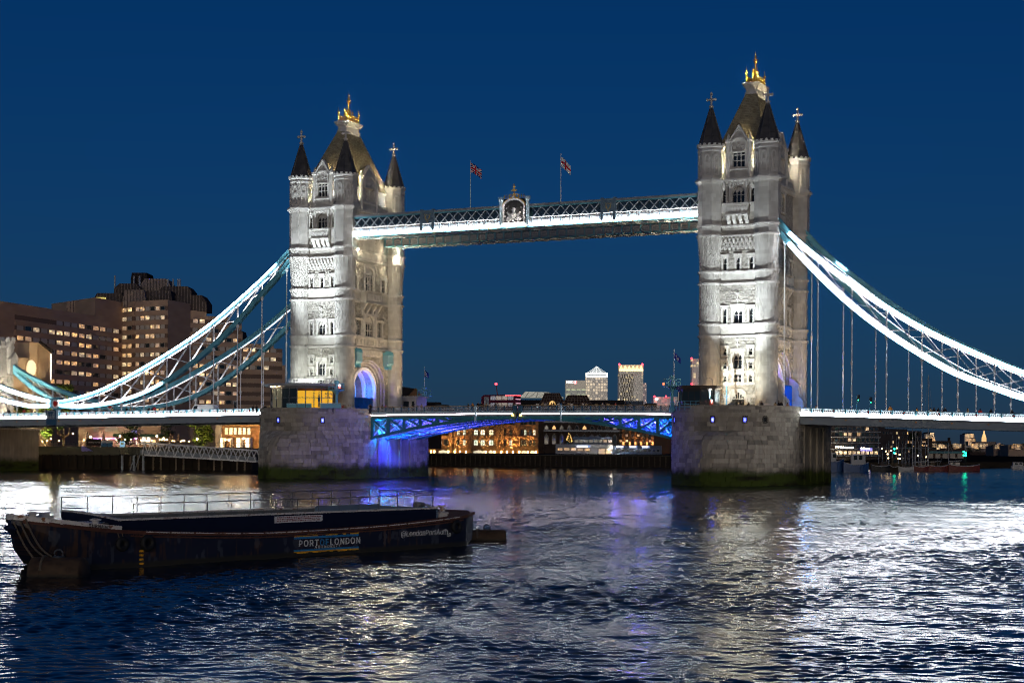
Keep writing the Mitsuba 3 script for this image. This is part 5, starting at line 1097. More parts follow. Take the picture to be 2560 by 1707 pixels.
# people: one continuous body each, with clothes and hair over it
def hullchain(bones, J):
    out = []
    for a, b in bones:
        s = [m3.Manifold.sphere(r, 8).translate(list(map(float, p))) for p, r in (J[a], J[b])]; out.append(m3.Manifold.batch_hull(s))
    return m3.Manifold.batch_boolean(out, m3.OpType.Add)
def figure(pose):
    ar = {0: .12, 1: .30, 2: .2}[pose]
    J = {'hip': ((0, 0, .95), .15), 'chest': ((0, 0, 1.32), .155), 'sl': ((-.19, 0, 1.40), .075), 'sr': ((.19, 0, 1.40), .075), 'nk': ((0, 0, 1.47), .06), 'hd': ((0, -.01, 1.62), .10), 'ch': ((0, -.04, 1.56), .075), 'ns': ((0, -.105, 1.61), .022),
         'el': ((-.27, .02, 1.13), .05), 'hl': ((-.22, -ar, .93 + ar), .04), 'er': ((.27, .02, 1.13), .05), 'hr': ((.2, -ar, .93 + (.45 if pose == 1 else ar)), .04), 'kl': ((-.1, -.02, .5), .07), 'fl': ((-.11, .03, .07), .05), 'tl': ((-.12, -.14, .05), .045), 'kr': ((.1, -.02, .5), .07), 'fr': ((.11, .05, .07), .05), 'tr': ((.12, -.12, .05), .045), 'll': ((-.09, 0, .88), .1), 'lr': ((.09, 0, .88), .1)}
    body = hullchain([('hip', 'chest'), ('chest', 'nk'), ('nk', 'hd'), ('hd', 'ch'), ('ch', 'ns'), ('sl', 'el'), ('el', 'hl'), ('sr', 'er'), ('er', 'hr'), ('ll', 'kl'), ('kl', 'fl'), ('fl', 'tl'), ('lr', 'kr'), ('kr', 'fr'), ('fr', 'tr'), ('sl', 'sr'), ('ll', 'lr')], J)
    Jc = {k: (p, r + .035) for k, (p, r) in J.items()}
    coat = hullchain([('hip', 'chest'), ('sl', 'sr'), ('chest', 'sl'), ('chest', 'sr'), ('sl', 'el'), ('sr', 'er'), ('el', 'hl'), ('er', 'hr')], {**Jc, 'hl': (tuple(.75 * np.array(J['hl'][0]) + .25 * np.array(J['el'][0])), .065), 'hr': (tuple(.75 * np.array(J['hr'][0]) + .25 * np.array(J['er'][0])), .065)})
    leg = hullchain([('ll', 'kl'), ('kl', 'fl'), ('lr', 'kr'), ('kr', 'fr'), ('ll', 'lr')], {k: (p, r + .02) for k, (p, r) in J.items()})
    hair = m3.Manifold.batch_hull([m3.Manifold.sphere(.108, 8).translate([0, .02, 1.655]), m3.Manifold.sphere(.07, 8).translate([0, .06, 1.56])])
    return [('body', body), ('trousers', leg), ('coat', coat), ('hair', hair)]
FIG = [[(n, MB().mesh(q)) for n, q in figure(p)] for p in range(3)]
mat('skin', (.42, .26, .18), .6, .3)
COATS = {'dark': (.02, .02, .025), 'white': (.6, .58, .55), 'red': (.35, .04, .04), 'orange': (.55, .22, .05), 'blue': (.05, .12, .25), 'tan': (.35, .26, .16), 'grey': (.18, .18, .18)}
for q, c in COATS.items(): dif('coat_' + q, c)
dif('hair_dark', (.02, .014, .01)); dif('trouser', (.03, .03, .04))
FIGD = [[(n, mikit.ply(mb.get(), None)) for n, mb in f] for f in FIG]
WHERE = {'pier_l': 'behind the left pier parapet', 'span': 'behind the middle span railing', 'pier_r': 'behind the right pier parapet', 'deck_r': 'behind the glowing right parapet', 'deck_l': 'behind the glowing left parapet'}
def person(u, y, z, col, where, turn):
    k = key('person'); labels[k] = {'label': f'person in {col} coat standing {WHERE[where]}', 'category': 'person', 'group': f'people in {col} {WHERE[where]}'}
    tw = T().translate([onx(u, y), y, z]).rotate([0, 0, 1], turn).scale(rnd.uniform(.94, 1.06))
    for n, d in FIGD[rnd.randrange(3)]:
        mt = {'body': 'skin', 'trousers': 'trouser', 'coat': 'coat_' + col, 'hair': 'hair_dark'}[n]; scene[k + '__' + n] = {**d, 'bsdf': {'type': 'ref', 'id': mt}, 'to_world': tw}
cl = list(COATS)
for u, c in ((632, 'dark'), (641, 'dark'), (662, 'dark'), (670, 'tan'), (679, 'dark'), (693, 'dark'), (703, 'dark'), (722, 'red'), (790, 'blue'), (799, 'dark'), (812, 'dark'), (824, 'grey'), (831, 'dark'), (857, 'red'), (862, 'tan'), (870, 'white'), (877, 'white'), (924, 'white'), (926, 'dark')): person(u, -18.2 if 700 < u < 850 else -13.5 if u < 850 else -13, 12.0, c, 'pier_l', rnd.uniform(-70, 70))
for u, c in ((955, 'dark'), (963, 'red'), (1054, 'tan'), (1170, 'dark'), (1181, 'orange'), (1195, 'dark'), (1203, 'dark'), (1215, 'tan'), (1224, 'white'), (1239, 'dark'), (1244, 'white'), (1283, 'dark'), (1289, 'white'), (1343, 'white'), (1357, 'tan'), (1363, 'white'), (1368, 'grey'), (1378, 'orange'), (1384, 'dark'), (1396, 'white'), (1401, 'blue'), (1407, 'dark'), (1417, 'dark'), (1422, 'tan'), (1428, 'white'), (1457, 'white'), (1466, 'tan'), (1490, 'tan'), (1506, 'white'), (1514, 'dark'), (1520, 'tan'), (1538, 'red'), (1563, 'dark'), (1570, 'dark'), (1576, 'grey')):
    x = onx(u, -8.3); person(u, -8.3, ztop(x) + .02, c, 'span', rnd.uniform(0, 360))
for u, c in ((1794, 'dark'), (1822, 'dark'), (1829, 'dark'), (1846, 'grey'), (1853, 'dark'), (1871, 'dark'), (1899, 'white'), (1903, 'dark'), (1938, 'tan'), (1946, 'dark'), (1952, 'dark')): person(u, -14.5, 12.0, c, 'pier_r', rnd.uniform(0, 360))
for u, c in ((1968, 'orange'), (2040, 'tan'), (2225, 'orange'), (2292, 'orange'), (2326, 'tan'), (2335, 'dark'), (2345, 'dark'), (2362, 'dark'), (2397, 'grey'), (2419, 'tan'), (2450, 'red'), (2477, 'dark'), (2530, 'dark')): x = onx(u, -8.3); person(u, -8.3, zR(x) - 1.1 if x > 51.9 else 12, c, 'deck_r', rnd.uniform(0, 360))
for u, c in ((22, 'dark'), (60, 'red'), (112, 'grey'), (280, 'tan'), (316, 'dark'), (326, 'tan'), (335, 'grey'), (372, 'dark'), (380, 'dark'), (386, 'red')): x = onx(u, -6); person(u, -6, zL(abs(x)) - .85, c, 'deck_l', rnd.uniform(0, 360))

# ------------------------------------------------------------------ the far bank and everything behind the bridge
def xy(u, d): p = at(u, 1100, d); return np.array([p[0], p[1]])
def zat(u, v, d): return float(at(u, v, d)[2])
def brick(p, n, uv):
    zc = dr.floor(p.z / .3); t = cell_rand(dr.floor((p.x + p.y) * .9 + .5 * zc), zc); d = fbm(p.x * .3, p.y * .3, p.z * .3, 3)
    return mix((.14, .075, .04), (.30, .18, .095), t * .45 + .55 * d)
dif('brick', proc(brick))
dif('dark_brick', (.055, .04, .034))
def concrete(p, n, uv): d = fbm(p.x * .25, p.y * .25, p.z * .6, 4); return mix((.29, .20, .145), (.41, .30, .225), d)
dif('hotel_wall', proc(concrete))
dif('hotel_band', (.15, .105, .085)); dif('cladding', (.07, .058, .055)); dif('cladding_light', (.22, .18, .16)); dif('roof_dark', (.025, .022, .024))
dif('curtain', (.30, .28, .25)); dif('render_pale', (.42, .38, .33)); dif('timber_dark', (.030, .024, .018)); dif('timber_pale', (.22, .17, .11)); dif('quay_stone', (.075, .07, .055)); dif('sand', (.22, .155, .10)); dif('awning', (.05, .09, .06)); dif('canvas_dark', (.03, .022, .022)); dif('mud', (.05, .045, .035))
dif('ground_dark', (.04, .036, .032)); dif('paving', (.16, .135, .105))
def leaf(p, n, uv): d = fbm(p.x * .8, p.y * .8, p.z * .8, 3); return mix((.030, .055, .010), (.075, .115, .022), d)
dif('leaf', proc(leaf)); dif('leaf_dark', (.018, .028, .012)); dif('bark', (.05, .035, .025))
def terrain(name, pts, z0, z1, mt):
    put(key(name), MB().poly(Polygon(pts).buffer(0), z0, z1), mt, kind='structure')
terrain('far_bank', [(-900, -25), (-150, 22), (-128, 39.5), (-97, 49), (-113, 110), (-190, 160), (-900, 500)], -1, 5.2, 'ground_dark')
terrain('far_bank', [(-113, 109), (-108, 159), (-72, 161), (-36, 173), (-30, 178), (-100, 420), (-160, 900), (-900, 900), (-900, 501), (-191, 160.5)], -1, 3.3, 'ground_dark')
terrain('river_bank', [(-29, 178.5), (4, 196), tuple(xy(2085, 474)), tuple(xy(2300, 478)), tuple(xy(2470, 500)), tuple(xy(2570, 515)), (160, 560), (900, 1100), (900, 6000), (-3000, 6000), (-170, 905), (-101, 421)], -1, 1.7, 'timber_dark')
terrain('near_bank', [(135, -400), (135, -8), (600, 300), (1500, 300), (1500, -1200), (-1200, -1200), (-1200, -330), (90, -330)], -1, 4.6, 'ground_dark')
terrain('river_sheet', [(-2500, -1500), (2500, -1500), (2500, 5000), (-2500, 5000)], -2.2, -1.4, 'water')
class Seg:
    """A stretch of front between two plan points (left, right as seen), its outward side towards the river."""
    def __init__(s, A, B): s.A, s.B = np.asarray(A, float), np.asarray(B, float); s.L = float(np.linalg.norm(s.B - s.A)); d = (s.B - s.A) / s.L; s.a = np.array([d[0], d[1], 0]); s.n = np.array([d[1], -d[0], 0]); s.o = np.array([s.A[0], s.A[1], 0])
    def slab(s, mb, x0, x1, z0, z1, t, off=0.0): return mb.slab(sbox(x0, z0, x1, z1), s.o + s.n * off, s.a, ZB, s.n, t)
    def pl(s, mb, pg, t, off=0.0): return mb.slab(pg, s.o + s.n * off, s.a, ZB, s.n, t)
def mass(k, nm, front, depth, z0, z1, mt, top=None, **kw):
    f = [np.asarray(p, float) for p in front]; n = np.array([f[-1][1] - f[0][1], -(f[-1][0] - f[0][0])]); n /= np.linalg.norm(n)
    return part(k, nm, MB().poly(Polygon([tuple(p) for p in f] + [tuple(p - n * depth) for p in f[::-1]]).buffer(0), z0, z1), mt, **kw)
lit_cols = [(1.25, .62, .15), (1.0, .52, .14), (1.5, .95, .38), (.7, .34, .09), (.9, .62, .28)]
def glow(col, I=1.0):
    """A lit room behind its window: lamps and curtains, from the window's own place."""
    def fn(p, n, uv):
        d = fbm(p.x * 1.6, p.y * 1.6, p.z * 1.9, 3); e = smoothstep(.48, .75, d); return mi.Color3f(*[c * I * K for c in col]) * (.25 + 1.5 * e)
    return proc(fn)
GLOW = [glow(c, .9) for c in lit_cols]
def win(k, sg, x0, x1, z0, z1, state, nm='window', fr='curtain', off=.02, fw=.09):
    m = MB(); sg.pl(m, sbox(x0, z0, x1, z1).difference(sbox(x0 + fw, z0 + fw, x1 - fw, z1 - fw)), .08, off); w = part(k, nm, m, fr)
    m = MB(); sg.slab(m, x0 + fw, x1 - fw, z0 + fw, z1 - fw, .03, off)
    if isinstance(state, int): part(w, 'pane', m, 'lamp', emit=GLOW[state % 5])
    else: part(w, 'pane', m, state)
    return w
# the large stepped hotel on the left
ht = thing('hotel_building', 'huge stepped brown concrete hotel with rows of lit windows behind the left chains', 'hotel')
hp = [xy(-40, 420), xy(305, 492), xy(335, 488), xy(418, 482), xy(475, 496), xy(600, 505), xy(700, 510)]
hs = [Seg(a, b) for a, b in zip(hp[:-1], hp[1:])]
def hx(sg, u):   # distance along the segment of a photo column
    x = np.linspace(-5, sg.L + 5, 400); P = sg.A + np.outer(x, (sg.B - sg.A) / sg.L); uu = 1280 + FPX * ((P - EYE[:2]) @ RT[:2]) / ((P - EYE[:2]) @ FW[:2]); return float(np.interp(u, uu, x))
mass(ht, 'wing', [hp[0], hs[0].A + (hs[0].B - hs[0].A) / hs[0].L * hx(hs[0], 236)], 26, 5, 43.6, 'hotel_wall')
mass(ht, 'main_block', [hs[0].A + (hs[0].B - hs[0].A) / hs[0].L * hx(hs[0], 236), hp[1], hp[2], hp[3], hp[4]], 30, 5, 49.0, 'hotel_wall')
for u0, u1, z in ((475, 515, 47), (515, 570, 45.5), (570, 605, 41), (605, 683, 37.5), (683, 712, 31)):
    sg = hs[4] if u0 < 600 else hs[5]; d = (sg.B - sg.A) / sg.L; mass(ht, 'stepped_block', [sg.A + d * hx(sg, u0), sg.A + d * hx(sg, u1)], 20, 5, z, 'hotel_wall')
rg = np.random.default_rng(21); nw = 0; rows = [46.2 - 2.75 * i for i in range(14)]
for si, (sg, u0, u1, zmax, pitch, ww) in enumerate(((hs[0], 40, 300, 42, 4.1, 3.3), (hs[1], 305, 335, 47, 2.6, 2.2), (hs[2], 337, 415, 47, 1.95, 1.65), (hs[4], 480, 598, 45, 2.2, 1.8), (hs[5], 606, 700, 36, 2.2, 1.8))):
    x0, x1 = hx(sg, u0), hx(sg, u1)
    for z in rows:
        zc = z - (1.1 if si == 0 else 0)
        if zc > zmax or zc < 15: continue
        zlim = 1e9
        m = MB(); sg.slab(m, x0 - 1, x1 + .6, zc - 1.75, zc - .35, .25); part(ht, 'spandrel', m, 'hotel_wall')
        m = MB(); sg.slab(m, x0 - 1, x1 + .6, zc - .3, zc + .95, .02); part(ht, 'window_band', m, 'hotel_band')
        x = x0
        while x < x1 - ww * .6:
            u = 1280 + FPX * np.dot((sg.o + sg.a * x - EYE), RT) / np.dot((sg.o + sg.a * x - EYE), FW)
            if (u < 125 and zc > 37.5) or (si == 3 and zc > 46 - (u - 475) * .075) or (si == 4 and zc > 38 - max(0, (u - 683) * .3)): x += pitch; continue
            r = rg.random(); st = int(rg.integers(0, 5)) if r < .46 else ('curtain_dim' if r < .8 else 'pane_clear')
            if nw < 300: nw += 1; win(ht, sg, x, x + ww, zc - .3, zc + 1.0, st)
            x += pitch
dif('curtain_dim', (.40, .37, .34))
for u0, u1, v0, v1, d, mt, tp_ in ((163, 236, 753, 792, 486, 'hotel_wall', .1), (231, 312, 733, 768, 494, 'cladding', .12), (283, 352, 709, 737, 498, 'cladding', .2), (325, 367, 682, 712, 502, 'roof_dark', .06), (348, 425, 697, 738, 500, 'cladding_light', .15), (306, 362, 725, 768, 490, 'cladding_light', .08), (362, 428, 727, 768, 492, 'cladding', .05), (395, 477, 716, 742, 499, 'cladding', .12), (425, 515, 738, 778, 497, 'cladding', .14), (45, 82, 771, 795, 446, 'cladding', .3), (580, 606, 827, 870, 507, 'cladding', .15), (0, 45, 784, 826, 438, 'cladding', .05)):
    A, B = xy(u0, d), xy(u1, d); zb, zt_ = zat((u0 + u1) / 2, v1, d), zat((u0 + u1) / 2, v0, d); sg = Seg(A, B); w = sg.L; m = MB()
    f = [(0, zb), (w, zb), (w, zb + (zt_ - zb) * .55), (w * (1 - tp_), zt_), (w * tp_, zt_), (0, zb + (zt_ - zb) * .55)]; sg.pl(m, Polygon(f), -9, 0); k = part(ht, 'roof_block', m, mt)
    m = MB()
    for x in np.arange(.3, w - .2, .95): sg.pl(m, sbox(x, zb, x + .16, zt_ - (0 if tp_ * w < x < w * (1 - tp_) else (zt_ - zb) * .4)), .14)
    part(k, 'seam', m, 'cladding_light' if mt == 'cladding' else 'cladding', kind='stuff')
sg = Seg(xy(231, 493.8), xy(312, 493.8)); 
for i in range(5): m = MB(); x = 1.0 + i * .62; sg.slab(m, x, x + .45, 45.2 + 4.6, 45.9 + 4.7, .1, .2); part(ht, 'lit_vent', m, 'lamp', emit=(.7, .55, .05))
for u in (287, 335, 349, 420, 445, 450, 433): p = at(u, 700, 500); zt_ = {287: 689, 335: 690, 349: 690}.get(u, 698); m = MB(); m.obox((p[0], p[1], zat(u, 720, 500)), (p[0], p[1], zat(u, zt_, 500)), .35, .35); part(ht, 'mast', m, 'grey_steel')
# its lower wing with the round emblem
lw = thing('hotel_wing', 'lower brown wing with slanted roof and round orange emblem at the left edge', 'building')
sg = Seg(xy(-10, 396), xy(91, 404)); s2 = Seg(xy(91, 404), xy(123, 409))
zt1 = zat(80, 855, 402)
mass(lw, 'wall', [sg.A, sg.B], 14, 5, zt1 - 4, 'hotel_wall'); x0, x1 = hx(sg, 70), sg.L
m = MB(); sg.slab(m, x0, x1, 5, zt1, .4); sg.slab(m, x0, x1, 5, zt1, -12, -.01); part(lw, 'tall_bay', m, 'hotel_wall')
m = MB(); s2.pl(m, Polygon([(0, 5), (s2.L, 5), (s2.L, zat(123, 880, 409)), (0, zt1)]), -10, .4); part(lw, 'gable_bay', m, 'hotel_wall')
m = MB(); s2.pl(m, Polygon([(.3, zt1 - .2), (s2.L * .98, zat(123, 880, 409) - .2), (s2.L * .98, zat(123, 880, 409) + .25), (.3, zt1 + .25)]), 1.0, .3); part(lw, 'roof_strip', m, 'roof_dark')
m = MB(); s2.slab(m, s2.L - .35, s2.L - .05, zat(119, 950, 409), zat(119, 884, 409), .12, .5); part(lw, 'light_line', m, 'lamp', emit=(1.5, 1.4, 1.2))
ex, ez = hx(sg, 74.5), zat(74, 920, 402)
m = MB(); sg.pl(m, Point(0, 0).buffer(1).simplify(.01), .1) if False else sg.pl(m, Polygon([(ex + 1.4 * math.cos(a), ez + 2.0 * math.sin(a)) for a in np.linspace(0, 6.28, 29)[:-1]]), .12, .42); em = part(lw, 'emblem', m, 'lamp', emit=(.36, .17, .03))
m = MB()
for x_ in (-.75, -.25, .25, .75): sgn = 1 if x_ < 0 else -1; sg.pl(m, Polygon([(ex + x_ - .1, ez + 1.5), (ex + x_ + .12, ez + 1.5), (ex + x_ + sgn * .55 + .1, ez - 1.3), (ex + x_ + sgn * .55 - .12, ez - 1.3)]), .06, .55)
part(em, 'strokes', m, 'lamp', emit=(.5, .38, .24))
# abutment tower at the very left
ab = thing('abutment_tower', 'floodlit stone gatehouse with battlements where the left chains land, cut by the frame', 'gatehouse')
m = SB(); m.tone = .7; m.box(-146, -134.6, 7.4, 9.4, 4, 27.5); m.box(-146, -134.6, -13, -7.4, 4, 27.5); m.box(-146, -134.6, -7.4, 7.4, 21, 27.5); part(ab, 'wall', m, 'granite', uv=m.uv())
rest = SB()
for q in courses(np.array([-134.6, 0, 0.]), np.array([0, 1., 0]), np.array([1., 0, 0]), 7.5, 9.4, 11, 25, [], .55, .7, 1.5, rg): rest.tone = rg.uniform(0, 1); block(rest, q, [1, 0, 0], .05, rg.uniform(.06, .2), .05)
for q in courses(np.array([0, -13, 0.]), np.array([1., 0, 0]), np.array([0, -1., 0]), -146, -134.7, 11, 25, [], .55, .7, 1.5, rg): rest.tone = rg.uniform(0, 1); block(rest, q, [0, -1, 0], .05, rg.uniform(.06, .2), .05)
part(ab, 'granite_facing', rest, 'granite', uv=rest.uv(), kind='stuff')
for y in (-12, 8.4):
    m = MB(); m.lathe((-135.4, y), [(1.5, 22), (1.5, 28.6), (1.75, 28.8), (1.75, 29.3)], 8, math.pi / 8); k = part(ab, 'turret', m, 'stone')
    for j in range(8): a = j * math.pi / 4; m = MB(); m.obox((-135.4 + 1.5 * math.cos(a), y + 1.5 * math.sin(a), 29.3), (-135.4 + 1.5 * math.cos(a), y + 1.5 * math.sin(a), 30.0), .7, .4, up=(math.cos(a), math.sin(a), 0)); part(k, 'merlon', m, 'trim')
m = MB(); m.box(-134.7, -133.6, 7.4, 9.8, 21.8, 25.0); m.slab([(7.2, 25), (10.0, 25), (8.6, 26.6)], [-134.7, 0, 0], [0, 1, 0], ZB, [1, 0, 0], 1.4); part(ab, 'chain_housing', m, 'stone')
m = MB(); m.box(-146, -134.4, -13.2, 9.6, 27.5, 28.0); part(ab, 'cornice', m, 'trim')
for y in np.arange(-10, 7, 1.6): m = MB(); m.box(-135.0, -134.4, y - .5, y + .5, 28.0, 29.0); part(ab, 'merlon', m, 'trim')
spot('abut_0', (-128.5, -4, 12.6), (-134.6, 9, 24), 1500, (1, .9, .72), 55, w=.6); spot('abut_1', (-129, 11, 9), (-134.6, 11, 20), 500, (1, .85, .6), 60, w=.3)
m = SB(); m.tone = .25; m.box(-150, -133, -13, 16, -1, 9.2); k = thing('bridge_abutment', 'dark stone base of the bridge abutment standing in the water at the left edge', 'abutment'); part(k, 'wall', m, 'pier_stone', uv=m.uv()); m = MB(); m.box(-151, -132.6, -13.4, 16.4, 9.2, 9.6); part(k, 'coping', m, 'stone')
# trees
def tree(name, u, d, vtop, vbase, wpx, lbl, mt='leaf', n=2200, seed=1, group=None, trunk=.17):
    g = np.random.default_rng(seed); b = at(u, vbase, d); H = zat(u, vtop, d) - b[2]; W = wpx * d / FPX; k = thing(name, lbl, 'tree', group)
    m = MB(); hb = H * trunk
    m.tube([(b[0], b[1], b[2] - .3), (b[0] + .1, b[1], b[2] + hb * .6), (b[0] - .05, b[1] + .1, b[2] + hb * 1.3)], [H * .028, H * .02, H * .012], 7)
    for i in range(7): a = i * .9 + g.uniform(0, .5); r = W * .36; m.tube([(b[0], b[1], b[2] + hb * g.uniform(.7, 1.1)), (b[0] + r * .5 * math.cos(a), b[1] + r * .5 * math.sin(a), b[2] + hb * 1.3), (b[0] + r * math.cos(a), b[1] + r * math.sin(a), b[2] + H * g.uniform(.6, .85))], [H * .012, H * .008, H * .003], 5)
    part(k, 'trunk', m, 'bark')
    nc = 16; cs = []
    for i in range(nc): a = g.uniform(0, 6.28); q = g.uniform(0, 1); cs.append((W * .36 * math.sqrt(g.uniform(0, 1)) * math.cos(a) * (1.15 - .7 * q), W * .36 * math.sqrt(g.uniform(0, 1)) * math.sin(a), hb + (H - hb) * (.02 + .86 * q), W * g.uniform(.12, .2)))
    cs = np.array(cs); w = g.integers(0, nc, n); dirn = g.normal(size=(n, 3)); dirn /= np.linalg.norm(dirn, axis=1, keepdims=True); rad = cs[w, 3] * g.uniform(.45, 1.12, n)
    P = cs[w, :3] + dirn * rad[:, None] * [1, 1, .8] + b; s = g.uniform(.16, .34, n) * max(.8, W / 9); t1 = g.normal(size=(n, 3)); t1 /= np.linalg.norm(t1, axis=1, keepdims=True); t2 = np.cross(t1, dirn); t2 /= np.linalg.norm(t2, axis=1, keepdims=True) + 1e-9
    v = np.stack([P - t1 * s[:, None], P + t2 * s[:, None] * .55, P + t1 * s[:, None], P - t2 * s[:, None] * .55], 1).reshape(-1, 3); f = np.arange(4 * n).reshape(-1, 4)
    part(k, 'crown', MB().add(v, f, False), mt); return b, H
grp = 'trees along the left quay'
tree('plane_tree', 58, 397, 992, 1124, 62, 'bright yellow-green floodlit tree beside the abutment under the left deck', n=2600, seed=2, group=grp); tree('plane_tree', 112, 400, 985, 1124, 66, 'olive green tree, second from the abutment, lit by string lights', seed=3, group=grp)
tree('plane_tree', 158, 404, 946, 1124, 78, 'tallest green quay tree, rising above the left deck by the pin joint', n=3200, seed=4, group=grp); tree('plane_tree', 322, 415, 1052, 1124, 78, 'dim flat crowned tree before the restaurant sign lights', seed=5, group=grp, mt='leaf_dark')
tree('plane_tree', 497, 400, 1040, 1124, 92, 'dense dark green tree right of the gangway top, beside the lamp post', n=3000, seed=6, group=grp)
tree('plane_tree', 418, 418, 1052, 1124, 60, 'thin dim tree between the restaurant and the dense dark tree', n=1000, seed=7, group=grp, mt='leaf_dark')
# quay wall, railings, jetty and gangway
qk = thing('quay_wall', 'dark mossy quay wall of stone and timber along the left bank', 'quay wall')
qp = [np.array(p) for p in ((-150.5, 21.5), (-128.3, 39), (-97, 48.3))]
def mossy(p, n, uv): d = fbm(p.x * .4, p.y * .4, p.z * .5, 4); c = mix((.05, .05, .035), (.16, .145, .10), d); return c * (1 - smoothstep(3.6, 1.8, p.z)) + mix((.012, .011, .008), (.02, .026, .008), d) * smoothstep(3.6, 1.8, p.z)
dif('mossy', proc(mossy))
for A, B in zip(qp[:-1], qp[1:]):
    sg = Seg(A, B); m = MB(); sg.slab(m, 0, sg.L, 3.4, 5.3, .5); part(qk, 'wall', m, 'mossy'); m = MB(); sg.slab(m, 0, sg.L, -1, 3.4, .1); part(qk, 'footing', m, 'timber_dark')
    m = MB(); sg.slab(m, 0, sg.L, 5.3, 5.42, .65); part(qk, 'coping', m, 'quay_stone')
    for x in np.arange(1, sg.L, 1.9): m = MB(); p = sg.o + sg.a * x + sg.n * .6; m.lathe((p[0], p[1]), [(.24, -1), (.22, 3.5)], 7); part(qk, 'timber_pile', m, 'timber_pale' if sg.A[0] > -130 and int(x) % 3 else 'timber_dark')
    m = MB(); sg.slab(m, 0, sg.L, 6.35, 6.42, .06, .3); sg.slab(m, 0, sg.L, 5.9, 5.94, .05, .3)
    for x in np.arange(.3, sg.L, 1.25): sg.slab(m, x, x + .06, 5.4, 6.4, .06, .3)
    part(qk, 'railing', m, 'black', kind='stuff')
jt = thing('landing_stage', 'black landing platform on posts at the head of the white gangway', 'jetty')
J0, J1 = xy(298, 378), xy(363, 374); sg = Seg(J0, J1); zp = zat(330, 1137, 376)
m = MB(); sg.slab(m, 0, sg.L, zp - .1, zp + .15, -5, .0); part(jt, 'platform', m, 'black')
for x in (sg.L * .5, sg.L * .86, .4): m = MB(); p = sg.o + sg.a * x - sg.n * .6; m.lathe((p[0], p[1]), [(.28, -1.5), (.28, zp - .1)], 10); part(jt, 'post', m, 'grey_steel')
for x in (sg.L * .62, sg.L * .8): m = MB(); p = sg.o + sg.a * x; m.obox((p[0] - 1.2, p[1] - .6, -.5), (p[0], p[1], zp), .14, .14); part(jt, 'strut', m, 'grey_steel')
m = MB(); sg.slab(m, 0, sg.L, zp + 1.2, zp + 1.26, .05); sg.slab(m, 0, sg.L, zp + .7, zp + .74, .05)
for x in np.arange(0, sg.L + .1, 1.0): sg.slab(m, x, x + .06, zp, zp + 1.26, .05)
part(jt, 'railing', m, 'black', kind='stuff')
gw = thing('gangway', 'long white truss gangway sloping down from the quay to the left pier', 'gangway')
GA, GB = np.array([*xy(350, 374), 0]), np.array([*xy(640, 362), 0])
def gz(u, v): return zat(u, v, 370)
zt0, zt1_, zb0, zb1 = gz(350, 1107), gz(640, 1126), gz(362, 1137), gz(640, 1153); nn = np.array([-(GB - GA)[1], (GB - GA)[0], 0]); nn /= np.linalg.norm(nn)
for off in (0, 2.2):
    P = lambda q, top: GA + (GB - GA) * q + nn * off + ZB * ((zt0 + (zt1_ - zt0) * q) if top else (zb0 + (zb1 - zb0) * q))
    m = MB(); m.obox(P(.0, 1), P(1, 1), .22, .24); part(gw, 'top_chord', m, 'white_paint'); m = MB(); m.obox(P(.04, 0), P(1, 0), .22, .3); part(gw, 'bottom_chord', m, 'white_paint')
    n = 26
    for i in range(n): m = MB(); q0, q1 = i / n, (i + 1) / n; m.obox(P(max(q0, .02), i % 2 == 1), P(q1, i % 2 == 0), .15, .16); part(gw, 'web_bar', m, 'white_paint')
m = MB(); P0, P1 = GA + nn * 1.1 + ZB * (zb0 + .2), GB + nn * 1.1 + ZB * (zb1 + .2); m.obox(P0, P1, 2.0, .1); m.obox(P0 - nn * .95 + ZB * .5, P1 - nn * .95 + ZB * .5, .05, .8); part(gw, 'walkway_deck', m, 'grey_steel')
# restaurants, lamps, parasols and kiosk on the quay
rs = thing('restaurant', 'low restaurant block under the hotel with a pink and violet neon line', 'restaurant'); sg = Seg(xy(196, 420), xy(402, 424)); X = lambda u: hx(sg, u)
mass(rs, 'wall', [sg.A, sg.B], 14, 5, zat(300, 1045, 422), 'hotel_wall')
for u0, u1, c in ((233, 262, (1.2, .35, 2.6)), (262, 305, (2.6, .25, 1.6)), (305, 345, (1.6, .4, 2.6))): m = MB(); sg.slab(m, X(u0), X(u1), zat(290, 1097, 421), zat(290, 1094.5, 421), .2, .8); part(rs, 'neon_line', m, 'lamp', emit=c)
point('neon_glow', at(290, 1099, 417), 14, (1, .2, .8), .15)
m = MB(); sg.slab(m, X(283), X(410), zat(330, 1092, 421), zat(330, 1085, 421), 1.6); part(rs, 'awning', m, 'awning')
for i, u in enumerate((234, 241, 262, 268, 274, 281, 288)): win(rs, sg, X(u), X(u + 6), zat(u, 1079, 421), zat(u, 1066, 421), 'curtain', off=.1)
for i, u in enumerate((292, 306, 322, 338, 352, 366, 380)): win(rs, sg, X(u), X(u + 10), zat(u, 1112, 421), zat(u, 1099, 421), i, off=.1)
for i, u in enumerate((356, 368)): m = MB(); sg.slab(m, X(u), X(u + 8), zat(u, 1102, 419), zat(u, 1093, 419), .1, 2.0); part(rs, 'lit_screen', m, 'lamp', emit=(2.2, 2.1, 1.8))
m = MB(); sg.slab(m, X(329), X(343), zat(330, 1083, 419), zat(330, 1075, 419), .1, 2.0); part(rs, 'blue_screen', m, 'lamp', emit=(.35, .3, 1.3))
dp = thing('riverside_block', 'pale block with golden lit upper windows and white lit doorways beside the left pier', 'building'); sg = Seg(xy(540, 402), xy(652, 396)); X = lambda u: hx(sg, u)
mass(dp, 'wall', [sg.A + (sg.B - sg.A) * .12, sg.B], 14, 5, zat(590, 1058, 400), 'brick'); m = MB(); sg.slab(m, 0, sg.L * .13, 5, zat(545, 1060, 400), -8, .3); part(dp, 'pale_wing', m, 'render_pale')
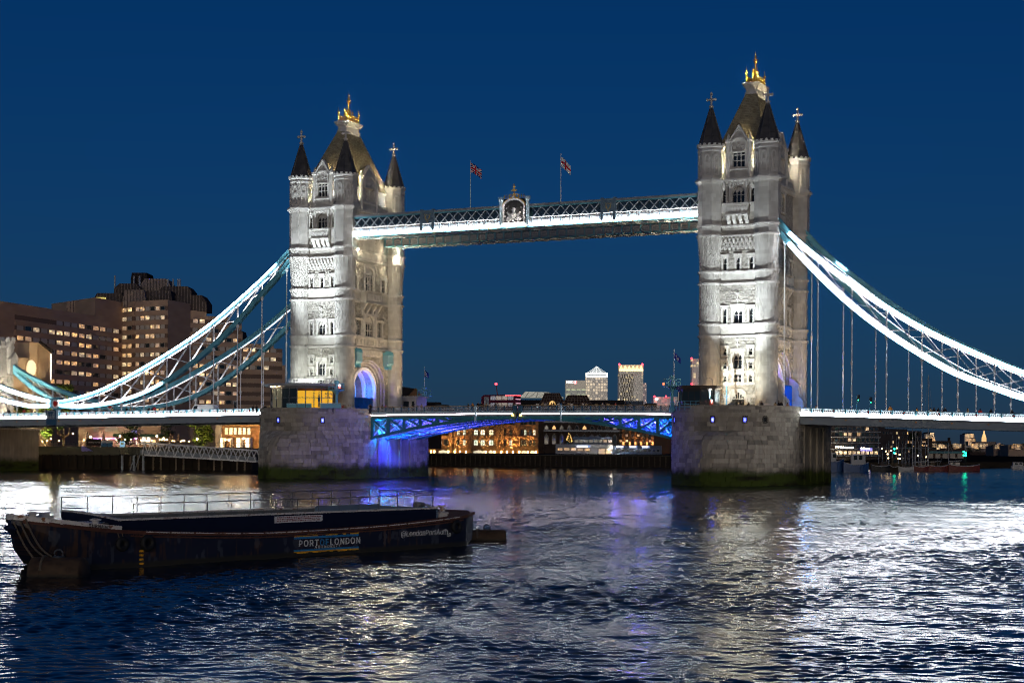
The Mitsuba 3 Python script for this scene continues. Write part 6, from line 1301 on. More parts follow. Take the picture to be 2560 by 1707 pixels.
for i in range(6): win(dp, sg, X(563 + i * 11.2), X(572 + i * 11.2), zat(590, 1087, 400), zat(590, 1069, 400), 2 if i % 2 else 0, off=.2)
for u0, u1 in ((553, 561), (593, 604), (616, 626)): m = MB(); sg.slab(m, X(u0), X(u1), 5.3, zat(600, 1095, 400), .1, .3); part(dp, 'lit_doorway', m, 'lamp', emit=(2.0, 1.7, 1.1) if u0 != 593 else (1.6, 1.3, .8))
for u in (562, 580, 606, 628): m = MB(); sg.slab(m, X(u), X(u + 5), 5.2, zat(600, 1094, 400), .6, .3); part(dp, 'column', m, 'render_pale')
def globe_lamp(u, v, d, lbl, r=.26, I=20, nm='lamp_post'):
    p = at(u, v, d); k = thing(nm, lbl, 'lamp', 'lit lamp posts along the left quay'); m = MB(); m.lathe((p[0], p[1]), [(.12, 5.2), (.07, 6.2), (.06, p[2] - .2)], 6); part(k, 'post', m, 'black'); m = MB(); m.mesh(trimesh.creation.icosphere(1, r).apply_translation(p)); part(k, 'globe', m, 'lamp', emit=np.array([1, .70, .32]) * I)
ll = ['leftmost', 'second', 'third', 'fourth', 'fifth', 'sixth', 'seventh', 'eighth']
for i, (u, v) in enumerate(((226, 1092), (300, 1090.5), (392, 1090), (409, 1096), (493, 1097.5), (563, 1099), (572, 1099.5), (609, 1096))): globe_lamp(u, v, 395, f'lit globe lamp on a post, {ll[i]} from the left along the quay')
for i, (u, v, P) in enumerate(((60, 1103, 60), (130, 1103, 60), (240, 1098, 60), (330, 1096, 80), (400, 1098, 80), (470, 1100, 45), (520, 1102, 30), (590, 1105, 60))): p = at(u, v, 392); point(f'quay_glow_{i}', p, P * 4, (1, .62, .24), .3)
for i, (u, v) in enumerate(((40, 1098), (50, 1101.5), (62, 1104), (74, 1103), (85, 1099), (95, 1102), (106, 1103.5), (118, 1102), (127, 1097), (148, 1102), (182, 1084), (210, 1100), (246, 1101), (268, 1098), (291, 1100), (313, 1099), (327, 1098), (339, 1096), (352, 1100), (366, 1102), (373, 1102), (379, 1101), (399, 1099), (404, 1100), (412, 1100), (418, 1099), (431, 1102), (436, 1102.5), (452, 1103), (457, 1101), (461, 1102), (473, 1103))):
    p = at(u, v, 394 + (i % 3)); k = key('string_light'); m = MB(); m.mesh(trimesh.creation.icosphere(1, .15).apply_translation(p)); put(k, m, 'lamp', emit=np.array([1, .66, .26]) * 18); tag(k, 'small warm bulb of the string lights over the quay terraces', 'light bulb', 'string lights over the quay')
p = at(83, 1107, 390); k = key('floodlight'); m = MB(); m.lathe((p[0], p[1]), [(.1, p[2] - .3), (.42, p[2] - .25), (.42, p[2] + .25), (.1, p[2] + .3)], 10); put(k, m, 'lamp', emit=np.array([1, .95, .85]) * 30); tag(k, 'dazzling white floodlight on the quay below the bright green tree', 'floodlight'); point('tree_flood', at(83, 1106, 388), 2400, (1, .92, .55), .6)
gi = 0
for u, v0 in ((219, 1078), (259, 1079), (305, 1081), (347, 1080), (425, 1082), (446, 1083)):
    p = at(u, 1112, 398); zt_ = zat(u, v0, 398); k = thing('parasol', f'tall dark folded parasol, {ll[gi]} from the left on the quay', 'parasol', 'folded parasols on the quay'); gi += 1; m = MB(); m.lathe((p[0], p[1]), [(.05, 5.2), (.05, 6.6)], 6); part(k, 'pole', m, 'grey_steel'); m = MB(); m.lathe((p[0], p[1]), [(.12, 6.5), (.42, 6.7), (.36, zt_ - 1.5), (.14, zt_ - .3), (.02, zt_)], 8); part(k, 'canopy', m, 'canvas_dark')
k = thing('kiosk', 'blue kiosk with curved grey roof on the quay', 'kiosk'); sg = Seg(xy(254, 388), xy(281, 389)); zb_ = 5.3; zt_ = zat(267, 1107, 388); m = MB(); sg.slab(m, 0, sg.L, zb_, zt_, -2, 0); part(k, 'body', m, 'hoarding_dim'); mat('hoarding_dim', (.02, .10, .22), .5, .3)
m = MB(); sg.pl(m, Polygon([(-.2, zt_), (sg.L + .2, zt_), (sg.L, zt_ + .45), (sg.L * .5, zt_ + .7), (0, zt_ + .45)]), -2.4, .3); part(k, 'roof', m, 'grey_steel'); m = MB(); sg.slab(m, sg.L * .3, sg.L * .8, 6.3, 6.55, .04); part(k, 'sign_band', m, 'curtain')
k = thing('billboard', 'light blue poster board beside the gangway head', 'billboard'); sg = Seg(xy(300, 380), xy(312, 380)); m = MB(); sg.slab(m, 0, sg.L, 5.4, zat(306, 1103, 380), .15); part(k, 'panel', m, 'lamp', emit=(.06, .30, .42)); m = MB(); sg.slab(m, sg.L * .25, sg.L * .75, 6.0, 6.4, .05, .15); sg.slab(m, sg.L * .2, sg.L * .5, 6.8, 7.4, .05, .15); part(k, 'print', m, 'sign_orange')
k = thing('banner', 'low dark banner with pale lettering on the quay railing', 'banner'); sg = Seg(xy(216, 387), xy(253, 388)); m = MB(); sg.slab(m, 0, sg.L, 5.5, 7.3, .08); part(k, 'cloth', m, 'canvas_dark'); m = MB()
for i, x in enumerate(np.arange(.35, sg.L - .3, .21)): sg.slab(m, x, x + .13, 6.35, 6.6, .02, .08)
part(k, 'lettering', m, 'curtain', kind='stuff')
k = key('triangular_canopy'); pA, pB, pC = at(203, 1128, 386), at(232, 1127, 386), at(204, 1113, 386.6); m = MB(); m.add([pA, pB, pC, pA + [0, .15, 0], pB + [0, .15, 0], pC + [0, .15, 0]], [[0, 1, 2], [3, 5, 4], [0, 2, 5], [0, 5, 3], [1, 4, 5], [1, 5, 2], [0, 3, 4], [0, 4, 1]]); put(k, m, 'sail_violet'); mat('sail_violet', (.22, .20, .45), .6); tag(k, 'small pale violet triangular canopy at the quay edge', 'canopy')
gh = thing('gabled_house', 'dark roofed brick house with triangular gable behind the left pier', 'house'); sg = Seg(xy(990, 470), xy(1058, 470)); zr = lambda v: zat(1025, v, 470); w = sg.L
mass(gh, 'wall', [sg.A, sg.B], 10, 5, zr(992), 'dark_brick'); m = MB(); sg.pl(m, Polygon([(0, zr(992)), (w * .52, zr(992)), (w * .72, zr(972)), (w * .25, zr(967)), (0, zr(970))]), -9, 0); part(gh, 'roof', m, 'roof_dark'); m = MB(); sg.pl(m, Polygon([(w * .40, zr(993)), (w * 1.02, zr(991)), (w * .72, zr(970))]), .6); part(gh, 'gable', m, 'brick'); mass(gh, 'side_roof', [xy(1055, 474), xy(1100, 474)], 8, 5, zr(1004), 'roof_dark')

# between the towers: brick warehouses, pier station, glass roofs
wh = thing('brick_warehouse', 'long brick warehouse with uplit pilasters and arched lit windows seen under the middle span', 'warehouse')
sg = Seg(xy(1048, 566), xy(1346, 560)); X = lambda u: hx(sg, u); Z = lambda v: zat(1200, v, 563)
mass(wh, 'wall', [sg.A, sg.B], 18, 3, Z(1026), 'brick')
for u in (1087, 1128, 1139, 1176, 1246, 1256, 1296, 1343): m = MB(); sg.slab(m, X(u) - .55, X(u) + .55, 3, Z(1030), 1.0); part(wh, 'pilaster', m, 'brick')
for v in (1034, 1062, 1090.5): m = MB(); sg.slab(m, 0, sg.L, Z(v) - .15, Z(v) + .15, .3); part(wh, 'string_course', m, 'brick')
rg = np.random.default_rng(8)
for v0, v1 in ((1113, 1100), (1087, 1074.5), (1061, 1049)):
    for u, w in ((1074, 5), (1099, 9), (1115, 10), (1146, 5), (1161, 5), (1190, 10), (1207, 10), (1228, 10), (1262, 5), (1277, 5), (1305, 5), (1313, 5), (1326, 5), (1336, 5)):
        x0, x1 = X(u - w / 2), X(u + w / 2); r = rg.random(); st = ('lamp', dict(emit=[(1.1, .95, .6), (.7, .8, .55), (1.0, .8, .4)][int(rg.integers(0, 3))])) if r < (.62 if v0 > 1080 and u < 1260 else .2) else ('pane_clear', {})
        h = Z(v1) - Z(v0); ar = Polygon([(x0, Z(v0)), (x1, Z(v0)), (x1, Z(v1) - (x1 - x0) * .2), ((x0 + x1) / 2 + (x1 - x0) * .28, Z(v1)), ((x0 + x1) / 2 - (x1 - x0) * .28, Z(v1)), (x0, Z(v1) - (x1 - x0) * .2)])
        m = MB(); sg.pl(m, ar.buffer(.16), .12); k = part(wh, 'window', m, 'dark_brick'); m = MB(); sg.pl(m, ar, .1, .05)
        part(k, 'pane', m, st[0], **st[1]); m = MB(); sg.slab(m, (x0 + x1) / 2 - .07, (x0 + x1) / 2 + .07, Z(v0), Z(v1), .1, .1); sg.slab(m, x0, x1, Z((v0 + v1) / 2) - .07, Z((v0 + v1) / 2) + .07, .1, .1); part(k, 'glazing_bar', m, 'black')
for u0, u1 in ((1184, 1211), (1222, 1232), (1304, 1316), (1326, 1337), (1097, 1119)): m = MB(); a, b = X(u0), X(u1); sg.pl(m, Polygon([(a, Z(1133)), (b, Z(1133)), (b, Z(1128)), ((a + b) / 2, Z(1125)), (a, Z(1128))]), .1, .05); part(wh, 'arched_opening', m, 'lamp', emit=(.55, .5, .32))
for i, u in enumerate((1080, 1088, 1123, 1139, 1152, 1167, 1216, 1238, 1255, 1269, 1284, 1300, 1321, 1341)):
    p = sg.o + sg.a * X(u) + sg.n * 1.6; m = MB(); m.lathe((p[0], p[1]), [(.22, Z(1132.5)), (.34, Z(1130)), (.3, Z(1126.5))], 8); part(wh, 'uplight', m, 'lamp', emit=np.array([1, .62, .20]) * 14)
    if i % 2 == 0 or u in (1139, 1255): spot(f'uplight_{i}', (p[0], p[1], Z(1126)), p - sg.n * 1.4 + ZB * (Z(1090) - p[2] * 0) * 1.0, 420, (1, .58, .20), 52, w=.35)
dw = thing('dark_warehouse', 'dark unlit brick warehouse with tall arched windows right of the uplit one', 'warehouse'); sg = Seg(xy(1347, 575), xy(1548, 575)); X = lambda u: hx(sg, u); Z = lambda v: zat(1440, v, 575)
mass(dw, 'wall', [sg.A, sg.B], 18, 3, Z(1022), 'dark_brick')
for v in (1077, 1055): m = MB(); sg.slab(m, 0, sg.L, Z(v) - .3, Z(v) + .3, .8); part(dw, 'ledge', m, 'grey_steel')
for i, u in enumerate(range(1366, 1545, 19)):
    for v0, v1, st in ((1110, 1085, 'glass_sky'), (1073, 1063, 1 if u in (1385, 1461) else 'pane_clear'), (1052, 1040, 'pane_clear')):
        a, b = X(u - 4.5), X(u + 4.5); ar = Polygon([(a, Z(v0)), (b, Z(v0)), (b, Z(v1) - .9), ((a + b) / 2, Z(v1)), (a, Z(v1) - .9)]); m = MB(); sg.pl(m, ar.buffer(.15).difference(ar), .2); k = part(dw, 'window', m, 'cladding_light'); m = MB(); sg.pl(m, ar, .05)
        part(k, 'pane', m, st) if isinstance(st, str) else part(k, 'pane', m, 'lamp', emit=(1.1, .5, .12))
k = thing('lit_conifer', 'small dark conifer hung with golden fairy lights before the dark warehouse', 'tree'); b = at(1423, 1109, 560); m = MB(); m.lathe((b[0], b[1]), [(.15, b[2] - 1), (.12, b[2] + 1)], 6); part(k, 'trunk', m, 'bark'); m = MB()
for q in range(6): m.lathe((b[0], b[1]), [(1.3 - q * .2, b[2] + .3 + q * .5), (.2, b[2] + 1.1 + q * .5)], 9)
part(k, 'crown', m, 'leaf_dark'); m = MB()
for q in range(40): a = q * 2.4; h = rg.uniform(0, 3.2); r = 1.3 * (1 - h / 3.6); m.mesh(trimesh.creation.box([.13] * 3).apply_translation([b[0] + r * math.cos(a), b[1] + r * math.sin(a), b[2] + .4 + h]))
part(k, 'fairy_lights', m, 'lamp', emit=(4, 2.2, .5), kind='stuff')
bf = thing('balcony_flats', 'apartment block with orange lit brick columns and balconies left of the right pier', 'apartment block'); sg = Seg(xy(1508, 590), xy(1690, 585)); X = lambda u: hx(sg, u); Z = lambda v: zat(1600, v, 588)
mass(bf, 'wall', [sg.A, sg.B], 15, 3, Z(1040), 'dark_brick')
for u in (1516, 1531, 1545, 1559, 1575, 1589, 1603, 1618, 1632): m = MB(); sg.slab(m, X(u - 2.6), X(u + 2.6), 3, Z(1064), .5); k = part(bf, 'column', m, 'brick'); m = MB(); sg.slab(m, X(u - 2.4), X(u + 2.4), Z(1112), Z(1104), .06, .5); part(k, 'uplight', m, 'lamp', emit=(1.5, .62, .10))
for i, u in enumerate((1537, 1552, 1567, 1582, 1596, 1610, 1625)):
    for j, v in enumerate((1076, 1090, 1104)): win(bf, sg, X(u - 3.4), X(u + 3.4), Z(v + 4), Z(v - 5), (i + j) % 5 if rg.random() < .45 else 'glass_sky', off=.1); m = MB(); sg.slab(m, X(u - 4.5), X(u + 4.5), Z(v + 5), Z(v + 1), .9, .3); part(bf, 'balcony', m, 'cabin_dark')
for i in range(4): p = sg.o + sg.a * X(1525 + i * 32) + sg.n * 3; point(f'flats_glow_{i}', (p[0], p[1], Z(1110)), 45, (1, .45, .12), .12)
# pier station on piles
ps = thing('pier_station', 'two-storey pier station on piles with lit blue and white signs', 'pier building'); sg = Seg(xy(1389, 548), xy(1685, 545)); X = lambda u: hx(sg, u); Z = lambda v: zat(1500, v, 547)
m = MB(); sg.slab(m, X(1389), X(1532), Z(1136), Z(1110.5), -9, 0); part(ps, 'pale_hall', m, 'white_dim'); dif('white_dim', (.34, .34, .34)); dif('blue_dim', (.10, .13, .18))
m = MB(); sg.slab(m, X(1532), X(1655), Z(1136), Z(1113.5), -9, -.3); part(ps, 'grey_hall', m, 'blue_dim'); m = MB(); sg.slab(m, X(1433), X(1528), Z(1110.5), Z(1092), -7, -1.5); part(ps, 'upper_storey', m, 'blue_dim')
m = MB(); sg.slab(m, 0, sg.L, Z(1139.5), Z(1136), -10, 1.2); part(ps, 'deck', m, 'grey_steel')
for u0, u1 in ((1394, 1407), (1410, 1424), (1427, 1441), (1444, 1458), (1461, 1476)): win(ps, sg, X(u0), X(u1), Z(1127.5), Z(1120), 0, off=.05)
for u0, u1 in ((1496, 1513), (1514, 1529)): win(ps, sg, X(u0), X(u1), Z(1135), Z(1121), 1, off=.05)
for u in range(1543, 1650, 11): win(ps, sg, X(u), X(u + 8), Z(1129), Z(1122), 'pane_clear', off=-.25)
for u in range(1436, 1522, 12): win(ps, sg, X(u), X(u + 10), Z(1107), Z(1099), 'pane_clear' if u < 1500 else 3, off=-1.45)
for u0, u1, tx in ((1442, 1476, 'ROYAL NAVY'), (1540.5, 1560, 'ROYAL NAVY'), (1574, 1593, 'RESERVES'), (1605.5, 1624, 'ROYAL NAVY')):
    a, b = X(u0), X(u1); z0, z1 = Z(1119), Z(1113.3); m = MB(); sg.slab(m, a, b, z0, z1, .15, .15); k = part(ps, 'sign', m, 'lamp', emit=(.03, .16, .42)); m = MB(); sg.slab(m, a, a + (b - a) * .8, z0 + .04, z1 - .04, .03, .3); part(k, 'panel', m, 'lamp', emit=(1.5, 1.6, 1.9))
    tm = meshkit.text_mesh(tx, (z1 - z0) * .42, .04, True); v = np.array(tm.vertices); v[:, 0] *= (b - a) * .72 / v[:, 0].max(); m = MB(); m.add(sg.o + np.outer(v[:, 0] + a + (b - a) * .03, sg.a) + np.outer(v[:, 1] + z0 + .22, ZB) + np.outer(v[:, 2] + .34, sg.n), tm.faces, False); part(k, 'lettering', m, 'ink')
p = sg.o + sg.a * X(1528.5) + sg.n * .6; m = MB(); m.obox((p[0], p[1], Z(1136)), (p[0], p[1], Z(1119)), .3, .3); k = part(ps, 'lamp_column', m, 'white_paint'); m = MB(); m.mesh(trimesh.creation.icosphere(1, .4).apply_translation([p[0], p[1], Z(1118)])); part(k, 'globe', m, 'lamp', emit=(22, 20, 16)); point('station_lamp', (p[0] + sg.n[0], p[1] + sg.n[1], Z(1118)), 90, (1, .92, .75), .25)
for i, u in enumerate((1462, 1552, 1590)): q = sg.o + sg.a * X(u) + sg.n * 1.5; point(f'sign_glow_{i}', (*q[:2], Z(1117)), 14, (.5, .7, 1), .1)
for u in range(1386, 1690, 9): m = MB(); p = sg.o + sg.a * X(u) - sg.n * (.4 if u % 2 else -1.0); m.lathe((p[0], p[1]), [(.3, -1.5), (.28, Z(1139.5))], 6); part(ps, 'pile', m, 'timber_dark' if u % 3 else 'timber_mid')
dif('timber_mid', (.075, .058, .04))
for u, v in ((1479, 1091.5), (1493, 1092)): p = at(u, v, 552); k = key('garden_umbrella'); m = MB(); m.lathe((p[0], p[1]), [(.05, p[2] - 2), (.05, p[2] - .1), (1.3, p[2] - .1), (.05, p[2] + .6)], 8); put(k, m, 'curtain'); tag(k, f'open cream umbrella on the station roof terrace, {"left" if u < 1485 else "right"} one', 'parasol')
sw = thing('river_wall', 'black timber-faced river wall below the brick warehouse', 'river wall'); W_ = [np.array(p) for p in ((-108.5, 158.6), (-72, 160.6), (-36.3, 172.6), (-29, 177))]
for A, B in zip(W_[:-1], W_[1:]):
    s_ = Seg(A, B); m = MB(); s_.slab(m, 0, s_.L, -1, 3.3, .3); part(sw, 'face', m, 'timber_dark'); m = MB(); s_.slab(m, 0, s_.L, 3.2, 3.45, .5); part(sw, 'coping', m, 'quay_stone')
    for x in np.arange(1, s_.L, 1.6): m = MB(); s_.slab(m, x, x + .3, -1, 3.1, .25, .3); part(sw, 'fender_timber', m, 'timber_mid')
k = key('sand_mound'); p = at(1196, 1164, 548); m = MB(); V = [[(p[0] + RT[0] * 9.5 * r * math.cos(a) - FW[0] * 3 * r * math.sin(a), p[1] + RT[1] * 9.5 * r * math.cos(a) - FW[1] * 3 * r * math.sin(a), -.3 + 1.9 * (1 - r) ** .9 + .15 * math.sin(5 * a + 9 * r)) for a in np.linspace(0, 2 * math.pi, 25)[:-1]] for r in (1, .8, .6, .4, .2, .05)]; m.grid(np.array(V), True, True); put(k, m, 'sand', kind='structure')
ot = key('mooring_post'); p = at(1151, 1130, 552); m = MB(); m.lathe((p[0], p[1]), [(.4, -2), (.36, zat(1151, 1131, 552))], 8); put(ot, m, 'timber_mid'); tag(ot, 'tall single timber post standing before the brick warehouse wall', 'post')
gr = thing('glass_roof_hall', 'low hall with glazed pyramid roofs lit from inside behind the middle span', 'hall'); d = 640; Zg = lambda v: zat(1400, v, d)
sg = Seg(xy(1293, d), xy(1480, d)); X = lambda u: hx(sg, u); mass(gr, 'hall', [sg.A, xy(1560, d)], 20, 2, Zg(1000), 'roof_dark')
m = MB(); sg.pl(m, Polygon([(X(1297), Zg(994)), (X(1410), Zg(994)), (X(1372), Zg(981)), (X(1312), Zg(979))]), -8, 0); k = part(gr, 'lit_roof', m, 'lamp', emit=(.20, .20, .15)); m = MB()
for u0, u1 in ((1297, 1312), (1312, 1322), (1322, 1340), (1340, 1345), (1345, 1372), (1372, 1358), (1312, 1372)): sg.pl(m, Polygon([(X(u0) - .1, Zg(994)), (X(u0) + .1, Zg(994)), (X(u1) + .1, Zg(980)), (X(u1) - .1, Zg(980))]), .1, .02)
part(k, 'rib', m, 'black')
for u0, u1, v0, v1, sk in ((1347, 1412, 983, 1012, 14), (1405, 1480, 988, 1014, 14)):
    m = MB(); sg.pl(m, Polygon([(X(u0), Zg(v1)), (X(u1), Zg(v1)), (X(u1 - sk), Zg(v0)), (X(u0 + sk), Zg(v0))]), -8, 2); k = part(gr, 'dark_roof', m, 'roof_brown'); m = MB()
    for i in range(9): a = u0 + (u1 - u0) * i / 8; b = u0 + sk + (u1 - u0 - 2 * sk) * i / 8; sg.pl(m, Polygon([(X(a) - .07, Zg(v1)), (X(a) + .07, Zg(v1)), (X(b) + .07, Zg(v0)), (X(b) - .07, Zg(v0))]), .06, 2.0)
    for v in np.linspace(v0, v1, 5): q = (v - v0) / (v1 - v0); sg.slab(m, X(u0 + sk * (1 - q)), X(u1 - sk * (1 - q)), Zg(v) - .06, Zg(v) + .06, .06, 2.0)
    part(k, 'glazing_bar', m, 'cladding_light')
dif('roof_brown', (.045, .028, .024))
m = MB(); sg.pl(m, Polygon([(X(1372), Zg(1012)), (X(1388), Zg(1012)), (X(1386), Zg(1005)), (X(1380), Zg(1002)), (X(1374), Zg(1005))]), .2, 2.2); part(gr, 'arched_window', m, 'lamp', emit=(.9, .5, .08))
# skyline far away: lit office towers
def grid_glow(col, wx, wz, share, base=.02, a=None):
    ax = a if a is not None else (RT[0], RT[1])
    def fn(p, n, uv):
        u = (p.x * ax[0] + p.y * ax[1]) / wx; z = p.z / wz; fu, fz = u - dr.floor(u), z - dr.floor(z); r = cell_rand(dr.floor(u), dr.floor(z)); row = cell_rand(7, dr.floor(z))
        on = dr.select((fu > .25) & (fz > .3) & (r < share * (.5 + row)), 1.0, 0.0); return mi.Color3f(*[c * K for c in col]) * (on * (.3 + .9 * cell_rand(dr.floor(u) + 9, dr.floor(z)))) + mi.Color3f(*[c * base * K for c in col])
    return proc(fn)
def skybox(nm, lbl, u0, u1, v0, d, col, wx, wz, share, base, cat='office tower', dep=.8, group=None):
    k = thing(nm, lbl, cat, group); sg = Seg(xy(u0, d), xy(u1, d)); zt_ = zat((u0 + u1) / 2, v0, d); mass(k, 'shaft', [sg.A, sg.B], sg.L * dep, 0, zt_, 'lamp', emit=grid_glow(col, wx, wz, share, base)); return k, sg, zt_
D = 4500
k, sg, zt_ = skybox('office_tower', 'glowing office tower with a bright pyramid roof on the skyline', 1464, 1518, 939, D, (.55, .42, .26), 7.5, 8.0, .55, .16)
m = MB(); c = (sg.A + sg.B) / 2; n_ = sg.n[:2]; c = c - n_ * sg.L * .4; h = sg.L * .5; m.lathe((c[0], c[1]), [(h * 1.36, zt_), (h * .03, zat(1492, 914, D))], 4, math.atan2(FW[1], FW[0]) + math.pi / 4); rf = part(k, 'pyramid_roof', m, 'lamp', emit=(.26, .29, .28)); m = MB(); sg.slab(m, -1, sg.L + 1, zt_ - 4, zt_ + 7, 1.5); part(k, 'bright_band', m, 'lamp', emit=(1.8, 1.75, 1.5))
m = MB()
for q in (-.6, -.3, 0, .3, .6): sg.pl(m, Polygon([(sg.L / 2 + q * sg.L * .8 - .7, zt_ + 6), (sg.L / 2 + q * sg.L * .8 + .7, zt_ + 6), (sg.L / 2 + .5, zat(1492, 916, D)), (sg.L / 2 - .5, zat(1492, 916, D))]), .6, .6)
part(rf, 'rib', m, 'lamp', emit=(1.2, 1.25, 1.2))
k, sg, zt_ = skybox('office_tower', 'square glass bank tower with lit floors and name sign, left of the pyramid-topped tower', 1413, 1464, 951, D - 60, (.42, .46, .22), 14, 8, .5, .10)
m = MB(); sg.slab(m, 0, sg.L, zt_ - 24, zt_, .8); part(k, 'dark_crown', m, 'glass_sky'); X = lambda u: hx(sg, u)
tm = meshkit.text_mesh('HSBC', 7.0, .6, True); v = np.array(tm.vertices); v[:, 0] *= (X(1432.5) - X(1415.5)) / v[:, 0].max(); m = MB(); m.add(sg.o + np.outer(v[:, 0] + X(1415.5), sg.a) + np.outer(v[:, 1] + zat(1440, 958.5, D - 60), ZB) + np.outer(v[:, 2] + 1.0, sg.n), tm.faces, False); part(k, 'sign_lettering', m, 'lamp_two', emit=(3, 3, 3)); scene['lamp_two'] = {'type': 'twosided', 'bsdf': scene['lamp']}
x0, x1, z0, z1 = X(1433), X(1442), zat(1440, 959.5, D - 60), zat(1440, 952.5, D - 60); xm, zm = (x0 + x1) / 2, (z0 + z1) / 2; m = MB(); sg.pl(m, Polygon([(x0, zm), (x0 + (x1 - x0) * .25, z0), (x1 - (x1 - x0) * .25, z0), (x1, zm), (x1 - (x1 - x0) * .25, z1), (x0 + (x1 - x0) * .25, z1)]), .6, 1.0); e = part(k, 'emblem', m, 'lamp', emit=(3.2, .12, .14)); m = MB(); sg.pl(m, Polygon([(xm - 3, z0 + .5), (xm + 3, z0 + .5), (xm, zm)]), .3, 1.7); sg.pl(m, Polygon([(xm - 3, z1 - .5), (xm + 3, z1 - .5), (xm, zm)]), .3, 1.7); part(e, 'white_triangle', m, 'lamp', emit=(2.5, 2.5, 2.5))
D2 = 3200
k, sg, zt_ = skybox('apartment_tower', 'patterned residential tower with golden zigzag crown and two red lamps', 1547, 1607, 925, D2, (.6, .46, .22), 5.2, 5.4, .22, .12, 'apartment tower'); X = lambda u: hx(sg, u)
m = MB(); sg.slab(m, 0, sg.L, zt_ - 1, zat(1577, 912, D2), -sg.L * .7, 0); part(k, 'crown_wall', m, 'lamp', emit=(.30, .17, .06)); m = MB(); sg.slab(m, 0, sg.L, zt_ - 2, zt_ + 1.2, .8); part(k, 'crown_line', m, 'lamp', emit=(2.2, 1.5, .7))
for i in range(6): a = sg.L * (i + .5) / 6; m = MB(); g = Polygon([(a - sg.L * .075, zt_), (a + sg.L * .075, zt_), (a, zat(1577, 914, D2))]); sg.pl(m, g.difference(g.buffer(-1.1)), .8, .5); part(k, 'crown_triangle', m, 'lamp', emit=(2.4, 1.5, .5))
for i in range(1, 12): m = MB(); a = sg.L * i / 12 * .62; [sg.pl(m, Polygon([(a - .5, z), (a + .5, z), (a + s_ * 2.4 + .5, z + 9), (a + s_ * 2.4 - .5, z + 9)]), .8, .3) for j, z in enumerate(np.arange(20, zt_ - 9, 9)) for s_ in ((1 if (i + j) % 2 else -1),)]; part(k, 'lattice_strip', m, 'cladding')
for u in (1548, 1606): p = at(u, 911, D2 - 3); m = MB(); m.mesh(trimesh.creation.icosphere(1, 2.2).apply_translation(p)); part(k, 'red_beacon', m, 'lamp', emit=(7, .15, .3))
k, sg, zt_ = skybox('office_slab', 'dim slab tower with few lit windows partly behind the right tower', 1729, 1765, 897, 2600, (.7, .5, .22), 5, 4.5, .25, .07)
for u, v in ((1729, 896), (1729, 960)): p = at(u, v, 2596); m = MB(); m.mesh(trimesh.creation.icosphere(1, 1.7).apply_translation(p)); part(k, 'red_beacon', m, 'lamp', emit=(6, .1, .2))
k, sg, zt_ = skybox('office_block', 'low red-lit office block on the skyline left of the right pier mast', 1633, 1700, 992, 1800, (.42, .12, .08), 4, 4, .35, .06, 'office block')
for u in (1636, 1665): p = at(u, 991, 1796); m = MB(); m.mesh(trimesh.creation.icosphere(1, 1.2).apply_translation(p)); part(k, 'red_beacon', m, 'lamp', emit=(6, .1, .2))
m = MB(); sg.slab(m, hx(sg, 1638), hx(sg, 1644), zat(1640, 1000, 1800), zat(1640, 995, 1800), .5, .5); part(k, 'sign', m, 'lamp', emit=(1.6, 1.6, 1.6))
k, sg, zt_ = skybox('construction_block', 'unfinished narrow block with hoist behind the patterned residential tower', 1606, 1616, 958, D2 + 200, (.7, .4, .3), 3, 4, .2, .05, 'building')
for u0, u1, v0, lb in ((1492, 1532, 1000, 'blue dusk-coloured low block below the pyramid-topped tower'), (1560, 1608, 1002, 'blue dusk-coloured low block below the residential tower'), (1616, 1640, 1008, 'small dark low block left of the red-lit office block')):
    k = thing('low_block', lb, 'building'); mass(k, 'wall', [xy(u0, 900), xy(u1, 900)], 20, 0, zat(u0, v0, 900), 'blue_dim' if u0 < 1610 else 'cladding'); m = MB(); s_ = Seg(xy(u0, 899.5), xy(u1, 899.5)); [s_.slab(m, x, x + .3, zat(u0, v0, 900) - 3, zat(u0, v0, 900), .2) for x in np.arange(.5, s_.L, 2.4)]; part(k, 'rib', m, 'cladding', kind='stuff')
k = thing('tower_crane', 'thin dark crane jib tipped with a red lamp left of the bus', 'crane'); a, b = at(1247, 1012, 900), at(1240, 960, 900); m = MB(); m.obox(a, b, .5, .5); part(k, 'jib', m, 'red_dark'); mat('red_dark', (.18, .03, .03), .6); m = MB(); m.mesh(trimesh.creation.icosphere(1, .75).apply_translation(b)); part(k, 'red_beacon', m, 'lamp', emit=(8, .2, .3))
# right background
rb = thing('waterside_flats', 'glass-fronted waterside flats lit by a row of white lamps beyond the right pier', 'apartment block'); sg = Seg(xy(2070, 560), xy(2196, 575)); X = lambda u: hx(sg, u); Z = lambda v: zat(2130, v, 566)
mass(rb, 'wall', [sg.A, sg.B], 20, 1, Z(1062), 'cladding')
for i, v in enumerate((1078, 1092, 1106, 1122, 1138)):
    m = MB(); sg.slab(m, 0, sg.L, Z(v) - .3, Z(v), 1.2); part(rb, 'balcony_slab', m, 'grey_steel')
    for j, u in enumerate(range(2086, 2190, 11)): r = rg.random(); win(rb, sg, X(u), X(u + 9), Z(v - 2), Z(v - 11), ((j % 5) if r < .10 + .5 * (i == 0 and 2140 < u < 2165) else ('glass_green' if r < .3 else 'glass_sky')) if i < 4 else 2, off=.1, fr='cladding_light')
mat('glass_green', (.06, .12, .10), .2, .6)
for i, u in enumerate((2090, 2096, 2102, 2108, 2114, 2120, 2126, 2132, 2154, 2160, 2166, 2171)): p = at(u, 1117 + (u - 2090) * .05, 556); m = MB(); m.mesh(trimesh.creation.icosphere(1, .3).apply_translation(p)); k = part(rb, 'terrace_lamp', m, 'lamp', emit=np.array([1, .82, .6]) * 18)
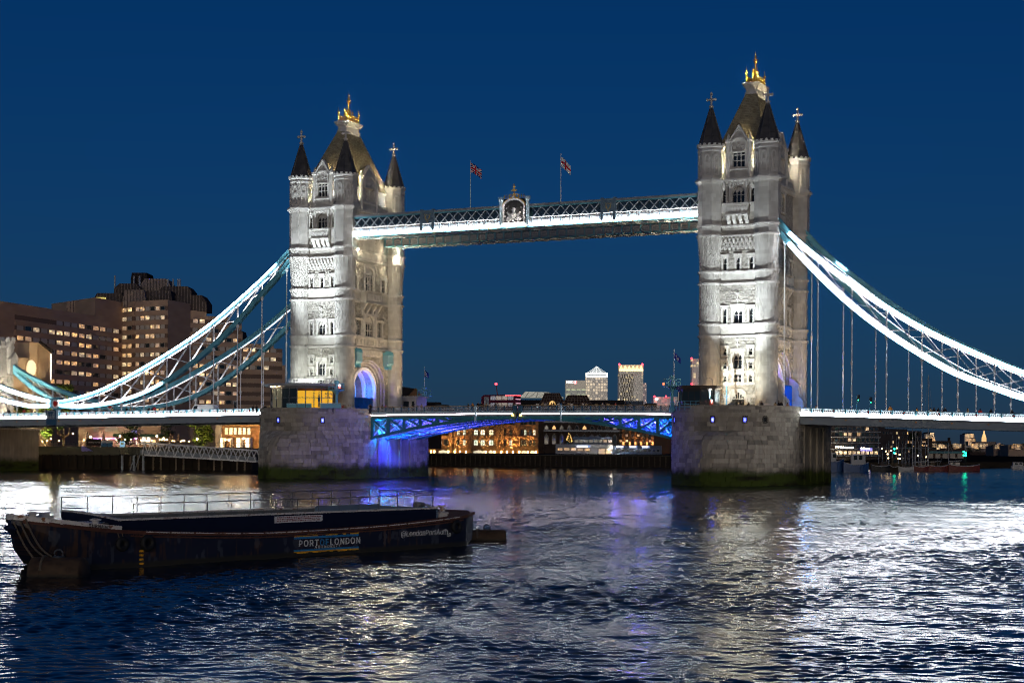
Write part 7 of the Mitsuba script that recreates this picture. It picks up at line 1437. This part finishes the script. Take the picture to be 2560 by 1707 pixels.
m = MB(); sg.slab(m, X(2144), X(2172), Z(1127), Z(1120), .2, 1.4); part(rb, 'violet_panel', m, 'lamp', emit=(.35, .3, 1.1))
for i, u in enumerate((2105, 2160)): point(f'terrace_glow_{i}', at(u, 1122, 552), 60, (1, .85, .6), .2)
fb = thing('dark_flats', 'dark stepped flats with few lit windows right of the waterside flats', 'apartment block'); sg = Seg(xy(2196, 610), xy(2304, 640)); X = lambda u: hx(sg, u); Z = lambda v: zat(2250, v, 622)
for u0, u1, v in ((2196, 2212, 1064), (2212, 2268, 1072), (2268, 2304, 1076)): d_ = (sg.B - sg.A) / sg.L; mass(fb, 'block', [sg.A + d_ * X(u0), sg.A + d_ * X(u1)], 18, 1, Z(v), 'cladding')
for i in range(36): u = 2200 + rg.uniform(0, 95); v = 1082 + int(rg.uniform(0, 5)) * 11.5; win(fb, sg, X(u), X(u + 5), Z(v + 4), Z(v - 3), int(rg.integers(0, 5)) if rg.random() < .3 else 'pane_clear', off=.08, fr='cladding_light')
tree('dark_tree', 2284, 590, 1074, 1150, 46, 'large dark round tree standing between dark flats and moored boats', mt='leaf_dark', n=1600, seed=12)
bh = thing('brick_house', 'red brown waterside house with orange lit windows left of the white shed', 'house'); sg = Seg(xy(2301, 640), xy(2330, 642)); Z = lambda v: zat(2310, v, 641); mass(bh, 'wall', [sg.A, sg.B], 10, 1, Z(1096), 'dark_brick')
for u, v in ((2305, 1105), (2310, 1105), (2303, 1113), (2308, 1114), (2314, 1114)): win(bh, sg, hx(sg, u), hx(sg, u + 4), Z(v + 2), Z(v - 2.5), 0, off=.1)
sh = thing('white_shed', 'long low white shed with four bright lamps and green roof line on the right shore', 'shed'); sg = Seg(xy(2322, 640), xy(2410, 640)); X = lambda u: hx(sg, u); Z = lambda v: zat(2365, v, 640)
mass(sh, 'wall', [sg.A, sg.B], 9, 1, Z(1133), 'render_pale'); m = MB(); sg.slab(m, -.5, sg.L + .5, Z(1133), Z(1128), -10, 1.0); part(sh, 'roof', m, 'teal')
for u in (2336, 2354, 2372.5, 2391): m = MB(); sg.slab(m, X(u - 3), X(u + 3), Z(1148), Z(1134), .06); k = part(sh, 'door', m, 'dark_brick'); p = at(u, 1148.5, 637.5); m = MB(); m.mesh(trimesh.creation.icosphere(1, .42).apply_translation(p)); part(sh, 'lamp', m, 'lamp', emit=np.array([1, .82, .55]) * 22); point(f'shed_{u:.0f}', at(u, 1147, 635.5), 50, (1, .8, .5), .15)
def far_block(nm, lbl, u0, u1, v0, d, mt, n, cat='building', prob=.6, seed=1):
    k = thing(nm, lbl, cat); g = np.random.default_rng(seed); sg = Seg(xy(u0, d), xy(u1, d)); Z = lambda v: zat((u0 + u1) / 2, v, d); mass(k, 'wall', [sg.A, sg.B], 14, 0, Z(v0), mt)
    for i in range(n): x = g.uniform(.5, sg.L - 3); z = g.uniform(5, max(6, Z(v0) - 2.5)); w = d / 420.; win(k, sg, x, x + w * 1.1, z, z + w * 1.1, int(g.integers(0, 5)) if g.random() < prob else 'pane_clear', off=.1, fr='cladding')
    return k, sg, Z
k, sg, Z = far_block('round_tower_block', 'pale tower block with rounded top and a column of lit windows, left of its twin', 2311, 2337, 1084, 1500, 'render_pale', 14, 'tower block', .6, 3); m = MB(); sg.pl(m, Polygon([(0, Z(1084)), (sg.L, Z(1084)), (sg.L * .8, Z(1081)), (sg.L * .5, Z(1080)), (sg.L * .2, Z(1081))]), -10, 0); part(k, 'roof', m, 'roof_dark')
k, sg, Z = far_block('round_tower_block', 'pale tower block with rounded top near the lit church spire', 2410, 2437, 1086, 1500, 'render_pale', 18, 'tower block', .7, 4); m = MB(); sg.pl(m, Polygon([(0, Z(1086)), (sg.L, Z(1086)), (sg.L * .8, Z(1083)), (sg.L * .5, Z(1082)), (sg.L * .2, Z(1083))]), -10, 0); part(k, 'roof', m, 'roof_dark')
ck = thing('church_spire', 'white church steeple on the right skyline, its golden floodlight put into the surface', 'church'); d = 1300; p = at(2460, 1104, d); Z = lambda v: zat(2460, v, d); m = MB(); m.box(p[0] - 1.6, p[0] + 1.6, p[1] - 1.6, p[1] + 1.6, 0, Z(1093)); part(ck, 'tower', m, 'lamp', emit=(.95, .5, .14)); m = MB(); m.lathe((p[0], p[1]), [(1.5, Z(1093)), (1.3, Z(1088)), (.7, Z(1084)), (.6, Z(1080)), (.05, Z(1074))], 8); part(ck, 'spire', m, 'lamp', emit=(1.1, .62, .18)); m = MB(); m.box(p[0] - 9, p[0] + 9, p[1] - 2, p[1] + 4, 0, Z(1104)); part(ck, 'nave', m, 'cladding_light')  # tower and spire glow themselves, standing in for floodlight on stone
far_block('gabled_warehouse', 'dark gabled warehouse with tall chimney block behind the white shed', 2328, 2378, 1102, 760, 'dark_brick', 12, 'warehouse', .5, 5); k, sg, Z = far_block('gabled_warehouse', 'second dark warehouse with lit windows behind the white shed right end', 2378, 2412, 1110, 780, 'dark_brick', 9, 'warehouse', .5, 6); m = MB(); sg.slab(m, hx(sg, 2371), hx(sg, 2375), 5, Z(1094), -2, .5); part(k, 'chimney', m, 'dark_brick')
far_block('riverside_terrace', 'dim riverside terrace with pink and yellow lit windows right of the white shed', 2425, 2475, 1130, 900, 'dark_brick', 12, 'terrace', .8, 7)
far_block('stone_flats', 'pale stone flats with scattered yellow windows at the right edge, left one', 2484, 2518, 1116, 820, 'hotel_wall', 12, 'apartment block', .6, 8); far_block('stone_flats', 'pale stone flats with many yellow windows, cut by the right edge', 2521, 2575, 1112, 800, 'hotel_wall', 22, 'apartment block', .6, 9)
for i, (u, v, w) in enumerate(((2402, 1108, 34), (2443, 1104, 34), (2478, 1110, 40), (2420, 1118, 36))): tree('dark_tree', u, 1000, v, 1150, w, ['dark tree right of the white shed roof', 'dark tree left of the lit steeple', 'broad dark tree right of the lit steeple', 'dark tree before the pale round-topped block'][i], mt='leaf_dark', n=900, seed=20 + i)
def boat(nm, lbl, u0, u1, v, d, hullm, cab=None, mast=None, group='boats moored beyond the right pier', h=1.5):
    k = thing(nm, lbl, 'boat', group); A, B = at(u0, v, d), at(u1, v, d); L = np.linalg.norm((B - A)[:2]); a = (B - A) / np.linalg.norm(B - A); a[2] = 0; n = np.array([a[1], -a[0], 0]); o = np.array([A[0], A[1], 0]); W = min(4.2, L * .28); V = []
    for q in np.linspace(0, 1, 9): w = W / 2 * (1 - max(0, (q - .6) / .4) ** 2) * (.75 + .25 * min(1, q * 4)); zd = h * (1 + .35 * (2 * q - 1) ** 2); c = o + a * L * q; V.append([c + n * w * .8 - ZB * .4, c + n * w + ZB * zd, c - n * w + ZB * zd, c - n * w * .8 - ZB * .4])
    part(k, 'hull', MB().grid(np.array(V), True, True), hullm)
    m = MB(); V2 = [[r[1] + n * .05 - ZB * .15, r[1] + n * .05, r[2] - n * .05, r[2] - n * .05 - ZB * .15] for r in V]; part(k, 'gunwale', m.grid(np.array(V2), True, True), 'white_dim')
    if cab:
        q0, q1, ch, cm = cab; m = MB(); c0, c1 = o + a * L * q0, o + a * L * q1; m.obox(c0 + ZB * (h + ch / 2), c1 + ZB * (h + ch / 2), W * .62, ch); kk = part(k, 'cabin', m, cm)
        for x in np.arange(.6, np.linalg.norm(c1 - c0) - .8, 1.3): m = MB(); p = c0 + a * x + n * (W * .31 + .02); m.slab(sbox(0, h + ch * .45, .8, h + ch * .85), p * [1, 1, 0], a, ZB, n, .04); part(kk, 'window', m, 'pane_clear')
    for q, H in mast or (): m = MB(); c = o + a * L * q; m.lathe((c[0], c[1]), [(.14, h), (.06, h + H)], 6); m.obox(c + ZB * (h + 1.2), c + a * 3.5 + ZB * (h + 1.4), .12, .12); m.tube([c + ZB * (h + H), c + a * 2.6 + ZB * h], .03, 4); m.tube([c + ZB * (h + H), c - a * 2.6 + ZB * h], .03, 4); part(k, 'mast', m, 'white_dim')
mat('boat_blue', (.02, .06, .16), .4, .4); mat('boat_red', (.10, .02, .018), .5, .3)
boat('work_boat', 'dark blue work boat bow cut off by the right pier', 2060, 2110, 1171, 404, 'boat_blue', (.3, .6, 2.2, 'white_dim'), h=2.6); boat('work_boat', 'blue tug with white wheelhouse and deck cabin right of the right pier', 2108, 2172, 1171, 402, 'boat_blue', (.3, .85, 2.6, 'white_dim'), h=1.9)
boat('house_boat', 'dark barge with long white stripe moored right of the blue tug', 2178, 2226, 1168.5, 420, 'black', (.5, .8, 1.2, 'cladding'), h=1.3); boat('house_boat', 'dark pontoon barge with tall posts left of the masted yacht', 2226, 2246, 1168.5, 420, 'timber_dark', (.1, .9, 2.4, 'timber_mid'), h=1.1)
boat('sail_boat', 'pale hulled sailing yacht with tall mast and stays', 2243, 2285, 1168.5, 422, 'white_dim', (.35, .75, .8, 'cladding'), [(.9, 15)], h=1.0); boat('sail_boat', 'dark sailing boat right of the pale yacht with two bare masts', 2282, 2322, 1168, 424, 'boat_red', (.4, .8, 1.0, 'cladding_light'), [(.15, 9), (.95, 24)], h=1.2)
boat('house_boat', 'rusty red barge in front of the white shed', 2320, 2372, 1168, 426, 'boat_red', (.1, .3, 1.4, 'timber_mid'), h=1.3); boat('house_boat', 'long low dark barge with pale canvas cover before the white shed', 2370, 2450, 1168, 426, 'boat_red', (.05, .35, .9, 'render_pale'), [(.02, 6)], h=1.4)
boat('river_launch', 'small white river launch moored by the right edge', 2528, 2562, 1159, 478, 'white_dim', (.1, .85, 1.2, 'white_dim'), h=.7)
for i, (u, v, c) in enumerate(((2236, 1122, (0, 6, 3)), (2236, 1132, (0, 6, 3)), (2409.5, 1129, (0, 7, 3.5)), (2414.5, 1133, (0, 7, 3.5)), (2414, 1139, (0, 7, 3.5)), (2409.5, 1138, (0, 5, 2.5)))):
    p = at(u, v, 440); k = thing('channel_light', ['green channel light, upper of two by the pontoon barge', 'green channel light, lower of two by the pontoon barge', 'green lamp, top left of the cluster beside the white shed', 'green lamp, upper right of the cluster beside the white shed', 'green lamp, lower right of the cluster beside the white shed', 'green lamp, lower left of the cluster beside the white shed'][i], 'signal light', 'green channel lights'); m = MB(); m.mesh(trimesh.creation.icosphere(1, .28).apply_translation(p)); part(k, 'lens', m, 'lamp', emit=c); m = MB(); m.obox((p[0], p[1] + .3, 0), (p[0], p[1] + .3, p[2] + .2), .12, .12); part(k, 'post', m, 'black')
for i, (u, v) in enumerate(((2215, 1128), (2219, 1135), (2228, 1126), (2239, 1134), (2249, 1136), (2295, 1138.5), (2315, 1142), (2205, 1121), (2242, 1120), (2221, 1145), (2240, 1146), (2246, 1146), (2250, 1146))):
    p = at(u, v, 472); k = key('shore_lamp'); m = MB(); m.mesh(trimesh.creation.icosphere(1, .24).apply_translation(p)); put(k + '__globe', m, 'lamp', emit=np.array([1, .66, .3]) * 9); m = MB(); m.obox((p[0], p[1] + .25, 1), (p[0], p[1] + .25, p[2]), .08, .08); put(k + '__post', m, 'black'); tag(k, 'small warm shore lamp among the masts of the right marina', 'lamp', 'shore lamps of the marina')
for i in range(16):
    u = 2198 + i * 8.2 + rg.uniform(-3, 3); p = at(u, 1150, 455); k = key('yacht_mast'); m = MB(); m.lathe((p[0], p[1]), [(.11, 1.5), (.05, zat(u, rg.uniform(1082, 1120), 455))], 5); m.obox((p[0] - .9, p[1], 6), (p[0] + .9, p[1], 6), .07, .07); put(k, m, 'grey_steel'); tag(k, 'thin bare yacht mast in the marina beyond the right pier', 'mast', 'yacht masts in the marina')

# ------------------------------------------------------------------ river
def river_mesh():
    d = [37.0]
    while d[-1] < 640: d.append(d[-1] * (1.0019 if d[-1] < 130 else 1.0038 if d[-1] < 330 else 1.012))
    d = np.array(d); an = np.radians(np.linspace(-22, 22, 940)); f0 = math.atan2(FW[1], FW[0])
    A, D = np.meshgrid(f0 - an, d); x = EYE[0] + D * np.cos(A) / np.cos(A - f0); y = EYE[1] + D * np.sin(A) / np.cos(A - f0)
    g = np.random.default_rng(11); z = np.zeros_like(x)
    gust = meshkit.fbm(np.stack([x / 3.2, y / 5.5, x * 0], -1), 3, 9) * .6 + meshkit.fbm(np.stack([x / 16, y / 24, x * 0], -1), 2, 5) * .4
    gust = np.clip((gust - .30) * 3.4, .35, 1.6)
    for i in range(86):
        fine = i < 62
        lam = math.exp(g.uniform(math.log(.30), math.log(1.15))) if fine else math.exp(g.uniform(math.log(1.5), math.log(6.0))); k = 2 * math.pi / lam; th = g.normal(math.radians(112), .48 if fine else .5)
        slope = (.040 * gust) if fine else .013; ph = g.uniform(0, 6.28)
        w = 6 * (x * math.cos(th + 1.3) + y * math.sin(th + 1.3)) / (lam * 40) + i   # crests come in groups
        z += slope / k * np.sin(k * (x * math.cos(th) + y * math.sin(th)) + ph + 1.3 * np.sin(w * 1.7)) * (.7 + .5 * np.sin(w))
    patch = meshkit.fbm(np.stack([x / 22, y / 30, x * 0], -1), 3, 4)   # wind patches
    z *= .6 + .8 * patch
    return MB().grid(np.stack([x, y, z], -1))
RM = river_mesh()
put('river', RM, 'water', smooth=True, kind='structure')

# ------------------------------------------------------------------ the floodlights and lamps of the bridge
def flood(X, s=1.0):
    pre = 'flood_l' if X < 0 else 'flood_r'
    y0, zb_ = -19.6, (17.75 if X < 0 else 13.3)
    for i, (dx, tz, P, cut, bm) in enumerate(((-1.2, 53, 13500, 22, 4), (1.2, 36, 5000, 26, 4), (0, 21, 1000, 42, 8))):
        spot(f'{pre}_front_{i}', (X + dx, y0, zb_), (X + dx * 1.3, -9.5, tz), P * s, COOL if i < 2 else (.93, 1, .92), cut, bm, w=5)
    # warm floods turned on the roadway faces, the roofs and the gilded crest
    for i, y in enumerate((-6.5, 0, 6.5)):
        spot(f'{pre}_east_{i}', (X + 15.5 if X < 0 else X + 13, y, 12.9), (X + 5, y * .9, 32), (420 if X < 0 else 200) * s, (1, .74, .43), 46, w=1)
    for i, (x, y) in enumerate(((-2.55, -9.15), (2.55, -9.15), (4.62, -4.6), (4.62, 5.4))):
        point(f'{pre}_attic_{i}', (X + x, y, 53.6), 60, (1, .86, .6), .35)
    for i, (x, y, tx, ty) in enumerate(((-2.9, -9.1, -1.5, -4.5), (2.9, -9.1, 1.5, -4.5), (5.0, -5.6, 2.2, -3), (5.0, 5.6, 2.2, 3))):
        spot(f'{pre}_roof_{i}', (X + x, y, 56.6), (X + tx, ty, 62.5), 620, (1, .82, .50), 60, w=.5)
    for i, (x, y) in enumerate(((-1.7, -3.2), (1.7, -3.2), (1.7, 3.2))):
        spot(f'{pre}_crest_{i}', (X + x, y, 68.9), (X, y * .3, 71.8), 900, (1, .74, .36), 55, w=.5)
    for i, (x, y) in enumerate(((4.96, 9.2),)):
        spot(f'{pre}_spire_{i}', (X + 5.2, 5.4, 54.8), (X + x, y, 62), 900, (1, .95, .8), 32, w=.4)
flood(-PX, .72); flood(PX, 1.3)
point('arch_l_white', (-PX - 1.0, -1.5, 15.9), 10, (1, .93, .82), .5); point('arch_l_cyan', (-PX + 2.6, 3.6, 15.8), 60, (.0, .22, 1), .6); point('arch_l_violet', (-PX + 3.4, 1.5, 18.8), 45, (.12, .05, 1), .5)
point('arch_r_violet', (PX + 2.6, 1.0, 17.2), 90, (.16, .10, 1), .5); point('arch_r_hoarding', (PX + 9, 1.5, 14.5), 50, (.05, .25, 1), .4)
for s, nm in ((-1, 'l'), (1, 'r')):
    # lamps that hang under the walkways and shine along wall and soffit
    for y in (-7.6, 7.6):
        k = sub(tl if s < 0 else tr, 'wall_lamp'); x = s * (PX - 6.6); m = MB(); m.mesh(trimesh.creation.icosphere(1, .32).apply_translation([x, y, 43.4])); put(k, m, 'lamp', emit=np.array([1, .86, .6]) * 40, w=.2); m = MB(); m.obox((x - s * -.1, y, 43.4), (s * (PX - 4.9), y, 43.0), .12, .12); part(k, 'arm', m, 'dark_steel'); point(f'wall_lamp_{nm}_{y:.0f}'.replace('-', 'm'), (x - s * .5, y, 43.2), 140, (1, .84, .58), .6)
    for i, (x, y, P, c) in enumerate(((29.0, -6.2, 190, (0, .32, 1)), (26.5, 1.5, 190, (.05, .12, 1)), (22.5, -5.8, 100, (.08, .07, 1)), (17.5, -5.8, 30, (.14, .07, 1)))):
        point(f'truss_{nm}_{i}', (s * x, y, zlow(x) + 1.2), P, c, .5)
    for i, (y, P, c) in enumerate(((-6, 900, (.04, .04, 1)), (0, 900, (.22, .17, 1)), (6, 700, (.04, .04, 1)))):
        spot(f'soffit_{nm}_{i}', (s * 29.9, y, 3.2), (s * 14, y * .6, 10.5), P * 2.2, c, 40, w=.6)
    for i, y in enumerate((-5, 2)):
        spot(f'flank_{nm}_{i}', (s * 26.5, y, 9.2), (s * 30.6, y + 1.0, 3.5), 900, (.015, .02, 1), 62, w=.7)
